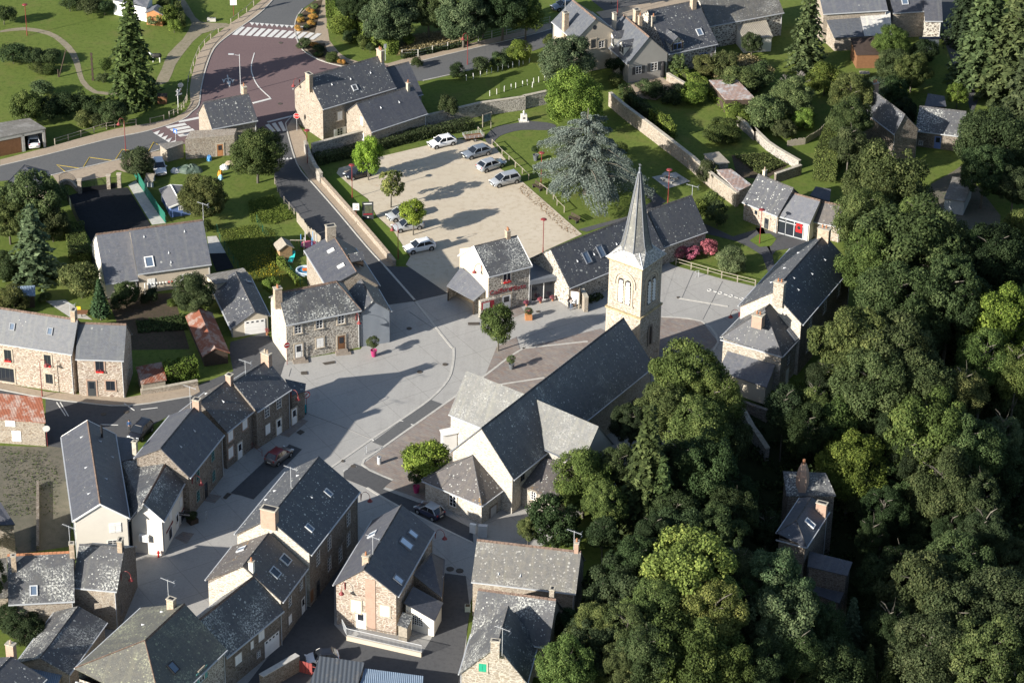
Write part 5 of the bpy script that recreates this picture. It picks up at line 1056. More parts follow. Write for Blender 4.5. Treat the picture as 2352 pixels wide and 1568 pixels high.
# top of the picture
C1 = house('roadside_house', 'cream house with clean slate roof and tall side chimney beside the upper road', 'R0 20 821 166; R1 623 0; A0 643 349; A1 439 185; B0 986 264', 5.2, 9.0, PB, S7, ridge=RT)
chimney(C1, '20', 562, 110, .0, .75, .75, CHS); window(C1, '0', '20', 867, 380, .9, 1.1, 'win'); window(C1, '0', '20', 798, 375, .8, 1.4, 'shut', sh=DG); aerial(C1, '20', 556, 100, 3.0, top='tall pole aerial on the side chimney of the cream roadside house')
m = MB(); o_, n_, t_, b_ = plane(C1, '0'); cc = hit((o_, n_, t_, b_), *T('20', 810, 236)); m.poly([cc+n_*.02+t_*.3*math.cos(k*.524)+UP*.38*math.sin(k*.524) for k in range(12)]); m.build('oval_window', GLS, C1['root'])
C2 = house('dormer_house', 'cream house with two white dormers and grey shutters above the walled garden', 'R0 20 1284 325; R1 1050 121; A0 1088 548; A1 880 362; B0 1446 462; gA0 1095 713', 3.6, 7.9, PG, S7, ridge=RT)
dormer(C2, 'RA', '20', 958, 350, 1.3, 1.5, PW, S2, sh=DG); dormer(C2, 'RA', '20', 1040, 425, 1.3, 1.5, PW, S2, sh=DG)
window(C2, '0', '20', 1184, 600, .95, 1.2, 'win', sur=None, sh=DG); window(C2, '0', '20', 1318, 570, 1.1, 1.3, 'win', sur=None, sh=DG); window(C2, 'A', '20', 1040, 610, 1.0, 2.1, 'door', fr=DG, sur=None)
chimney(C2, '20', 982, 100, 1.0, .5, .5, PC, a=2.0, s=7.5)
chimney(C2, '20', 1200, 140, 1.2, .5, .5, CHS, 1)
C3 = house('dark_stone_house', 'dark stone house with white pointing, stone dormer and speckled roof right of the dormer house', 'R0 20 1257 92; R1 1685 5; A0 1440 455; A1 1868 383', 3.2, 8.2, W6, S2)
chimney(C3, '20', 1170, 85, .9, .8, .8, CHS); chimney(C3, '20', 1655, -15, .9, .7, .8, CHS); chimney(C3, '20', 1313, 145, -.5, .45, .5, CH, 1); dormer(C3, 'RA', '20', 1515, 400, 2.2, 1.3, W6, S2, gab=.9, sh=DW, win=BL); skylight(C3, 'RA', '20', 1707, 278, .8, 1.1, ZN)
window(C3, 'A', '20', 1740, 480, 1.2, 1.0, 'win', fr=BL, sur=None)
C4 = house('diamond_slate_house', 'long house with brown diamond-pattern slate roof at the top edge', 'R0 20 1695 -12; R1 30 205 -124; A0 20 1793 222; A1 30 303 108', 3.4, 8.0, W6, S10)
C5 = house('pale_slate_house', 'pale grey slate roof above the half-white lean-to at the top edge', 'R0 30 580 -120; R1 1120 -135; A0 640 108; A1 1205 93', 4.6, 8.6, W1, S4)
z_ = leanto('patched_lean_to', 'lean-to with slate roof half dark and half whitewashed', '30', (640, 125, 1212, 97, 1226, 300, 730, 326), (4.3, 4.3, 2.2, 2.2), S7, W1, 'lean-to')
q = [P(*T('30', *p), z) for p, z in (((945, 113), 4.37), ((1208, 100), 4.37), ((1220, 298), 2.27), ((988, 312), 2.27))]; slabroof('whitewashed_slates', q, slate('slate_whitewashed', (.50, .50, .49), .1, .0, dirt=.6), z_['root'], .02)
C6 = house('blue_shuttered_house', 'stone house with skylight and pale lower wall with blue door at the top edge', 'R0 30 1170 -120; R1 1485 -125; A0 1215 107; A1 1517 97; gA0 1240 330', 4.4, 7.8, W1, S1); skylight(C6, 'RA', '30', 1332, 12, .9, 1.1, ZN)
C7 = house('corner_barn', 'end house with black slate roof beside the upper lane', 'R0 30 1492 -100; R1 1640 -100; A0 1500 178; A1 1660 180', 3.0, 7.6, W6, S1)
leanto('whitewashed_porch', 'whitewashed low front with blue door under the stone house', '30', (1455, 318, 1640, 314, 1640, 330, 1455, 335), (2.2, 2.2, 2.1, 2.1), S1, PW, 'porch')
z_ = leanto('brown_timber_barn', 'brown timber barn with dark felt roof in the shaded garden', '30', (868, 332, 1140, 312, 1145, 466, 920, 470), (3.0, 3.0, 2.3, 2.3), flat('brown_felt', (.06, .045, .038), .9, .1, .2), BW, 'barn')
z_ = leanto('conservatory', 'conservatory with translucent ribbed roof against the dark stone wall', '20', (2015, 205, 2270, 150, 2335, 318, 2085, 335), (3.2, 3.2, 2.4, 2.4), K7, PW, 'conservatory')
leanto('striped_iron_shed', 'timber shed with white and rust striped iron roof in the orchard', '20', (1787, 686, 2030, 683, 2190, 848, 1925, 850), (2.6, 2.6, 2.2, 2.2), K3, DW, 'shed')
leanto('flat_board_shelter', 'low shelter with a plain board roof behind the garden wall', '20', (1740, 1316, 1872, 1297, 1965, 1390, 1850, 1410), (1.9, 1.9, 1.8, 1.8), GW, W7, 'shelter')
leanto('white_rust_tin_shed', 'tin shed with white and rust streaked roof behind the park wall', '21', (1850, 28, 1975, 20, 2150, 155, 2030, 215), (2.5, 2.5, 2.2, 2.2), K3, W7, 'shed')
C8 = house('derelict_barn', 'derelict dark stone barn with long steep roof among the trees', 'R0 30 985 715; R1 1322 975; A1 1258 1160; A0 925 900', 4.4, 7.4, W3, S2)
chimney(C8, '30', 1078, 712, .8, .6, 1.0, BR, 2)
C9 = house('ruined_cottage', 'stone cottage with holed slate roof and bright blue door under the oak', 'R0 30 1487 927; R1 1865 943; A0 1390 1132; A1 1823 1150; gA1 1815 1295', 2.9, 5.4, W3, S3)
window(C9, 'A', '30', 1610, 1255, .95, 1.9, 'door', fr=BL, sur=GD); window(C9, 'A', '30', 1470, 1222, .6, .7, 'win', sur=GD)
C10 = leanto('fibre_roofed_garage', 'small concrete garage with ribbed fibre-cement roof on the gravel track', '31', (1740, 87, 1920, 117, 1845, 300, 1665, 275), (2.6, 2.6, 2.2, 2.2), K2, flat('blue_grey_concrete', (.30, .33, .36), .9, .1, .1), 'garage')
leanto('dark_garden_shed', 'dark felt-roofed shed in the shade above the ruined cottage', '30', (1530, 800, 1672, 822, 1688, 912, 1500, 912), (2.4, 2.4, 2.0, 2.0), S1, DW, 'shed')
leanto('shaded_slate_shed', 'slate-roofed shed in deep shade behind the library', '31', (570, 170, 700, 195, 690, 300, 520, 245), (2.6, 2.6, 2.1, 2.1), S1, W3, 'shed')
# valley house
zv = -8.0
D1 = house('valley_house', 'slate-roofed turreted house half sunk among the trees of the valley', 'R1 32 525 1408; R0 33 402 175; A0 33 487 410; A1 33 700 90; B0 33 240 280', 8.6, 11.4, W3, S1, hip=(2.0, 0), z0=zv, pitch=.9, sig_h=.2)
chimney(D1, '33', 625, 30, .3, .6, 1.2, BR); skylight(D1, 'RA', '33', 520, 203, .7, 1.2, WH)
leanto('valley_house_wing', 'higher wing of the valley house with pale crusted slates and a brick chimney', '32', (290, 1175, 655, 1190, 745, 1387, 320, 1387), (11.0, 11.0, 9.0, 9.0), S3, W3, 'house', z0=zv)
q = P(*T('32', 465, 1160), zv+12); cr_ = root('tapered_chimney', q*np.array([1, 1, 0])+UP*(zv+8), 'tapering brick chimney rising from the crusted roof in the valley', 'chimney'); MB().lathe((q[0], q[1], zv+8), [(.75, 0), (.75, 3), (.6, 4.0), (.3, 4.8)], 6).build('stack', BR, cr_); MB().lathe((q[0], q[1], zv+12.8), [(.2, 0), (.16, .5)], 8).build('pot', TC, cr_)
leanto('upper_valley_block', 'dark roofed stone block behind the valley house tower', '33', (515, 440, 885, 532, 842, 650, 500, 570), (7.2, 7.2, 6.8, 6.8), S1, W3, 'building', z0=zv)
leanto('lower_valley_block', 'flat dark roofed stone block at the foot of the valley house', '33', (485, 640, 842, 725, 772, 885, 545, 800), (4.6, 4.6, 4.2, 4.2), S1, W3, 'building', z0=zv)
for l in FITLOG: print('FIT', *l)
# ---------------------------------------------------------------- trees, shrubs, hedges
LEAF = leafmat('foliage', (.054, .078, .029), (.108, .132, .053), .25)
NEED = leafmat('conifer_needles', (.040, .058, .026), (.082, .105, .05), .12)
CEDR = leafmat('blue_cedar_needles', (.135, .17, .145), (.26, .30, .265), .08)
BARK = flat('bark', (.13, .12, .10), .95, .1, .3, 4)
BLEACH = flat('bare_grey_twigs', (.26, .24, .22), .95, .1, .2, 4)
def sph(n): d = rng.normal(0, 1, (n, 3)); return d/np.linalg.norm(d, axis=1)[:, None]
def crown_mesh(name, nl, lr, leaves, size, low=-.8, inner=.12, mat=None, flatness=.85):
    C = []; N = []; RV = []
    d = sph(nl*3); d = d[d[:, 2] > low][:nl]
    rad = rng.uniform(.58, .93, len(d))*(1-.16*np.maximum(0, -d[:, 2])); lrs = rng.uniform(lr*.6, lr*1.5, len(d)); cen = d*rad[:, None]
    extra = sph(max(4, nl//5)); cen = np.concatenate([cen, extra*rng.uniform(.1, .45, (len(extra), 1))]); lrs = np.concatenate([lrs, rng.uniform(lr, lr*1.4, len(extra))])
    lob = rng.normal(.5, .2, len(cen))
    w_ = lrs**2; cnt = np.maximum(8, (leaves*w_/w_.sum()).astype(int))
    for c, r, k, lv in zip(cen, lrs, cnt, lob):
        q = sph(k*2); o = c/(np.linalg.norm(c)+1e-6); q = q[(q@o) > -.15][:k]; dis = rng.uniform(.70, 1.12, len(q))
        bump = 1+.22*np.sin(q[:, 0]*7+r*40)*np.sin(q[:, 1]*6+r*70)*np.cos(q[:, 2]*5)
        C.append(c+q*(r*dis*bump)[:, None]*np.array([1, 1, flatness])); N.append(q+np.array([0, 0, .25])); RV.append(np.clip(lv+rng.normal(0, .22, len(q)), 0, 1))
    C = np.concatenate(C); N = np.concatenate(N)
    return quadmesh(name, leafquads(C, N, size), mat or LEAF, np.concatenate(RV))
def trunk_mesh(name, limbs=7, lean=.05):
    m = MB(); m.tube([(0, 0, -.05), (lean*.3, 0, .35), (lean, .02, .75), (lean, 0, 1.0)], [.055, .042, .030, .014], 7)
    for i in range(limbs):
        a = i*2.4; z = .42+.5*i/limbs; l = .34*(1.15-.5*i/limbs); m.tube([(lean*.5, 0, z), (math.cos(a)*l*.5, math.sin(a)*l*.5, z+.10), (math.cos(a)*l, math.sin(a)*l, z+.22)], [.022, .014, .005], 5, cap=False)
    for i in range(limbs*2):
        a = i*2.4+.7; z = .6+.4*i/(limbs*2); l = .74-.3*i/(limbs*2); m.tube([(0, 0, z), (math.cos(a)*l*.5, math.sin(a)*l*.5, z+.10), (math.cos(a+.3)*l, math.sin(a+.3)*l, z+.16)], [.014, .009, .003], 4, cap=False)
    o = m.build(name, BARK, merge=True, smooth=True); me = o.data; bpy.data.objects.remove(o); return me
def conifer_mesh(name, tiers=26, per=11, droop=.35, mat=None, rw=1.0, tipw=.03, leaf=.035, quads=26, gap=.12):
    """unit height, unit base radius (scaled per tree)"""
    C = []; N = []; 
    for k in range(tiers):
        f = k/(tiers-1); z = .06+.93*f; r = ((1-f)**.85*(.88+.2*rng.random())+tipw)*rw; nb = max(3, int(per*(1-f*.6)))
        for b in range(nb):
            a = 2*math.pi*(b+rng.random()*.8)/nb; rb = r*rng.uniform(.72, 1.12); nq = max(5, int(quads*(1-f*.65)))
            t = rng.uniform(gap, 1, nq); side = rng.normal(0, .075*rw, nq)*(1.1-t)*1.6
            x = np.cos(a)*rb*t-np.sin(a)*side; y = np.sin(a)*rb*t+np.cos(a)*side
            zz = z-droop*.22*(t**1.6)*rb+.015*np.sin(t*3)-np.abs(side)*.12+rng.normal(0, .006, nq)
            C.append(np.stack([x, y, zz], 1)); N.append(np.stack([np.cos(a)*np.ones(nq)*.5, np.sin(a)*np.ones(nq)*.5, np.ones(nq)], 1))
    C = np.concatenate(C); N = np.concatenate(N); return C, N
BIG = [crown_mesh('crown', 90+16*i, .185, 38000, .050) for i in range(5)]
MED = [crown_mesh('crown', 36+6*i, .30, 13000, .08) for i in range(3)]
SHR = [crown_mesh('foliage', 18+4*i, .38, 4000, .125, low=-.3) for i in range(3)]
AIR = [crown_mesh('crown', 34, .20, 2600, .12)]
DNS = [crown_mesh('crown', 110, .17, 14000, .07, flatness=.95)]
TRK = [trunk_mesh('trunk', 7, .05), trunk_mesh('trunk', 6, -.06)]; TRS = trunk_mesh('trunk', 0, 0)
def con(name, mat, rad_h, **k):
    C, N = conifer_mesh(name, **k); C = C*np.array([rad_h, rad_h, 1]); return quadmesh(name, leafquads(C, N, k.get('leaf', .035), .5), mat)
SPR = [con('crown', NEED, .22, tiers=30, per=13, quads=34, leaf=.040), con('crown', NEED, .24, tiers=24, per=10, quads=34, leaf=.046, droop=.6)]
CYP = [con('crown', NEED, .20, tiers=34, per=16, quads=12, leaf=.055, droop=-.6, rw=1.0, gap=.5)]
KINDS = dict(big=BIG, med=MED, shr=SHR, air=AIR, dns=DNS)
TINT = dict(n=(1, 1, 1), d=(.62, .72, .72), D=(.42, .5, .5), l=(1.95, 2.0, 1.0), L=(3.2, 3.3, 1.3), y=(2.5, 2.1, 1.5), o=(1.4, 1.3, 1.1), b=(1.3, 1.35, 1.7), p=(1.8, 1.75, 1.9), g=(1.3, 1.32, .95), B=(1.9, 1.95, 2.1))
def jit(c): k = random.uniform(.84, 1.2); return (*[x*k*random.uniform(.93, 1.08) for x in c], 1)
NT_ = 0
def tree(u, v, rpx, h, kind, tint, label, rzf=.95, name=None, cat='tree', group=None):
    """(u, v) is the centre of the crown in the picture, rpx its radius there, h the height of the tree in metres"""
    global NT_; NT_ += 1
    r = rpx*mpp(u, v); rz = min(r*rzf*(1.12 if group else 1), h*(.56 if group else .5)); p = PT(u, v, h-rz); z0 = p[2]-(h-rz)
    R = root(name or ('shrub' if kind == 'shr' else 'broadleaf_tree'), (p[0], p[1], z0), label, 'shrub' if kind == 'shr' else cat, group)
    K = KINDS[kind]; cr = bpy.data.objects.new('foliage' if kind == 'shr' else 'crown', K[NT_ % len(K)]); COL.objects.link(cr); cr.parent = R
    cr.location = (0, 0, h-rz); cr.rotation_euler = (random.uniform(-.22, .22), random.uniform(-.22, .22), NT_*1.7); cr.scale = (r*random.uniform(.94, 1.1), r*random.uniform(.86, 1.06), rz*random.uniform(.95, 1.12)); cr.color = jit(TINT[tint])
    if kind == 'shr':
        st = bpy.data.objects.new('stem', TRK[0]); st.scale = (h*.5,)*3
    else: st = bpy.data.objects.new('trunk', TRK[NT_ % 2]); st.scale = (r, r, (h-rz)*1.25)
    COL.objects.link(st); st.parent = R; st.rotation_euler = (0, 0, NT_*2.1)
    return R
def conifer(u, v, ub, vb, h, kind, tint, label, wide=1.0, name='conifer'):
    """(ub, vb) foot, h height"""
    global NT_; NT_ += 1
    p = PT(ub, vb); R = root(name, p, label, 'tree'); K = dict(spr=SPR, cyp=CYP)[kind]; cr = bpy.data.objects.new('crown', K[NT_ % len(K)]); COL.objects.link(cr); cr.parent = R
    cr.scale = (h*wide, h*wide, h); cr.color = jit(TINT[tint]); cr.rotation_euler = (0, 0, NT_); t = bpy.data.objects.new('trunk', TRS); t.scale = (h*.3, h*.3, h*.95); COL.objects.link(t); t.parent = R
    return R
F_ = 'trees of the wooded valley'
# --- park and gardens, upper left
conifer(0, 0, 308, 236, 17.5, 'spr', 'g', 'tall green spruce on the lawn at the upper left', 1.15, 'spruce')
tree(93, 206, 26, 2.4, 'shr', 'B', 'silvery pampas-like shrub on the upper left lawn')
tree(58, 245, 36, 5.0, 'med', 'o', 'yellowish small tree behind the double garage')
for u, v, r, h, t, l in ((30, 128, 30, 2.6, 'd', 'dark planted clump at the left end of the lawn bed'), (75, 130, 26, 2.4, 'd', 'dark planted clump in the middle of the lawn bed'), (112, 133, 24, 2.2, 'n', 'grassy clump at the right end of the lawn bed'), (85, 160, 20, 1.2, 'g', 'low tufted clump in front of the lawn bed'), (112, 158, 18, 1.2, 'g', 'low round tuft beside the leaning posts'),
      (8, 35, 22, 3.0, 'd', 'dark shrub in the upper left corner'), (240, 150, 15, 2.0, 'g', 'tufted grass clump left of the spruce'), (237, 180, 13, 1.5, 'n', 'small shrub at the left foot of the spruce'),
      (110, 250, 26, 3.2, 'd', 'dark bush in the hedge behind the double garage'), (150, 243, 28, 3.4, 'D', 'darkest bush of the hedge behind the double garage'), (190, 240, 26, 3.2, 'd', 'dark bush of the hedge nearest the spruce'), (222, 243, 24, 3.2, 'd', 'dark bush between hedge and round green shrub'),
      (195, 275, 22, 1.8, 'o', 'loose flowering bush behind the roadside fence'), (225, 278, 20, 1.5, 'n', 'low weedy bush behind the roadside fence'),
      (355, 48, 15, 1.6, 'p', 'grey-green shrub below the wooden cabin'), (388, 38, 20, 2.6, 'l', 'bright climbing bush right of the wooden cabin'), (400, 62, 16, 2.0, 'l', 'bright bush at the end of the clipped hedge'), (378, 8, 16, 2.4, 'o', 'bush above the wooden cabin'),
      (160, 10, 18, 2.4, 'd', 'dark hedge bush left of the veranda house'), (205, 12, 26, 2.8, 'n', 'leafy hedge bush left of the veranda house'), (240, 20, 18, 2.2, 'd', 'bush in front of the veranda house')):
    tree(u, v, r, h, 'shr', t, l)
tree(262, 258, 30, 4.2, 'med', 'n', 'round green small tree at the right foot of the spruce')
tree(316, 372, 34, 4.0, 'med', 'n', 'white-flowering round shrub beside the green fence gate')
# --- roundabout planting
for i, (u, v, r, t, l) in enumerate(((712, 25, 9, 'O', 'topmost orange shrub of the corner bed'), (719, 38, 9, 'O', 'orange shrub at the pavement side of the corner bed'), (691, 46, 9, 'O', 'orange shrub at the road side of the corner bed'), (715, 53, 10, 'O', 'fourth orange shrub of the corner bed'), (686, 66, 9, 'O', 'lowest orange shrub of the corner bed'),
      (690, 36, 6, 'B', 'white flower clump at the road side of the corner bed'), (724, 15, 7, 'B', 'white flower clump at the top of the corner bed'), (722, 32, 5, 'B', 'white flower clump between orange shrubs'), (703, 62, 7, 'B', 'white flower clump at the lower end of the corner bed'),
      (700, 102, 16, 'n', 'low green shrub at the head of the lower corner bed'), (720, 104, 9, 'O', 'orange shrub among dark leaves in the lower corner bed'), (732, 112, 14, 'd', 'dark shrub of the lower corner bed'), (735, 127, 8, 'n', 'small round shrub of the lower corner bed'), (726, 126, 7, 'd', 'small dark shrub of the lower corner bed'), (763, 132, 15, 'o', 'brownish round shrub at the tip of the lower corner bed'), (783, 142, 9, 'O', 'last orange shrub beside the farmhouse roof'))):
    TINT['O'] = (7.0, 3.0, 2.0); tree(u, v, r, r*.085, 'shr', t, l)
for u, v, r, h, t, l in ((780, 60, 28, 2.8, 'l', 'large rounded lime-green shrub inside the bend'), (808, 85, 17, 2.0, 'd', 'dark round shrub beside the lime-green one'), (835, 98, 15, 2.2, 'g', 'variegated round shrub on the corner lawn'), (850, 108, 10, 1.6, 'd', 'small dark shrub on the corner lawn'),
      (958, 145, 14, 1.6, 'n', 'shrub at the end of the pavement fence'), (940, 92, 13, 2.0, 'l', 'light shrub in the dry grass bank'),
      (1052, 165, 20, 1.8, 'd', 'low dark bush hiding a lamp post foot'), (1103, 150, 18, 2.4, 'n', 'round bush right of the upper road lamp'), (1150, 142, 22, 2.0, 'd', 'wide low bush along the upper road'), (1172, 132, 18, 2.2, 'n', 'bush joining the lime tree by the upper road'),
      (1028, 243, 23, 4.2, 'n', 'upright bushy shrub behind the long park wall'), (1260, 95, 14, 2.0, 'o', 'brown-green bush beside the dark tree'), (1480, 205, 22, 2.2, 'n', 'large rounded shrub on the terrace of the dormer house'), (1505, 207, 22, 2.2, 'd', 'dark shrub next to the rounded terrace shrub'),
      (1410, 150, 20, 3.4, 'D', 'dark climbing shrub on the dormer house corner'), (1412, 185, 16, 1.8, 'g', 'feathery fern-like shrub by the terrace'), (1550, 218, 26, 2.6, 'D', 'shaded bush below the terrace'), (1428, 375, 14, 1.8, 'o', 'autumn-coloured bush right of the cedar'), (1424, 342, 15, 1.8, 'g', 'light bush on the lawn right of the cedar'),
      (1610, 480, 24, 3.6, 'l', 'light green bush beside the village hall wing'), (1648, 490, 26, 3.4, 'n', 'right-hand bush beside the village hall wing'), (1640, 465, 22, 3.4, 'g', 'upper bush against the park wall')):
    tree(u, v, r, h, 'shr', t, l)
TINT['R'] = (6.5, 1.5, 5.0); TINT['r'] = (5.5, 1.3, 4.5)
tree(1628, 570, 18, 2.1, 'shr', 'R', 'pink-red rhododendron in full flower'); tree(1592, 582, 16, 1.7, 'shr', 'r', 'sparser red-flowered bush left of the rhododendron'); tree(1562, 583, 17, 1.7, 'shr', 'r', 'darkest red-flowered bush against the hall wing')
tree(1680, 598, 38, 3.0, 'med', 'p', 'grey-leaved round shrub behind the rail fence', name='shrub')
# --- tree belt at the top
for u, v, r, h, k, t, l in ((893, 38, 66, 9, 'big', 'b', 'broad grey-green tree at the top behind the corner lawn'), (985, 22, 48, 8, 'big', 'n', 'darker tree between the two broad ones at the top'), (1065, 42, 66, 9, 'big', 'b', 'broad tree over the dry grass bank at the top'), (1155, 18, 56, 9, 'big', 'd', 'dark tree right of the dry bank at the top'), (1208, 32, 42, 7, 'med', 'g', 'lighter tree just left of the roadside house'), (820, 8, 40, 7, 'big', 'D', 'very dark tree at the top beside the clipped hedge'), (1110, 5, 50, 9, 'big', 'D', 'dark tree at the very top edge'), (940, 0, 50, 9, 'big', 'D', 'shaded tree behind the broad grey-green one')):
    tree(u, v, r, h, k, t, l)
tree(1193, 118, 25, 3.6, 'med', 'l', 'young lime-green tree by the upper road')
tree(1300, 143, 68, 8.5, 'big', 'b', 'grey-green broad tree in front of the roadside house', .85); tree(1318, 228, 70, 10, 'big', 'l', 'bright lime-green rounded tree above the cedar', 1.0)
# blue cedar
def cedar():
    p = P(1345, 445); h = 12; R = root('blue_cedar', p, 'big silvery blue cedar with layered drooping branches in the park', 'tree'); C = []; N = []; tm = MB()
    tm.tube([(0, 0, 0), (.1, 0, 6), (0, .1, 12.8)], [.45, .3, .06], 8); nb = 58
    for k in range(nb):
        f = k/nb; z = 2.2+f*9.6; a = k*2.399+rng.random()*.4; L = (7.9*(1-f**1.9)**.8+.6)*rng.uniform(.55, 1.15); droop = .10+.16*(1-f)
        d = np.array([math.cos(a), math.sin(a), 0]); e = np.array([-d[1], d[0], 0]); nq = int(L*330); t = rng.uniform(.08, 1, nq)**.8
        wd = (.22+.30*np.sin(np.pi*np.minimum(1, t*1.05)))*L*.42; s = rng.uniform(-1, 1, nq)*wd; fr = np.round(s*2.0)/2.0; s = s*.62+fr*.38
        zz = z+.55*np.sin(t*2.2)-droop*L*.62*t**2.2-np.abs(s)*.22-rng.exponential(.24, nq)
        C.append(d*(L*t)[:, None]+e*s[:, None]+np.stack([0*t, 0*t, zz], 1)); N.append(np.tile(d*.4+np.array([0, 0, .9]), (nq, 1)))
        tm.tube([(0, 0, z), d*L*.5+UP*(z+.4), d*L*.9+UP*(z-droop*L*.4)], [.09, .06, .02], 4, cap=False)
    C = np.concatenate(C); N = np.concatenate(N); cr = bpy.data.objects.new('crown', quadmesh('crown', leafquads(C, N, .22, .38), CEDR)); COL.objects.link(cr); cr.parent = R
    o = tm.build('trunk', BARK, None); o.parent = R
cedar()
# --- young trees of the car park and square
def young(ub, vb, h, rpx, kind, tint, label, rzf=1.0):
    p = P(ub, vb); s_ = 1/mpp(ub, vb); r = rpx/s_; R = root('young_tree', p, label, 'tree'); K = KINDS[kind]; c = bpy.data.objects.new('crown', K[int(ub) % len(K)]); COL.objects.link(c); c.parent = R
    c.location = (0, 0, h-r*rzf); c.scale = (r, r, r*rzf); c.color = jit(TINT[tint]); t = bpy.data.objects.new('trunk', TRK[0]); t.scale = (r*1.1, r*1.1, h*.8); COL.objects.link(t); t.parent = R; return R
young(846, 414, 6.6, 31, 'med', 'L', 'bright young tree beside the black parked car', 1.5); young(898, 477, 5.8, 35, 'air', 'y', 'sparse yellowing young tree in the car park', 1.05); young(949, 540, 5.3, 30, 'med', 'L', 'young tree growing over the two silver cars', 1.1)
young(1144, 806, 6.6, 38, 'med', 'g', 'young tree in a square grid on the plaza', 1.35); young(985, 1108, 5.4, 56, 'med', 'L', 'bright lime-green round tree by the white notice kiosk', .95)
# --- left gardens
for u, v, r, h, k, t, l in ((68, 470, 78, 9, 'big', 'n', 'broad green tree at the left edge below the road'), (20, 505, 52, 6.5, 'big', 'o', 'olive tree at the left edge'), (120, 512, 40, 5, 'med', 'n', 'tree between the blue-grey conifer and the lawn'), (466, 455, 54, 6, 'big', 'o', 'yellow-green tree in front of the blue cabin'), (590, 352, 60, 8, 'big', 'g', 'green tree at the corner of the crossroads house'),
      (186, 642, 44, 5, 'med', 'o', 'round yellowing tree in the left garden'), (22, 690, 36, 3.4, 'med', 'o', 'bushy tree above the long stone house'), (288, 672, 28, 3.6, 'med', 'n', 'small tree in front of the beige house'), (443, 675, 47, 5.6, 'big', 'n', 'round dark-leaved tree left of the cream garage'), (345, 680, 20, 2, 'shr', 'd', 'bush at the end of the laundry line'),
      (10, 610, 36, 4, 'med', 'd', 'dark tree at the left edge of the garden'), (545, 690, .1, .1, 'shr', 'n', '')):
    if l: tree(u, v, r, h, k, t, l)
conifer(0, 0, 82, 640, 10.5, 'spr', 'B', 'blue-grey conifer in the left garden', 1.75); TINT['c'] = (.8, 1.2, 1.0); conifer(0, 0, 232, 735, 5.8, 'cyp', 'c', 'dense dark cypress behind the long stone house', 1.15, 'cypress')
tree(40, 1420, 48, 4.6, 'big', 'd', 'shady garden tree in the lower left corner'); tree(72, 1455, 34, 4, 'med', 'D', 'dark bush beside the lichen barn')
for u, v, r, h, t, l in ((474, 520, 14, 1.6, 'g', 'round clipped shrub by the house corner'), (626, 655, 17, 2.6, 'l', 'light climbing shrub behind the corner house chimney'), (270, 700, 16, 2, 'n', 'low leafy bush in the kitchen garden'), (395, 697, 13, 1, 'l', 'bright leafy plant in the kitchen garden'), (105, 685, 14, 1.4, 'o', 'small bush by the garden path'),
      (250, 545, 14, 1.0, 'd', 'dark planting inside the gate wall'), (280, 660, 13, 1.6, 'g', 'pale sapling bush before the beige house')):
    tree(u, v, r, h, 'shr', t, l)
# --- upper right gardens
for u, v, r, h, k, t, l in ((1560, 150, 26, 3.4, 'air', 'p', 'thin lichened apple tree below the dark stone house'), (1620, 150, 30, 3.4, 'med', 'o', 'olive scrub tree in the orchard'), (1665, 150, 34, 3.6, 'med', 'o', 'scrubby tree in the dry orchard'), (1695, 185, 44, 4, 'med', 'o', 'wide olive scrub above the striped shed'), (1728, 100, 26, 4, 'dns', 'n', 'dense round bush by the conservatory'), (1745, 175, 34, 4, 'med', 'n', 'orchard tree left of the bare grey tree'),
      (1822, 225, 52, 5.5, 'big', 'p', 'grey-green twiggy tree in the orchard middle'), (1755, 260, 44, 4.5, 'med', 'p', 'grey apple tree above the round clipped bush'), (1895, 182, 38, 5, 'med', 'l', 'bright yellow-green tree in the orchard'), (1848, 272, 26, 3, 'med', 'l', 'golden conifer-like bush in the orchard'), (1802, 298, 28, 2.6, 'dns', 'n', 'round clipped dark bush by the picket fence'),
      (2048, 100, 42, 6, 'big', 'g', 'leafy tree beside the brown timber barn'), (2055, 155, 46, 6, 'big', 'n', 'second tree below the brown timber barn'), (2095, 165, 44, 6, 'big', 'o', 'olive tree by the rotary washing line'), (2010, 215, 34, 5, 'med', 'b', 'pale-flowered tree behind the derelict barn'), (2050, 215, 40, 5, 'med', 'd', 'dark tree behind the derelict barn'),
      (1955, 215, 46, 9.5, 'big', 'o', 'olive tree at the top of the tall hedge'), (1955, 275, 50, 10, 'big', 'n', 'tree in the middle of the tall hedge'), (1950, 330, 40, 9, 'med', 'n', 'lower tree at the side of the derelict barn'), (2200, 215, 26, 4, 'med', 'l', 'light climbing tree beside the upper lane'), (2070, 400, 34, 6, 'big', 'D', 'shaded tree above the gravel track'), (2080, 255, 30, 3.4, 'med', 'D', 'dark bush left of the ruined cottage'), (2120, 120, 30, 4, 'med', 'D', 'shaded bush by the white porch'),
      (1625, 395, 26, 3, 'med', 'n', 'fig-like bush over the park wall end'), (1660, 300, 40, 3.2, 'med', 'g', 'vine-covered bush left of the striped shed'), (1590, 215, 34, 3.2, 'med', 'l', 'bright climbing bush right of the terrace'), (1700, 265, 28, 2.6, 'med', 'l', 'bright climber below the striped shed'),
      (2290, 330, 88, 10, 'big', 'd', 'huge dark oak beside the ruined cottage'), (2262, 395, 60, 9, 'big', 'd', 'lower limb tree of the dark oak group'), (2330, 430, 46, 7, 'big', 'n', 'tree with a bare branch at the right edge'), (2340, 520, 40, 6, 'med', 'o', 'scrubby tree at the right edge by the track')):
    tree(u, v, r, h, k, t, l)
conifer(0, 0, 1850, 158, 14.5, 'spr', 'o', 'tall cone-laden spruce cut by the top edge', 1.1, 'spruce')
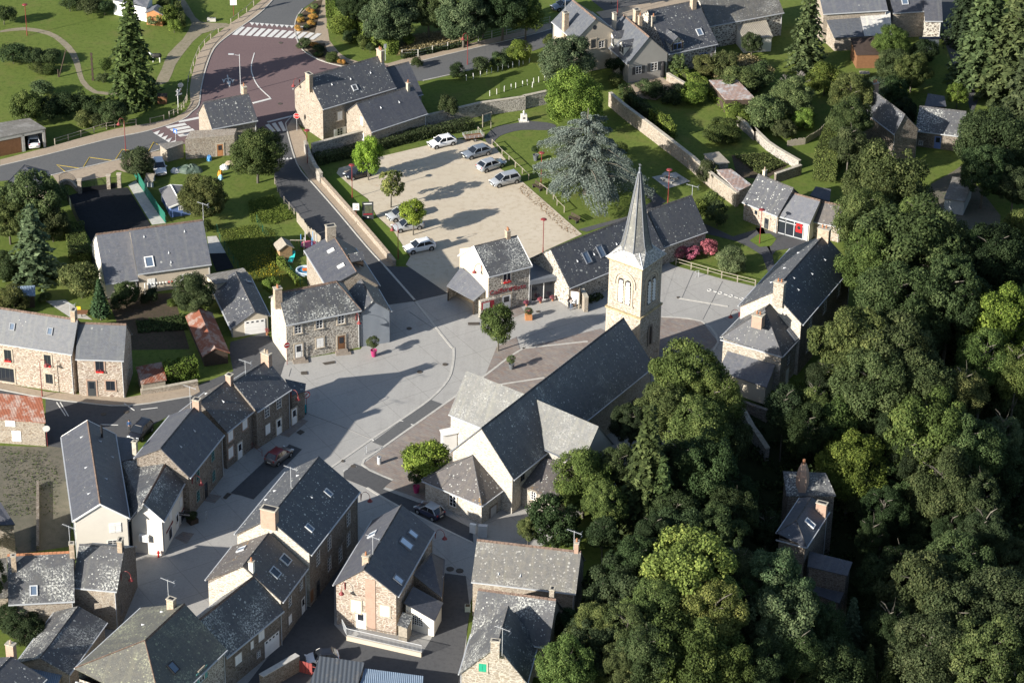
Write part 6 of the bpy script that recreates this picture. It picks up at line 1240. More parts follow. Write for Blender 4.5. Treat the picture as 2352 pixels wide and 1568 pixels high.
conifer(0, 0, 2255, 190, 20, 'spr', 'o', 'tallest ragged spruce in the upper right corner', 1.3, 'spruce'); conifer(0, 0, 2320, 225, 20, 'spr', 'o', 'ragged spruce at the right edge with brown twigs', 1.3, 'spruce'); conifer(0, 0, 2215, 100, 15, 'spr', 'd', 'dark spruce behind the ragged ones by the lane', 1.1, 'spruce'); conifer(0, 0, 2350, 320, 18, 'spr', 'n', 'spruce behind the huge dark oak', 1.2, 'spruce')
# --- the wooded valley
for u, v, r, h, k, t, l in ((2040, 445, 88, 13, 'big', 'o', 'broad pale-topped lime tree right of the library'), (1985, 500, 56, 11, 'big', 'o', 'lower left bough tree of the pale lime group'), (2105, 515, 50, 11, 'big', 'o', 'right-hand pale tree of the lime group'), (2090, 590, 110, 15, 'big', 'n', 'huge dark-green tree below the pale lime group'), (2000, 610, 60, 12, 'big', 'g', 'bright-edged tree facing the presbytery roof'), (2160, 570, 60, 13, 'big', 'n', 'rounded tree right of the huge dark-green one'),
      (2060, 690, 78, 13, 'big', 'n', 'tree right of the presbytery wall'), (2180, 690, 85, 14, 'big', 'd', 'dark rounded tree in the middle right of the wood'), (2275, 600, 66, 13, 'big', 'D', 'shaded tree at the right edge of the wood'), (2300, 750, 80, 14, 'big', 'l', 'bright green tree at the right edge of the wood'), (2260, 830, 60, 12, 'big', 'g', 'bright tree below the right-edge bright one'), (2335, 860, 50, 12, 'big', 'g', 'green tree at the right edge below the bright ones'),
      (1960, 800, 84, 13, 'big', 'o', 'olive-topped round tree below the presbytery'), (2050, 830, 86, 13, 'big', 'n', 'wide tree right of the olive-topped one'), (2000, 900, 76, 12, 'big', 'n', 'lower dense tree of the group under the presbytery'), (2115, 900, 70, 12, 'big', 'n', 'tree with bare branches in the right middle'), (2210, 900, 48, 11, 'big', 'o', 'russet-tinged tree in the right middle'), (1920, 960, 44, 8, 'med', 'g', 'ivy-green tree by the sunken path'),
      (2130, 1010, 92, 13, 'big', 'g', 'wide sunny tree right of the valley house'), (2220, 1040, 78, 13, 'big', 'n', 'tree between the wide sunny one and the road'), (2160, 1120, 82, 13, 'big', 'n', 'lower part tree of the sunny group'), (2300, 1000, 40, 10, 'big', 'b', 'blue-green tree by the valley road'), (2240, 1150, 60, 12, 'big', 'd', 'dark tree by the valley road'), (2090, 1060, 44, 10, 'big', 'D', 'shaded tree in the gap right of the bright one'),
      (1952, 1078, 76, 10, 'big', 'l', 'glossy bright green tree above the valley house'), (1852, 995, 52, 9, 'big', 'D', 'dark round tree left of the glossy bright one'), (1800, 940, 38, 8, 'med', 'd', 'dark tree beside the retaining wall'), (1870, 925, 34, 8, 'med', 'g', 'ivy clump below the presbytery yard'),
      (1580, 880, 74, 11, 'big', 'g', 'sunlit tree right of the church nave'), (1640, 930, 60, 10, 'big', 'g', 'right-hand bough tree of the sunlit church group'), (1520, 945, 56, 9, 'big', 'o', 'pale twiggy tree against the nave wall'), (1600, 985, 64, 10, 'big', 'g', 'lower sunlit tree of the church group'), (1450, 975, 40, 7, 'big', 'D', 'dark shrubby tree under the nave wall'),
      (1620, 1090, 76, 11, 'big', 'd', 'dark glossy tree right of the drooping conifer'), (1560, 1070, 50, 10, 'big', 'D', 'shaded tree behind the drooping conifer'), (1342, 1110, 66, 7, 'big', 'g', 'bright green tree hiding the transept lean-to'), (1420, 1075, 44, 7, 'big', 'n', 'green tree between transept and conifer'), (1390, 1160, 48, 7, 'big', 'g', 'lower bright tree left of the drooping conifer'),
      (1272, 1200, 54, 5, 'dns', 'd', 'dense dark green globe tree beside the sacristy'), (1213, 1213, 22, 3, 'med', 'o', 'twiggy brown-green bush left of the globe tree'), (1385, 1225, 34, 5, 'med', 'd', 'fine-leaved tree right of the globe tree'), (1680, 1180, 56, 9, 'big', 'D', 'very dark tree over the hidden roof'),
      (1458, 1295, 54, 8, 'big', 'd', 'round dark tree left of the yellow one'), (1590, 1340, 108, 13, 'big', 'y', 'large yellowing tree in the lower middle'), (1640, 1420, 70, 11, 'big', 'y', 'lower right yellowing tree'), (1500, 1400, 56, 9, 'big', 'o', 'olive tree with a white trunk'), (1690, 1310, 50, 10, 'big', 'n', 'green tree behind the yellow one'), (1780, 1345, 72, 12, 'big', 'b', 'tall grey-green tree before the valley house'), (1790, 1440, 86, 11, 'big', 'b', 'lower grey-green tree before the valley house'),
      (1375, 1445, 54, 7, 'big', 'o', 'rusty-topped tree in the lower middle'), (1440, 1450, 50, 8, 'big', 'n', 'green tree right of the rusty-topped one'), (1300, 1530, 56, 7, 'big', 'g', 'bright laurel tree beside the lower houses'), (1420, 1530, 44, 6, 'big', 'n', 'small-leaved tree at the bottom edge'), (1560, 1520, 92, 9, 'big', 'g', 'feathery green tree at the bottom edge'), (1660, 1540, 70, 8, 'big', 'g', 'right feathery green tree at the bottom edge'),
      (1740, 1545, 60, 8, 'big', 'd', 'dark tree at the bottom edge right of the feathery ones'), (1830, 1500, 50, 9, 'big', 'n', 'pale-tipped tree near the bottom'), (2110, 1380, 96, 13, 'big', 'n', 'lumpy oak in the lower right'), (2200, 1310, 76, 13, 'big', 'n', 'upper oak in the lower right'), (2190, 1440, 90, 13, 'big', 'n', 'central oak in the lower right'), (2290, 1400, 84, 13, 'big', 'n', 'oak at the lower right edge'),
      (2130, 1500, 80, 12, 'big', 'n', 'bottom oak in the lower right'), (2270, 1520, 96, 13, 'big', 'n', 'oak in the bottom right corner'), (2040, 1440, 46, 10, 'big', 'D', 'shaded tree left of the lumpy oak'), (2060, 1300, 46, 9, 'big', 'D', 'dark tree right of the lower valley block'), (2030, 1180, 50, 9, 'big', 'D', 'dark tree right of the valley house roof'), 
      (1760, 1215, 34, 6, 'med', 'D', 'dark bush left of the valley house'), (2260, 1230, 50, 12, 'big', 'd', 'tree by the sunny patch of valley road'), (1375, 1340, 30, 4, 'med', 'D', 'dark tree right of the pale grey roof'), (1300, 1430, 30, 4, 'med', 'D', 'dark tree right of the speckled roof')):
    tree(u, v, r*1.13, h+1.5, k, t, l, group=F_)
conifer(0, 0, 1480, 1235, 17, 'spr', 'g', 'drooping green conifer beside the church', 1.15, 'spruce'); conifer(0, 0, 1515, 1260, 12, 'spr', 'g', 'lower drooping conifer with pale branches', 1.1, 'spruce'); conifer(0, 0, 1948, 1530, 9, 'spr', 'p', 'small pale spruce below the valley house', 1.1, 'spruce')
conifer(0, 0, 1985, 1640, 9, 'spr', 'g', 'left spruce tip at the bottom edge', 1.0, 'spruce'); conifer(0, 0, 2030, 1655, 9, 'spr', 'g', 'right spruce tip at the bottom edge', 1.0, 'spruce')
for i, (u, v) in enumerate(((1700, 1140), (1550, 1180), (1640, 1230), (1420, 1370), (1500, 1230), (1700, 1390), (1990, 1130), (2060, 1120), (2000, 1240), (2090, 1220), (1880, 1440), (1900, 1540), (2020, 1500), (2080, 1000), (2110, 760), (2230, 760), (1900, 870), (2050, 980), (2320, 920), (2310, 1120), (2180, 1220), (2120, 1290), (2320, 1300), (2340, 1460), (2060, 1370), (2020, 1340), (1480, 1500), (1360, 1500), (2230, 640), (2120, 650), (1660, 1000), (1550, 1250))):
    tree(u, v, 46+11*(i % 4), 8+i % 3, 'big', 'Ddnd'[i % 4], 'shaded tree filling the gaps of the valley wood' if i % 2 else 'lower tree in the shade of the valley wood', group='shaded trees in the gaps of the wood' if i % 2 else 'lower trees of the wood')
tree(-45, 1330, 60, 9, 'big', 'n', 'tree just off the left edge shading the yard'); tree(-60, 1240, 50, 8, 'big', 'n', 'second tree off the left edge above the yard')
for k in range(46):
    x, y = 100+14*(k % 6)+random.uniform(-5, 5), -88+20*(k//6)+random.uniform(-6, 6); u, v = proj((x, y, H(x, y)+7))
    if u > 2352+40: tree(u, v, 95, 12, 'big', 'ndn'[k % 3], 'tree of the wood carrying on beyond the right edge', group='trees beyond the right edge')
# bare grey tree in the orchard and dead bush
def bare(u, v, h, label):
    p = PT(u, v); R = root('bare_tree', p, label, 'tree'); m = MB()
    def br(a, d, l, r, k):
        b = a+d*l; m.tube([a, (a+b)/2+rng.normal(0, .05, 3)*l, b], [r, r*.8, r*.55], 4, cap=False)
        if k:
            for _ in range(4): e = d+rng.normal(0, .5, 3); e[2] = abs(e[2])*.8+.1; e /= np.linalg.norm(e); br(b, e, l*.66, r*.55, k-1)
    br(np.array([0., 0, 0]), np.array([0, 0, 1.]), h*.32, h*.018, 4); o = m.build('branches', BLEACH, None); o.parent = R
bare(1825, 235, 6, 'leafless grey tree standing in the orchard'); bare(1425, 1225, 4, 'dead white-grey bush between conifer and globe tree')
# undergrowth covering the wooded slope
pts = []
while len(pts) < 1500:
    x, y = random.uniform(5, 120), random.uniform(-85, 40)
    if H(x, y) < -.6 and not (62 < x and y < 40 and 80 < x): pts.append((x, y, H(x, y)))
Cc = np.repeat(np.array(pts), 55, 0); dd = sph(len(Cc)); dd[:, 2] = np.abs(dd[:, 2]); rr = np.repeat(rng.uniform(.6, 1.5, len(pts)), 55)[:, None]
o = bpy.data.objects.new('undergrowth', quadmesh('undergrowth', leafquads(Cc+dd*rr*np.array([1, 1, .8]), dd, .42), LEAF)); COL.objects.link(o); o.color = (.6, .7, .6, 1); tag(o, 'dark bushy undergrowth on the wooded valley slope', 'undergrowth', kind='stuff')
# hedges
def hedge(name, label, pix, wd, h, tint='n', z=0, size=.2, dens=70, cat='hedge', step=.5, h2=None, lump=.12):
    P2 = gp(pix); org = (P2[0][0], P2[0][1], 0); C = []; N = []
    for a, b in zip(P2, P2[1:]):
        a, b = np.array(a), np.array(b); L = np.linalg.norm(b-a); d = (b-a)/L; e = np.array([-d[1], d[0]]); n = int(L*(wd+2*h)*dens)
        t = rng.random(n)*L; per = rng.random(n)*(wd+2*h); f = h; wob = lump*np.sin(t*2.1)*np.cos(per*3.3)+lump*np.sin(t*.8+2)+rng.normal(0, .04, n)
        side = np.where(per < h, -1, np.where(per < h+wd, 0, 1)); s = np.where(side == 0, per-h-wd/2, side*wd/2); zz = np.where(side == -1, per, np.where(side == 0, h, per-h-wd))
        if a is P2[0] or (a == np.array(P2[0])).all() or True:
            for q_, sg_ in ((a, -1), (b, 1)):
                nc = int(wd*h*dens*1.3); ss = rng.uniform(-.5, .5, nc)*wd; zc = rng.uniform(.05, 1, nc)*h; C.append(np.stack([q_[0]+d[0]*sg_*.05+e[0]*ss, q_[1]+d[1]*sg_*.05+e[1]*ss, zc], 1)+rng.normal(0, .06, (nc, 3))); N.append(np.tile([d[0]*sg_, d[1]*sg_, .2], (nc, 1)))
        k = 1+wob/max(wd, .5); C.append(np.stack([a[0]+d[0]*t+e[0]*s*k, a[1]+d[1]*t+e[1]*s*k, np.clip(zz*(1+wob*.5/h), .05, 9)], 1)); N.append(np.stack([e[0]*side, e[1]*side, (side == 0)*1.0+.2], 1))
    C = np.concatenate(C); N = np.concatenate(N); V = leafquads(C, N, size)-np.array(org)
    R = root(name, org, label, cat); ORG[R.name] = np.array(org, float); o = bpy.data.objects.new('foliage', quadmesh('foliage', V, LEAF)); COL.objects.link(o); o.parent = R; o.color = jit(TINT[tint])
    Z2 = [np.array(p) for p in P2]; Z2[0] = Z2[0]+(Z2[1]-Z2[0])*.12; Z2[-1] = Z2[-1]+(Z2[-2]-Z2[-1])*.12; m = MB(); strip_mb(m, Z2, max(.1, wd-.5), 0, h-.3); m.build('woody_core', flat('hedge_core', (.03, .035, .015), .95, .1), R); return R
hedge('hedge', 'long low clipped hedge along the inside of the car park wall', TL('10', 570, 1400, 1000, 1300, 1400, 1190, 1900, 1090), 1.7, 1.3, 'n')
hedge('hedge', 'tall bright clipped hedge beside the footpath at the top', [(756, -14), *TL('10', 690, 60, 690, 160)], 1.4, 2.4, 'l'); hedge('hedge', 'long yellow-green hedge running down from the top to the road', TL('10', 760, 150, 900, 240, 1050, 330, 1230, 470), 1.6, 1.9, 'l')
hedge('hedge', 'broad flat-topped hedge left of the black driveway', TL('01', 630, 560, 690, 830), 2.6, 1.5, 'g'); hedge('hedge', 'narrow clipped hedge beside the dirt path', TL('00', 1510, 60, 1560, 240), .9, 1.8, 'o'); hedge('hedge', 'round-topped laurel hedge by the lane', TL('02', 1420, 420, 1550, 400, 1680, 370), 1.7, 2.6, 'l', lump=.3)
hedge('hedge', 'tall sloping clipped hedge in the upper right', TL('30', 780, 1220, 700, 1420, 640, 1560), 3.2, 5.0, 'g'); hedge('hedge', 'dark trimmed hedge under the rail fence of the upper road', TL('10', 1300, 500, 1500, 460, 1800, 400), .8, .7, 'd')
hedge('climber', 'dark ivy hanging over the park wall near the dormer house', TL('20', 1060, 830, 1180, 960, 1290, 1040), 1.4, 2.0, 'd', cat='climber', lump=.35); hedge('climber', 'light vine leaves draped over the park wall', TL('20', 1300, 1050, 1390, 1110, 1480, 1190), 1.0, 2.2, 'l', cat='climber', lump=.3)
hedge('climber', 'bright climbing plants covering the garden fence in the orchard', TL('20', 1480, 610, 1650, 720, 1830, 840, 2000, 1000, 2150, 1090), 1.5, 1.6, 'l', cat='climber', lump=.4); hedge('climber', 'ivy and red creeper patches on the car park wall', TL('10', 620, 1300, 900, 1230, 1440, 1110), .35, 1.5, 'n', cat='climber', dens=28)
hedge('climber', 'weeds climbing the wire fence beside the playhouse lawn', TL('11', 200, 690, 250, 830, 420, 1020), .5, .9, 'l', cat='climber', lump=.3); hedge('climber', 'ivy heaped on the valley side wall below the yard', TL('32', 480, 540, 380, 700, 250, 780), 1.8, 2.0, 'g', cat='climber', lump=.5)
hedge('shrub_row', 'low shrubs planted in front of the glazed library end of the hall', TL('21', 760, 1160, 860, 1120), .9, .6, 'n', cat='shrubs')
# ---------------------------------------------------------------- garden walls and fences
def gwall(label, pix, h, wd=.4, mat=W7, cap=CH, z0=0, world=None, sm=0, name='stone_wall'):
    P2 = world or gp(pix, sm); org = (*P2[0][:2], z0); R = root(name, org, label, 'wall'); m = MB(); strip_mb(m, P2, wd, z0-.2, z0+h); m.build('wall_body', mat, R)
    if cap: m = MB(); strip_mb(m, P2, wd+.08, z0+h+.002, z0+h+.09); m.build('coping', cap, R)
    return R
gwall('long stone wall with pale coping behind the car park hedge', [*TL('10', 530, 1345, 1050, 1205, 1450, 1112, 1960, 990, 2352, 935), *TL('20', 200, 930, 440, 878)], 2.0, .45)
gwall('stone wall dropping along the street at the car park corner', [*TL('10', 475, 1290, 510, 1400, 560, 1500, 610, 1568)], 1.5, .45)
gwall('low stone wall along the street side of the car park', [*TL('11', 600, 120, 760, 300, 920, 480, 1080, 665, 1235, 850)], .75, .42, W1, CHS)
gwall('tall pale stone wall closing the park on the right', [*TL('20', 938, 905, 1060, 1010, 1300, 1190, 1500, 1345, 1650, 1462), *TL('21', 1720, 110, 1850, 215, 2025, 345)], 2.1, .45, W1)
gwall('mossy stone wall between the two right-hand gardens', [*TL('20', 2030, 1065, 2180, 1200), *TL('30', 20, 1150, 160, 1285, 240, 1340, 430, 1450)], 1.3, .45, W7)
gwall('short dark stone wall ending the right-hand garden wall', TL('30', 220, 1565, 440, 1490), 1.4, .4, W3)
gwall('low stone terrace wall beside the dormer house', TL('20', 1430, 690, 1580, 780), 1.2, .4, W1)
gwall('short stone pier wall beside the notice board', TL('21', 690, 1160, 735, 1245), 2.1, .5, W1)
gwall('low stone wall under the tin shed and laurel hedge', TL('02', 1205, 520, 1450, 485, 1690, 440), .6, .4, W1)
gwall('thin yard wall running down beside the white bakery house', [*TL('02', 325, 1300, 325, 1500), *TL('03', 325, 440)], .7, .3, W3, None)
gwall('thick wall with pale coping at the bottom beside the red gate', [*TL('13', 100, 1640, 410, 1460)], 2.0, .6, W3, G_kerb)
z_ = gwall('cream low terrace wall with metal railing under the warm stone gable house', [*TL('13', 828, 1200, 1466, 1345)], .5, .25, PB, PC)
Q = [np.array([*p, .6]) for p in gp(TL('13', 828, 1200, 1466, 1345))]; Q = [Q[0]+np.array([-.6, 1.6, 0])]+Q; m = MB()
for a, b in zip(Q, Q[1:]):
    n = int(np.linalg.norm(b-a)/.14)
    for i in range(n+1): q = a+(b-a)*i/n; m.box(q+UP*.45, (.014, 0, 0), (0, .014, 0), (0, 0, .45))
    m.tube([a+UP*.9, b+UP*.9], .03, 5); m.tube([a+UP*.08, b+UP*.08], .02, 4)
m.build('railing', ZN, z_)
w_ = [PT(*T('22', *p))[:2] for p in ((1985, 700), (2080, 770), (2150, 900), (2210, 980), (2280, 1090))]
for i, (a, b) in enumerate(zip(w_, w_[1:])):
    if i == 0: R_ = root('retaining_wall', (*w_[0], H(*w_[0])), 'long pale-topped wall beside the sunken steps in the valley', 'wall'); mW, mC = MB(), MB()
    ha_, hb_ = H(*a), H(*b); d = np.array([b[0]-a[0], b[1]-a[1], hb_-ha_]); c = np.array([(a[0]+b[0])/2, (a[1]+b[1])/2, (ha_+hb_)/2]); e = np.array([-d[1], d[0], 0]); e /= np.linalg.norm(e)
    mW.box(c+UP*.6, d/2, e*.25, UP*1.1); mC.box(c+UP*1.75, d/2, e*.32, UP*.05)
mW.build('wall_body', W7, R_); mC.build('coping', CH, R_)
wv = [P(*T('22', *p), .0)[:2] for p in ((1880, 545), (2290, 690))]; gwall('dark retaining wall under the presbytery lean-to', None, .6, .5, W3, None, world=wv); 
m = MB(); strip_mb(m, wv, .7, -7, -.21); m.build('retaining_foot', W3, bpy.data.objects[[o.name for o in bpy.data.objects if o.name.startswith('stone_wall') and o.get('label', '').startswith('dark retaining')][0]])
def posts_fence(label, pix, h=1.0, mat=GW, rails=(.5, .95), pr=.06, name='post_and_rail_fence', cat='fence', rr=.04, zg=None, post_mat=None):
    P3 = [PT(u, v) for u, v in pix]; R = root(name, P3[0], label, cat)
    for p in P3: MB().box(p+UP*h/2, (pr, 0, 0), (0, pr, 0), (0, 0, h/2)).build('post', post_mat or mat, R)
    for z in rails:
        m = MB()
        for a, b in zip(P3, P3[1:]): m.tube([a+UP*z, b+UP*z], rr, 5)
        m.build('rail', mat, R)
    return R
posts_fence('two-rail timber fence along the lower left pavement', TL('00', 470, 1240, 585, 1205, 693, 1172, 805, 1140, 912, 1105, 1060, 1085, 1165, 1073))
posts_fence('single low timber rail on the corner verge', TL('00', 1285, 1055, 1402, 1028), .8, rails=(.75,))
posts_fence('curved timber rail fence at the bend of the pavement', TL('00', 1448, 1008, 1487, 992, 1522, 975, 1553, 947, 1573, 922, 1592, 880), 1.0)
posts_fence('timber rail fence climbing beside the dirt path', TL('00', 1600, 860, 1612, 700, 1635, 630, 1655, 565, 1680, 505, 1705, 445, 1750, 388, 1803, 333, 1868, 278), .9, rails=(.85,))
posts_fence('timber rail fence along the top left pavement', TL('00', 1975, 208, 2040, 158, 2110, 106, 2170, 50, 2230, 0), .9, rails=(.85,))
posts_fence('long rail fence between car park and green', [*TL('10', 2070, 1240, 2113, 1282, 2155, 1328, 2215, 1378, 2270, 1432), *TL('20', 75, 1378, 130, 1432, 190, 1485, 245, 1540)], .9, rails=(.85,)); posts_fence('short rail fence by the trailer', TL('10', 1950, 1135, 2000, 1185), .9, rails=(.85,))
posts_fence('rail fence running under the cedar', TL('21', 340, 190, 400, 235, 455, 280, 487, 333, 548, 392), .9, rails=(.85,))
posts_fence('two-rail timber fence between square and lawn', TL('21', 1503, 840, 1632, 878, 1775, 918, 1893, 952, 2028, 987, 2180, 1025), 1.0)
posts_fence('wire fence with white concrete posts along the upper road', [*TL('10', 1300, 490, 1437, 487, 1560, 455, 1690, 425, 1820, 395, 1952, 352, 2068, 327, 2195, 293, 2315, 262), *TL('20', 55, 298, 177, 265, 300, 232, 425, 205)], 1.2, ZN, (.3, .7, 1.15), .06, 'wire_fence', rr=.012, post_mat=G_kerb)
posts_fence('green mesh fence edging the meadow garden', [*TL('01', 1855, 560, 1880, 640, 1920, 700, 1957, 760, 1997, 830, 2035, 880)], 1.2, flat('mesh_green', (.02, .09, .05)), (.2, .6, 1.1), .04, 'mesh_fence', rr=.012)
posts_fence('wire fence across the playhouse lawn', TL('11', 60, 480, 110, 570, 200, 690, 260, 790, 350, 920, 430, 1020), 1.2, flat('mesh_green', (.02, .09, .05)), (.2, .6, 1.1), .04, 'mesh_fence', rr=.012)
posts_fence('wire fence along the street above the plank fence', TL('11', 212, 150, 235, 215, 258, 260, 292, 318, 335, 366, 378, 420), 1.1, GW, (.4, .95), .05, 'wire_fence', rr=.012)
def planks(label, pix, h, mat, step=.14, name='plank_fence', hv=.06, thick=.02, z0=0):
    P2 = gp(pix); R = root(name, (*P2[0], 0), label, 'fence'); m = MB(); k = 0
    for a, b in zip(P2, P2[1:]):
        a, b = np.array([*a, 0]), np.array([*b, 0]); L = np.linalg.norm(b-a); d = (b-a)/L; e = np.array([-d[1], d[0], 0]); n = int(L/step)
        for i in range(n): hh = h*(1+random.uniform(-hv, hv)); m.box(a+d*step*(i+.5)+UP*hh/2, d*step*.43, e*thick, UP*hh/2)
        m.box((a+b)/2+UP*h*.75+e*.03, d*L/2, e*.02, UP*.04); m.box((a+b)/2+UP*h*.25+e*.03, d*L/2, e*.02, UP*.04)
    m.build('planks', mat, R); return R
planks('pale weathered plank fence along the street', TL('11', 400, 470, 500, 600, 610, 680), 1.5, GW, .22, hv=.1); planks('bleached chestnut picket fence in the upper right garden', TL('30', 325, 1255, 480, 1235, 600, 1160, 690, 1070, 700, 980), 1.0, GW, .18, 'picket_fence', .12)
planks('solid green panel fence beside the driveway', TL('01', 1140, 60, 1250, 250, 1350, 400, 1420, 490), 1.5, flat('panel_green', (.015, .13, .09)), .3, 'panel_fence', 0, .03)
planks('dark mesh fence along the left side of the black driveway', TL('01', 530, 190, 600, 340, 680, 520, 760, 750, 860, 980), 1.3, flat('mesh_dark', (.02, .03, .025)), .25, 'mesh_fence', 0, .01)
R_ = root('gateway', P(*T('01', 820, 205)), 'black metal gates between four pale stone pillars at the driveway', 'gate')
for x, y in ((685, 228), (932, 190), (1022, 178)): c = P(*T('01', x, y)); MB().box(c+UP*1.0, (.25, 0, 0), (0, .25, 0), UP*1.0).build('pillar', W1, R_); MB().box(c+UP*2.05, (.32, 0, 0), (0, .32, 0), UP*.05).build('pillar_cap', GS, R_)
for xa, ya, xb, yb in ((705, 222, 810, 208), (810, 208, 915, 195), (948, 190, 1005, 183)):
    a, b = P(*T('01', xa, ya)), P(*T('01', xb, yb)); m = MB(); n = int(np.linalg.norm(b-a)/.15)
    for i in range(n+1): q = a+(b-a)*i/n; m.box(q+UP*.85, (.015, 0, 0), (0, .015, 0), (0, 0, .75))
    m.box((a+b)/2+UP*.4, (b-a)/2, np.array([0, .02, 0]), UP*.35); m.tube([a+UP*1.6, b+UP*1.6], .03, 4); m.build('gate_leaf', BK, R_)
z_ = gwall('curved low wall with black railings left of the driveway gates', TL('01', 510, 175, 560, 150, 620, 165, 665, 215), .6, .3, W1, GS, sm=3); Q = gp(TL('01', 510, 175, 560, 150, 620, 165, 665, 215), 8); m = MB()
for q in Q: m.box((*q, 1.2), (.015, 0, 0), (0, .015, 0), (0, 0, .55))
for a, b in zip(Q, Q[1:]): m.tube([(*a, 1.7), (*b, 1.7)], .025, 4)
m.build('railing', BK, z_)
planks('rust-red metal gate at the bottom beside the parked car', TL('13', 415, 1470, 560, 1510), 1.5, flat('gate_red', (.22, .05, .045)), .4, 'metal_gate', 0, .02)
posts_fence('red handrail beside the cellar steps of the terrace', TL('02', 2155, 985, 2240, 1050), .9, RD, (.45, .88), .025, 'handrail', 'railing', .02); posts_fence('green gate and railings across the forecourt at the top', TL('20', 950, 38, 1060, 30, 1180, 40, 1290, 34), 1.3, DG, (.3, .8, 1.25), .06, 'metal_gate', 'gate', .03)
# stakes of the kitchen plot
stk = MB().box((0, 0, .45), (.035, 0, 0), (0, .035, 0), (0, 0, .45)).build('stake', WH); bpy.context.scene.collection.objects.unlink(stk)
for cr, xs in (('10', (1850, 690, 1910, 675, 1970, 657, 2025, 640, 2065, 627, 2120, 612, 2160, 600, 2210, 585, 2245, 578, 2300, 565, 2335, 552, 2050, 823, 2110, 808, 2173, 785, 2232, 768, 2272, 758, 2330, 741)),
               ('20', (20, 605, 72, 587, 107, 580, 163, 562, 197, 553, 250, 535, 37, 783, 95, 768, 133, 755, 192, 740, 233, 730, 288, 715, 330, 705, 380, 690, 415, 677, 275, 750))):
    for i in range(0, len(xs), 2):
        o = stk.copy(); COL.objects.link(o); o.location = Vector(P(*T(cr, xs[i], xs[i+1]))); o.rotation_euler = (random.uniform(-.06, .06), random.uniform(-.06, .06), 0); tag(o, 'white stake standing in a row of the sloping kitchen plot', 'stake', 'white stakes of the kitchen plot')
# ---------------------------------------------------------------- street lamps
LH = [(.03, .42), (.05, .40), (.07, .30), (.10, .27), (.13, .22), (.26, .06), (.30, 0), (.28, -.02)]
def lamp_disc():
    R = root('street_lamp', (0, 0, 0), 'x', 'street lamp', None, 0.0)
    MB().tube([(0, 0, 0), (0, 0, .9), (0, 0, .92), (0, 0, 4.8)], [.075, .07, .05, .045], 8).build('pole', RD, R)
    h = MB().lathe((0, 0, 4.75), [(.05, 0), (.16, .12), (.42, .26), (.40, .31), (.22, .38), (.03, .41)], 14).build('lamp_head', RD, R); MB().lathe((0, 0, 4.77), [(.15, .10), (.34, .19)], 12).build('lamp_glass', flat('lamp_glass', (.5, .5, .48), .3), h); return R
def bell(R, x, z, mat=RD):
    h = MB().lathe((x, 0, z-.42), [(.30, 0), (.30, .03), (.25, .08), (.13, .22), (.10, .30), (.06, .36), (.03, .42)], 14).build('lamp_shade', mat, R); MB().lathe((x, 0, z-.46), [(.10, 0), (.13, .06)], 10).build('bulb', flat('lamp_glass', (.5, .5, .48), .3), h)
def lamp_crook():
    R = root('street_lamp', (0, 0, 0), 'x', 'street lamp', None, 0.0); MB().tube([(0, 0, 0), (0, 0, .9), (0, 0, .92), (0, 0, 4.6)], [.075, .07, .05, .045], 8).build('pole', RD, R)
    MB().tube([(0, 0, 4.4), (0, 0, 4.75), (.10, 0, 5.0), (.32, 0, 5.15), (.58, 0, 5.08), (.72, 0, 4.85), (.75, 0, 4.6)], .03, 6).build('crook_arm', RD, R); bell(R, .75, 4.62); return R
def lamp_wall():
    R = root('wall_lamp', (0, 0, 0), 'x', 'wall lamp', None, 0.0); MB().bx(0, .06, -.06, .06, -.45, .45).tube([(.05, 0, -.3), (.12, 0, .35), (.35, 0, .72), (.65, 0, .80), (.95, 0, .62), (1.08, 0, .3), (1.1, 0, .1)], .03, 6).build('crook_arm', RD, R); bell(R, 1.1, .1); return R
protos = {}
def place(kind, loc, rz, label, group):
    if kind not in protos: R = dict(disc=lamp_disc, crook=lamp_crook, wall=lamp_wall)[kind](); protos[kind] = R
    else: R = copy_tree(protos[kind])
    R.location = Vector(loc); R.rotation_euler = (0, 0, rz); R['label'] = label; R['group'] = group; return R
for cr, x, y, l in (('00', 232, 305, 'red disc-topped lamp on the upper left lawn'), ('10', 492, 1395, 'red disc-topped lamp at the wall corner by the stop sign'), ('11', 874, 272, 'red disc-topped lamp in the grass strip by the black car'), ('21', 367, 742, 'red disc-topped lamp between shop and hall roof'), ('21', 1434, 312, 'red disc-topped lamp in front of the picnic table'), ('21', 350, 165, 'red disc-topped lamp among the cedar branches'), ('21', 2218, 657, 'red disc-topped lamp on the small green before the library')):
    place('disc', P(*T(cr, x, y)), 0, l, 'red disc-topped lamps')
for cr, x, y, rz, l in (('00', 1076, 1297, 3.3, 'red crook lamp post on the lower left pavement'), ('10', 1860, 555, 3.5, 'red crook lamp post among bushes by the upper road'), ('11', 1266, 790, 3.1, 'crook lamp post at the end of the grass strip by the white car'), ('20', 1003, 135, 3.3, 'red crook lamp post behind the roadside house'), ('02', 362, 545, .2, 'crook lamp post at the corner of the red-roofed barn')):
    place('crook', P(*T(cr, x, y)), rz, l, 'red crook lamp posts')
def onwall(B, f, cr, x, y, l, rz=None):
    pl = plane(B, f); n = pl[1]; c = hit(pl, *T(cr, x, y)); place('wall', c+n*.01, math.atan2(n[1], n[0]), l, 'red crook lamps on house walls')
onwall(B2, '0', '10', 428, 705, 'crook wall lamp on the farmhouse gable'); onwall(B13, 'A', '11', 905, 1285, 'crook wall lamp at the right end of the corner house'); onwall(B3, '0', '11', 1985, 870, 'crook wall lamp on the cream gable of the hairdresser')
onwall(B16c, 'A', '02', 1640, 1255, 'crook wall lamp on the near terraced house'); onwall(B16a, 'A', '12', 348, 520, 'crook wall lamp on the last terraced house'); onwall(B23, 'A', '12', 945, 1395, 'crook wall lamp on the far corner of the tall stone house')
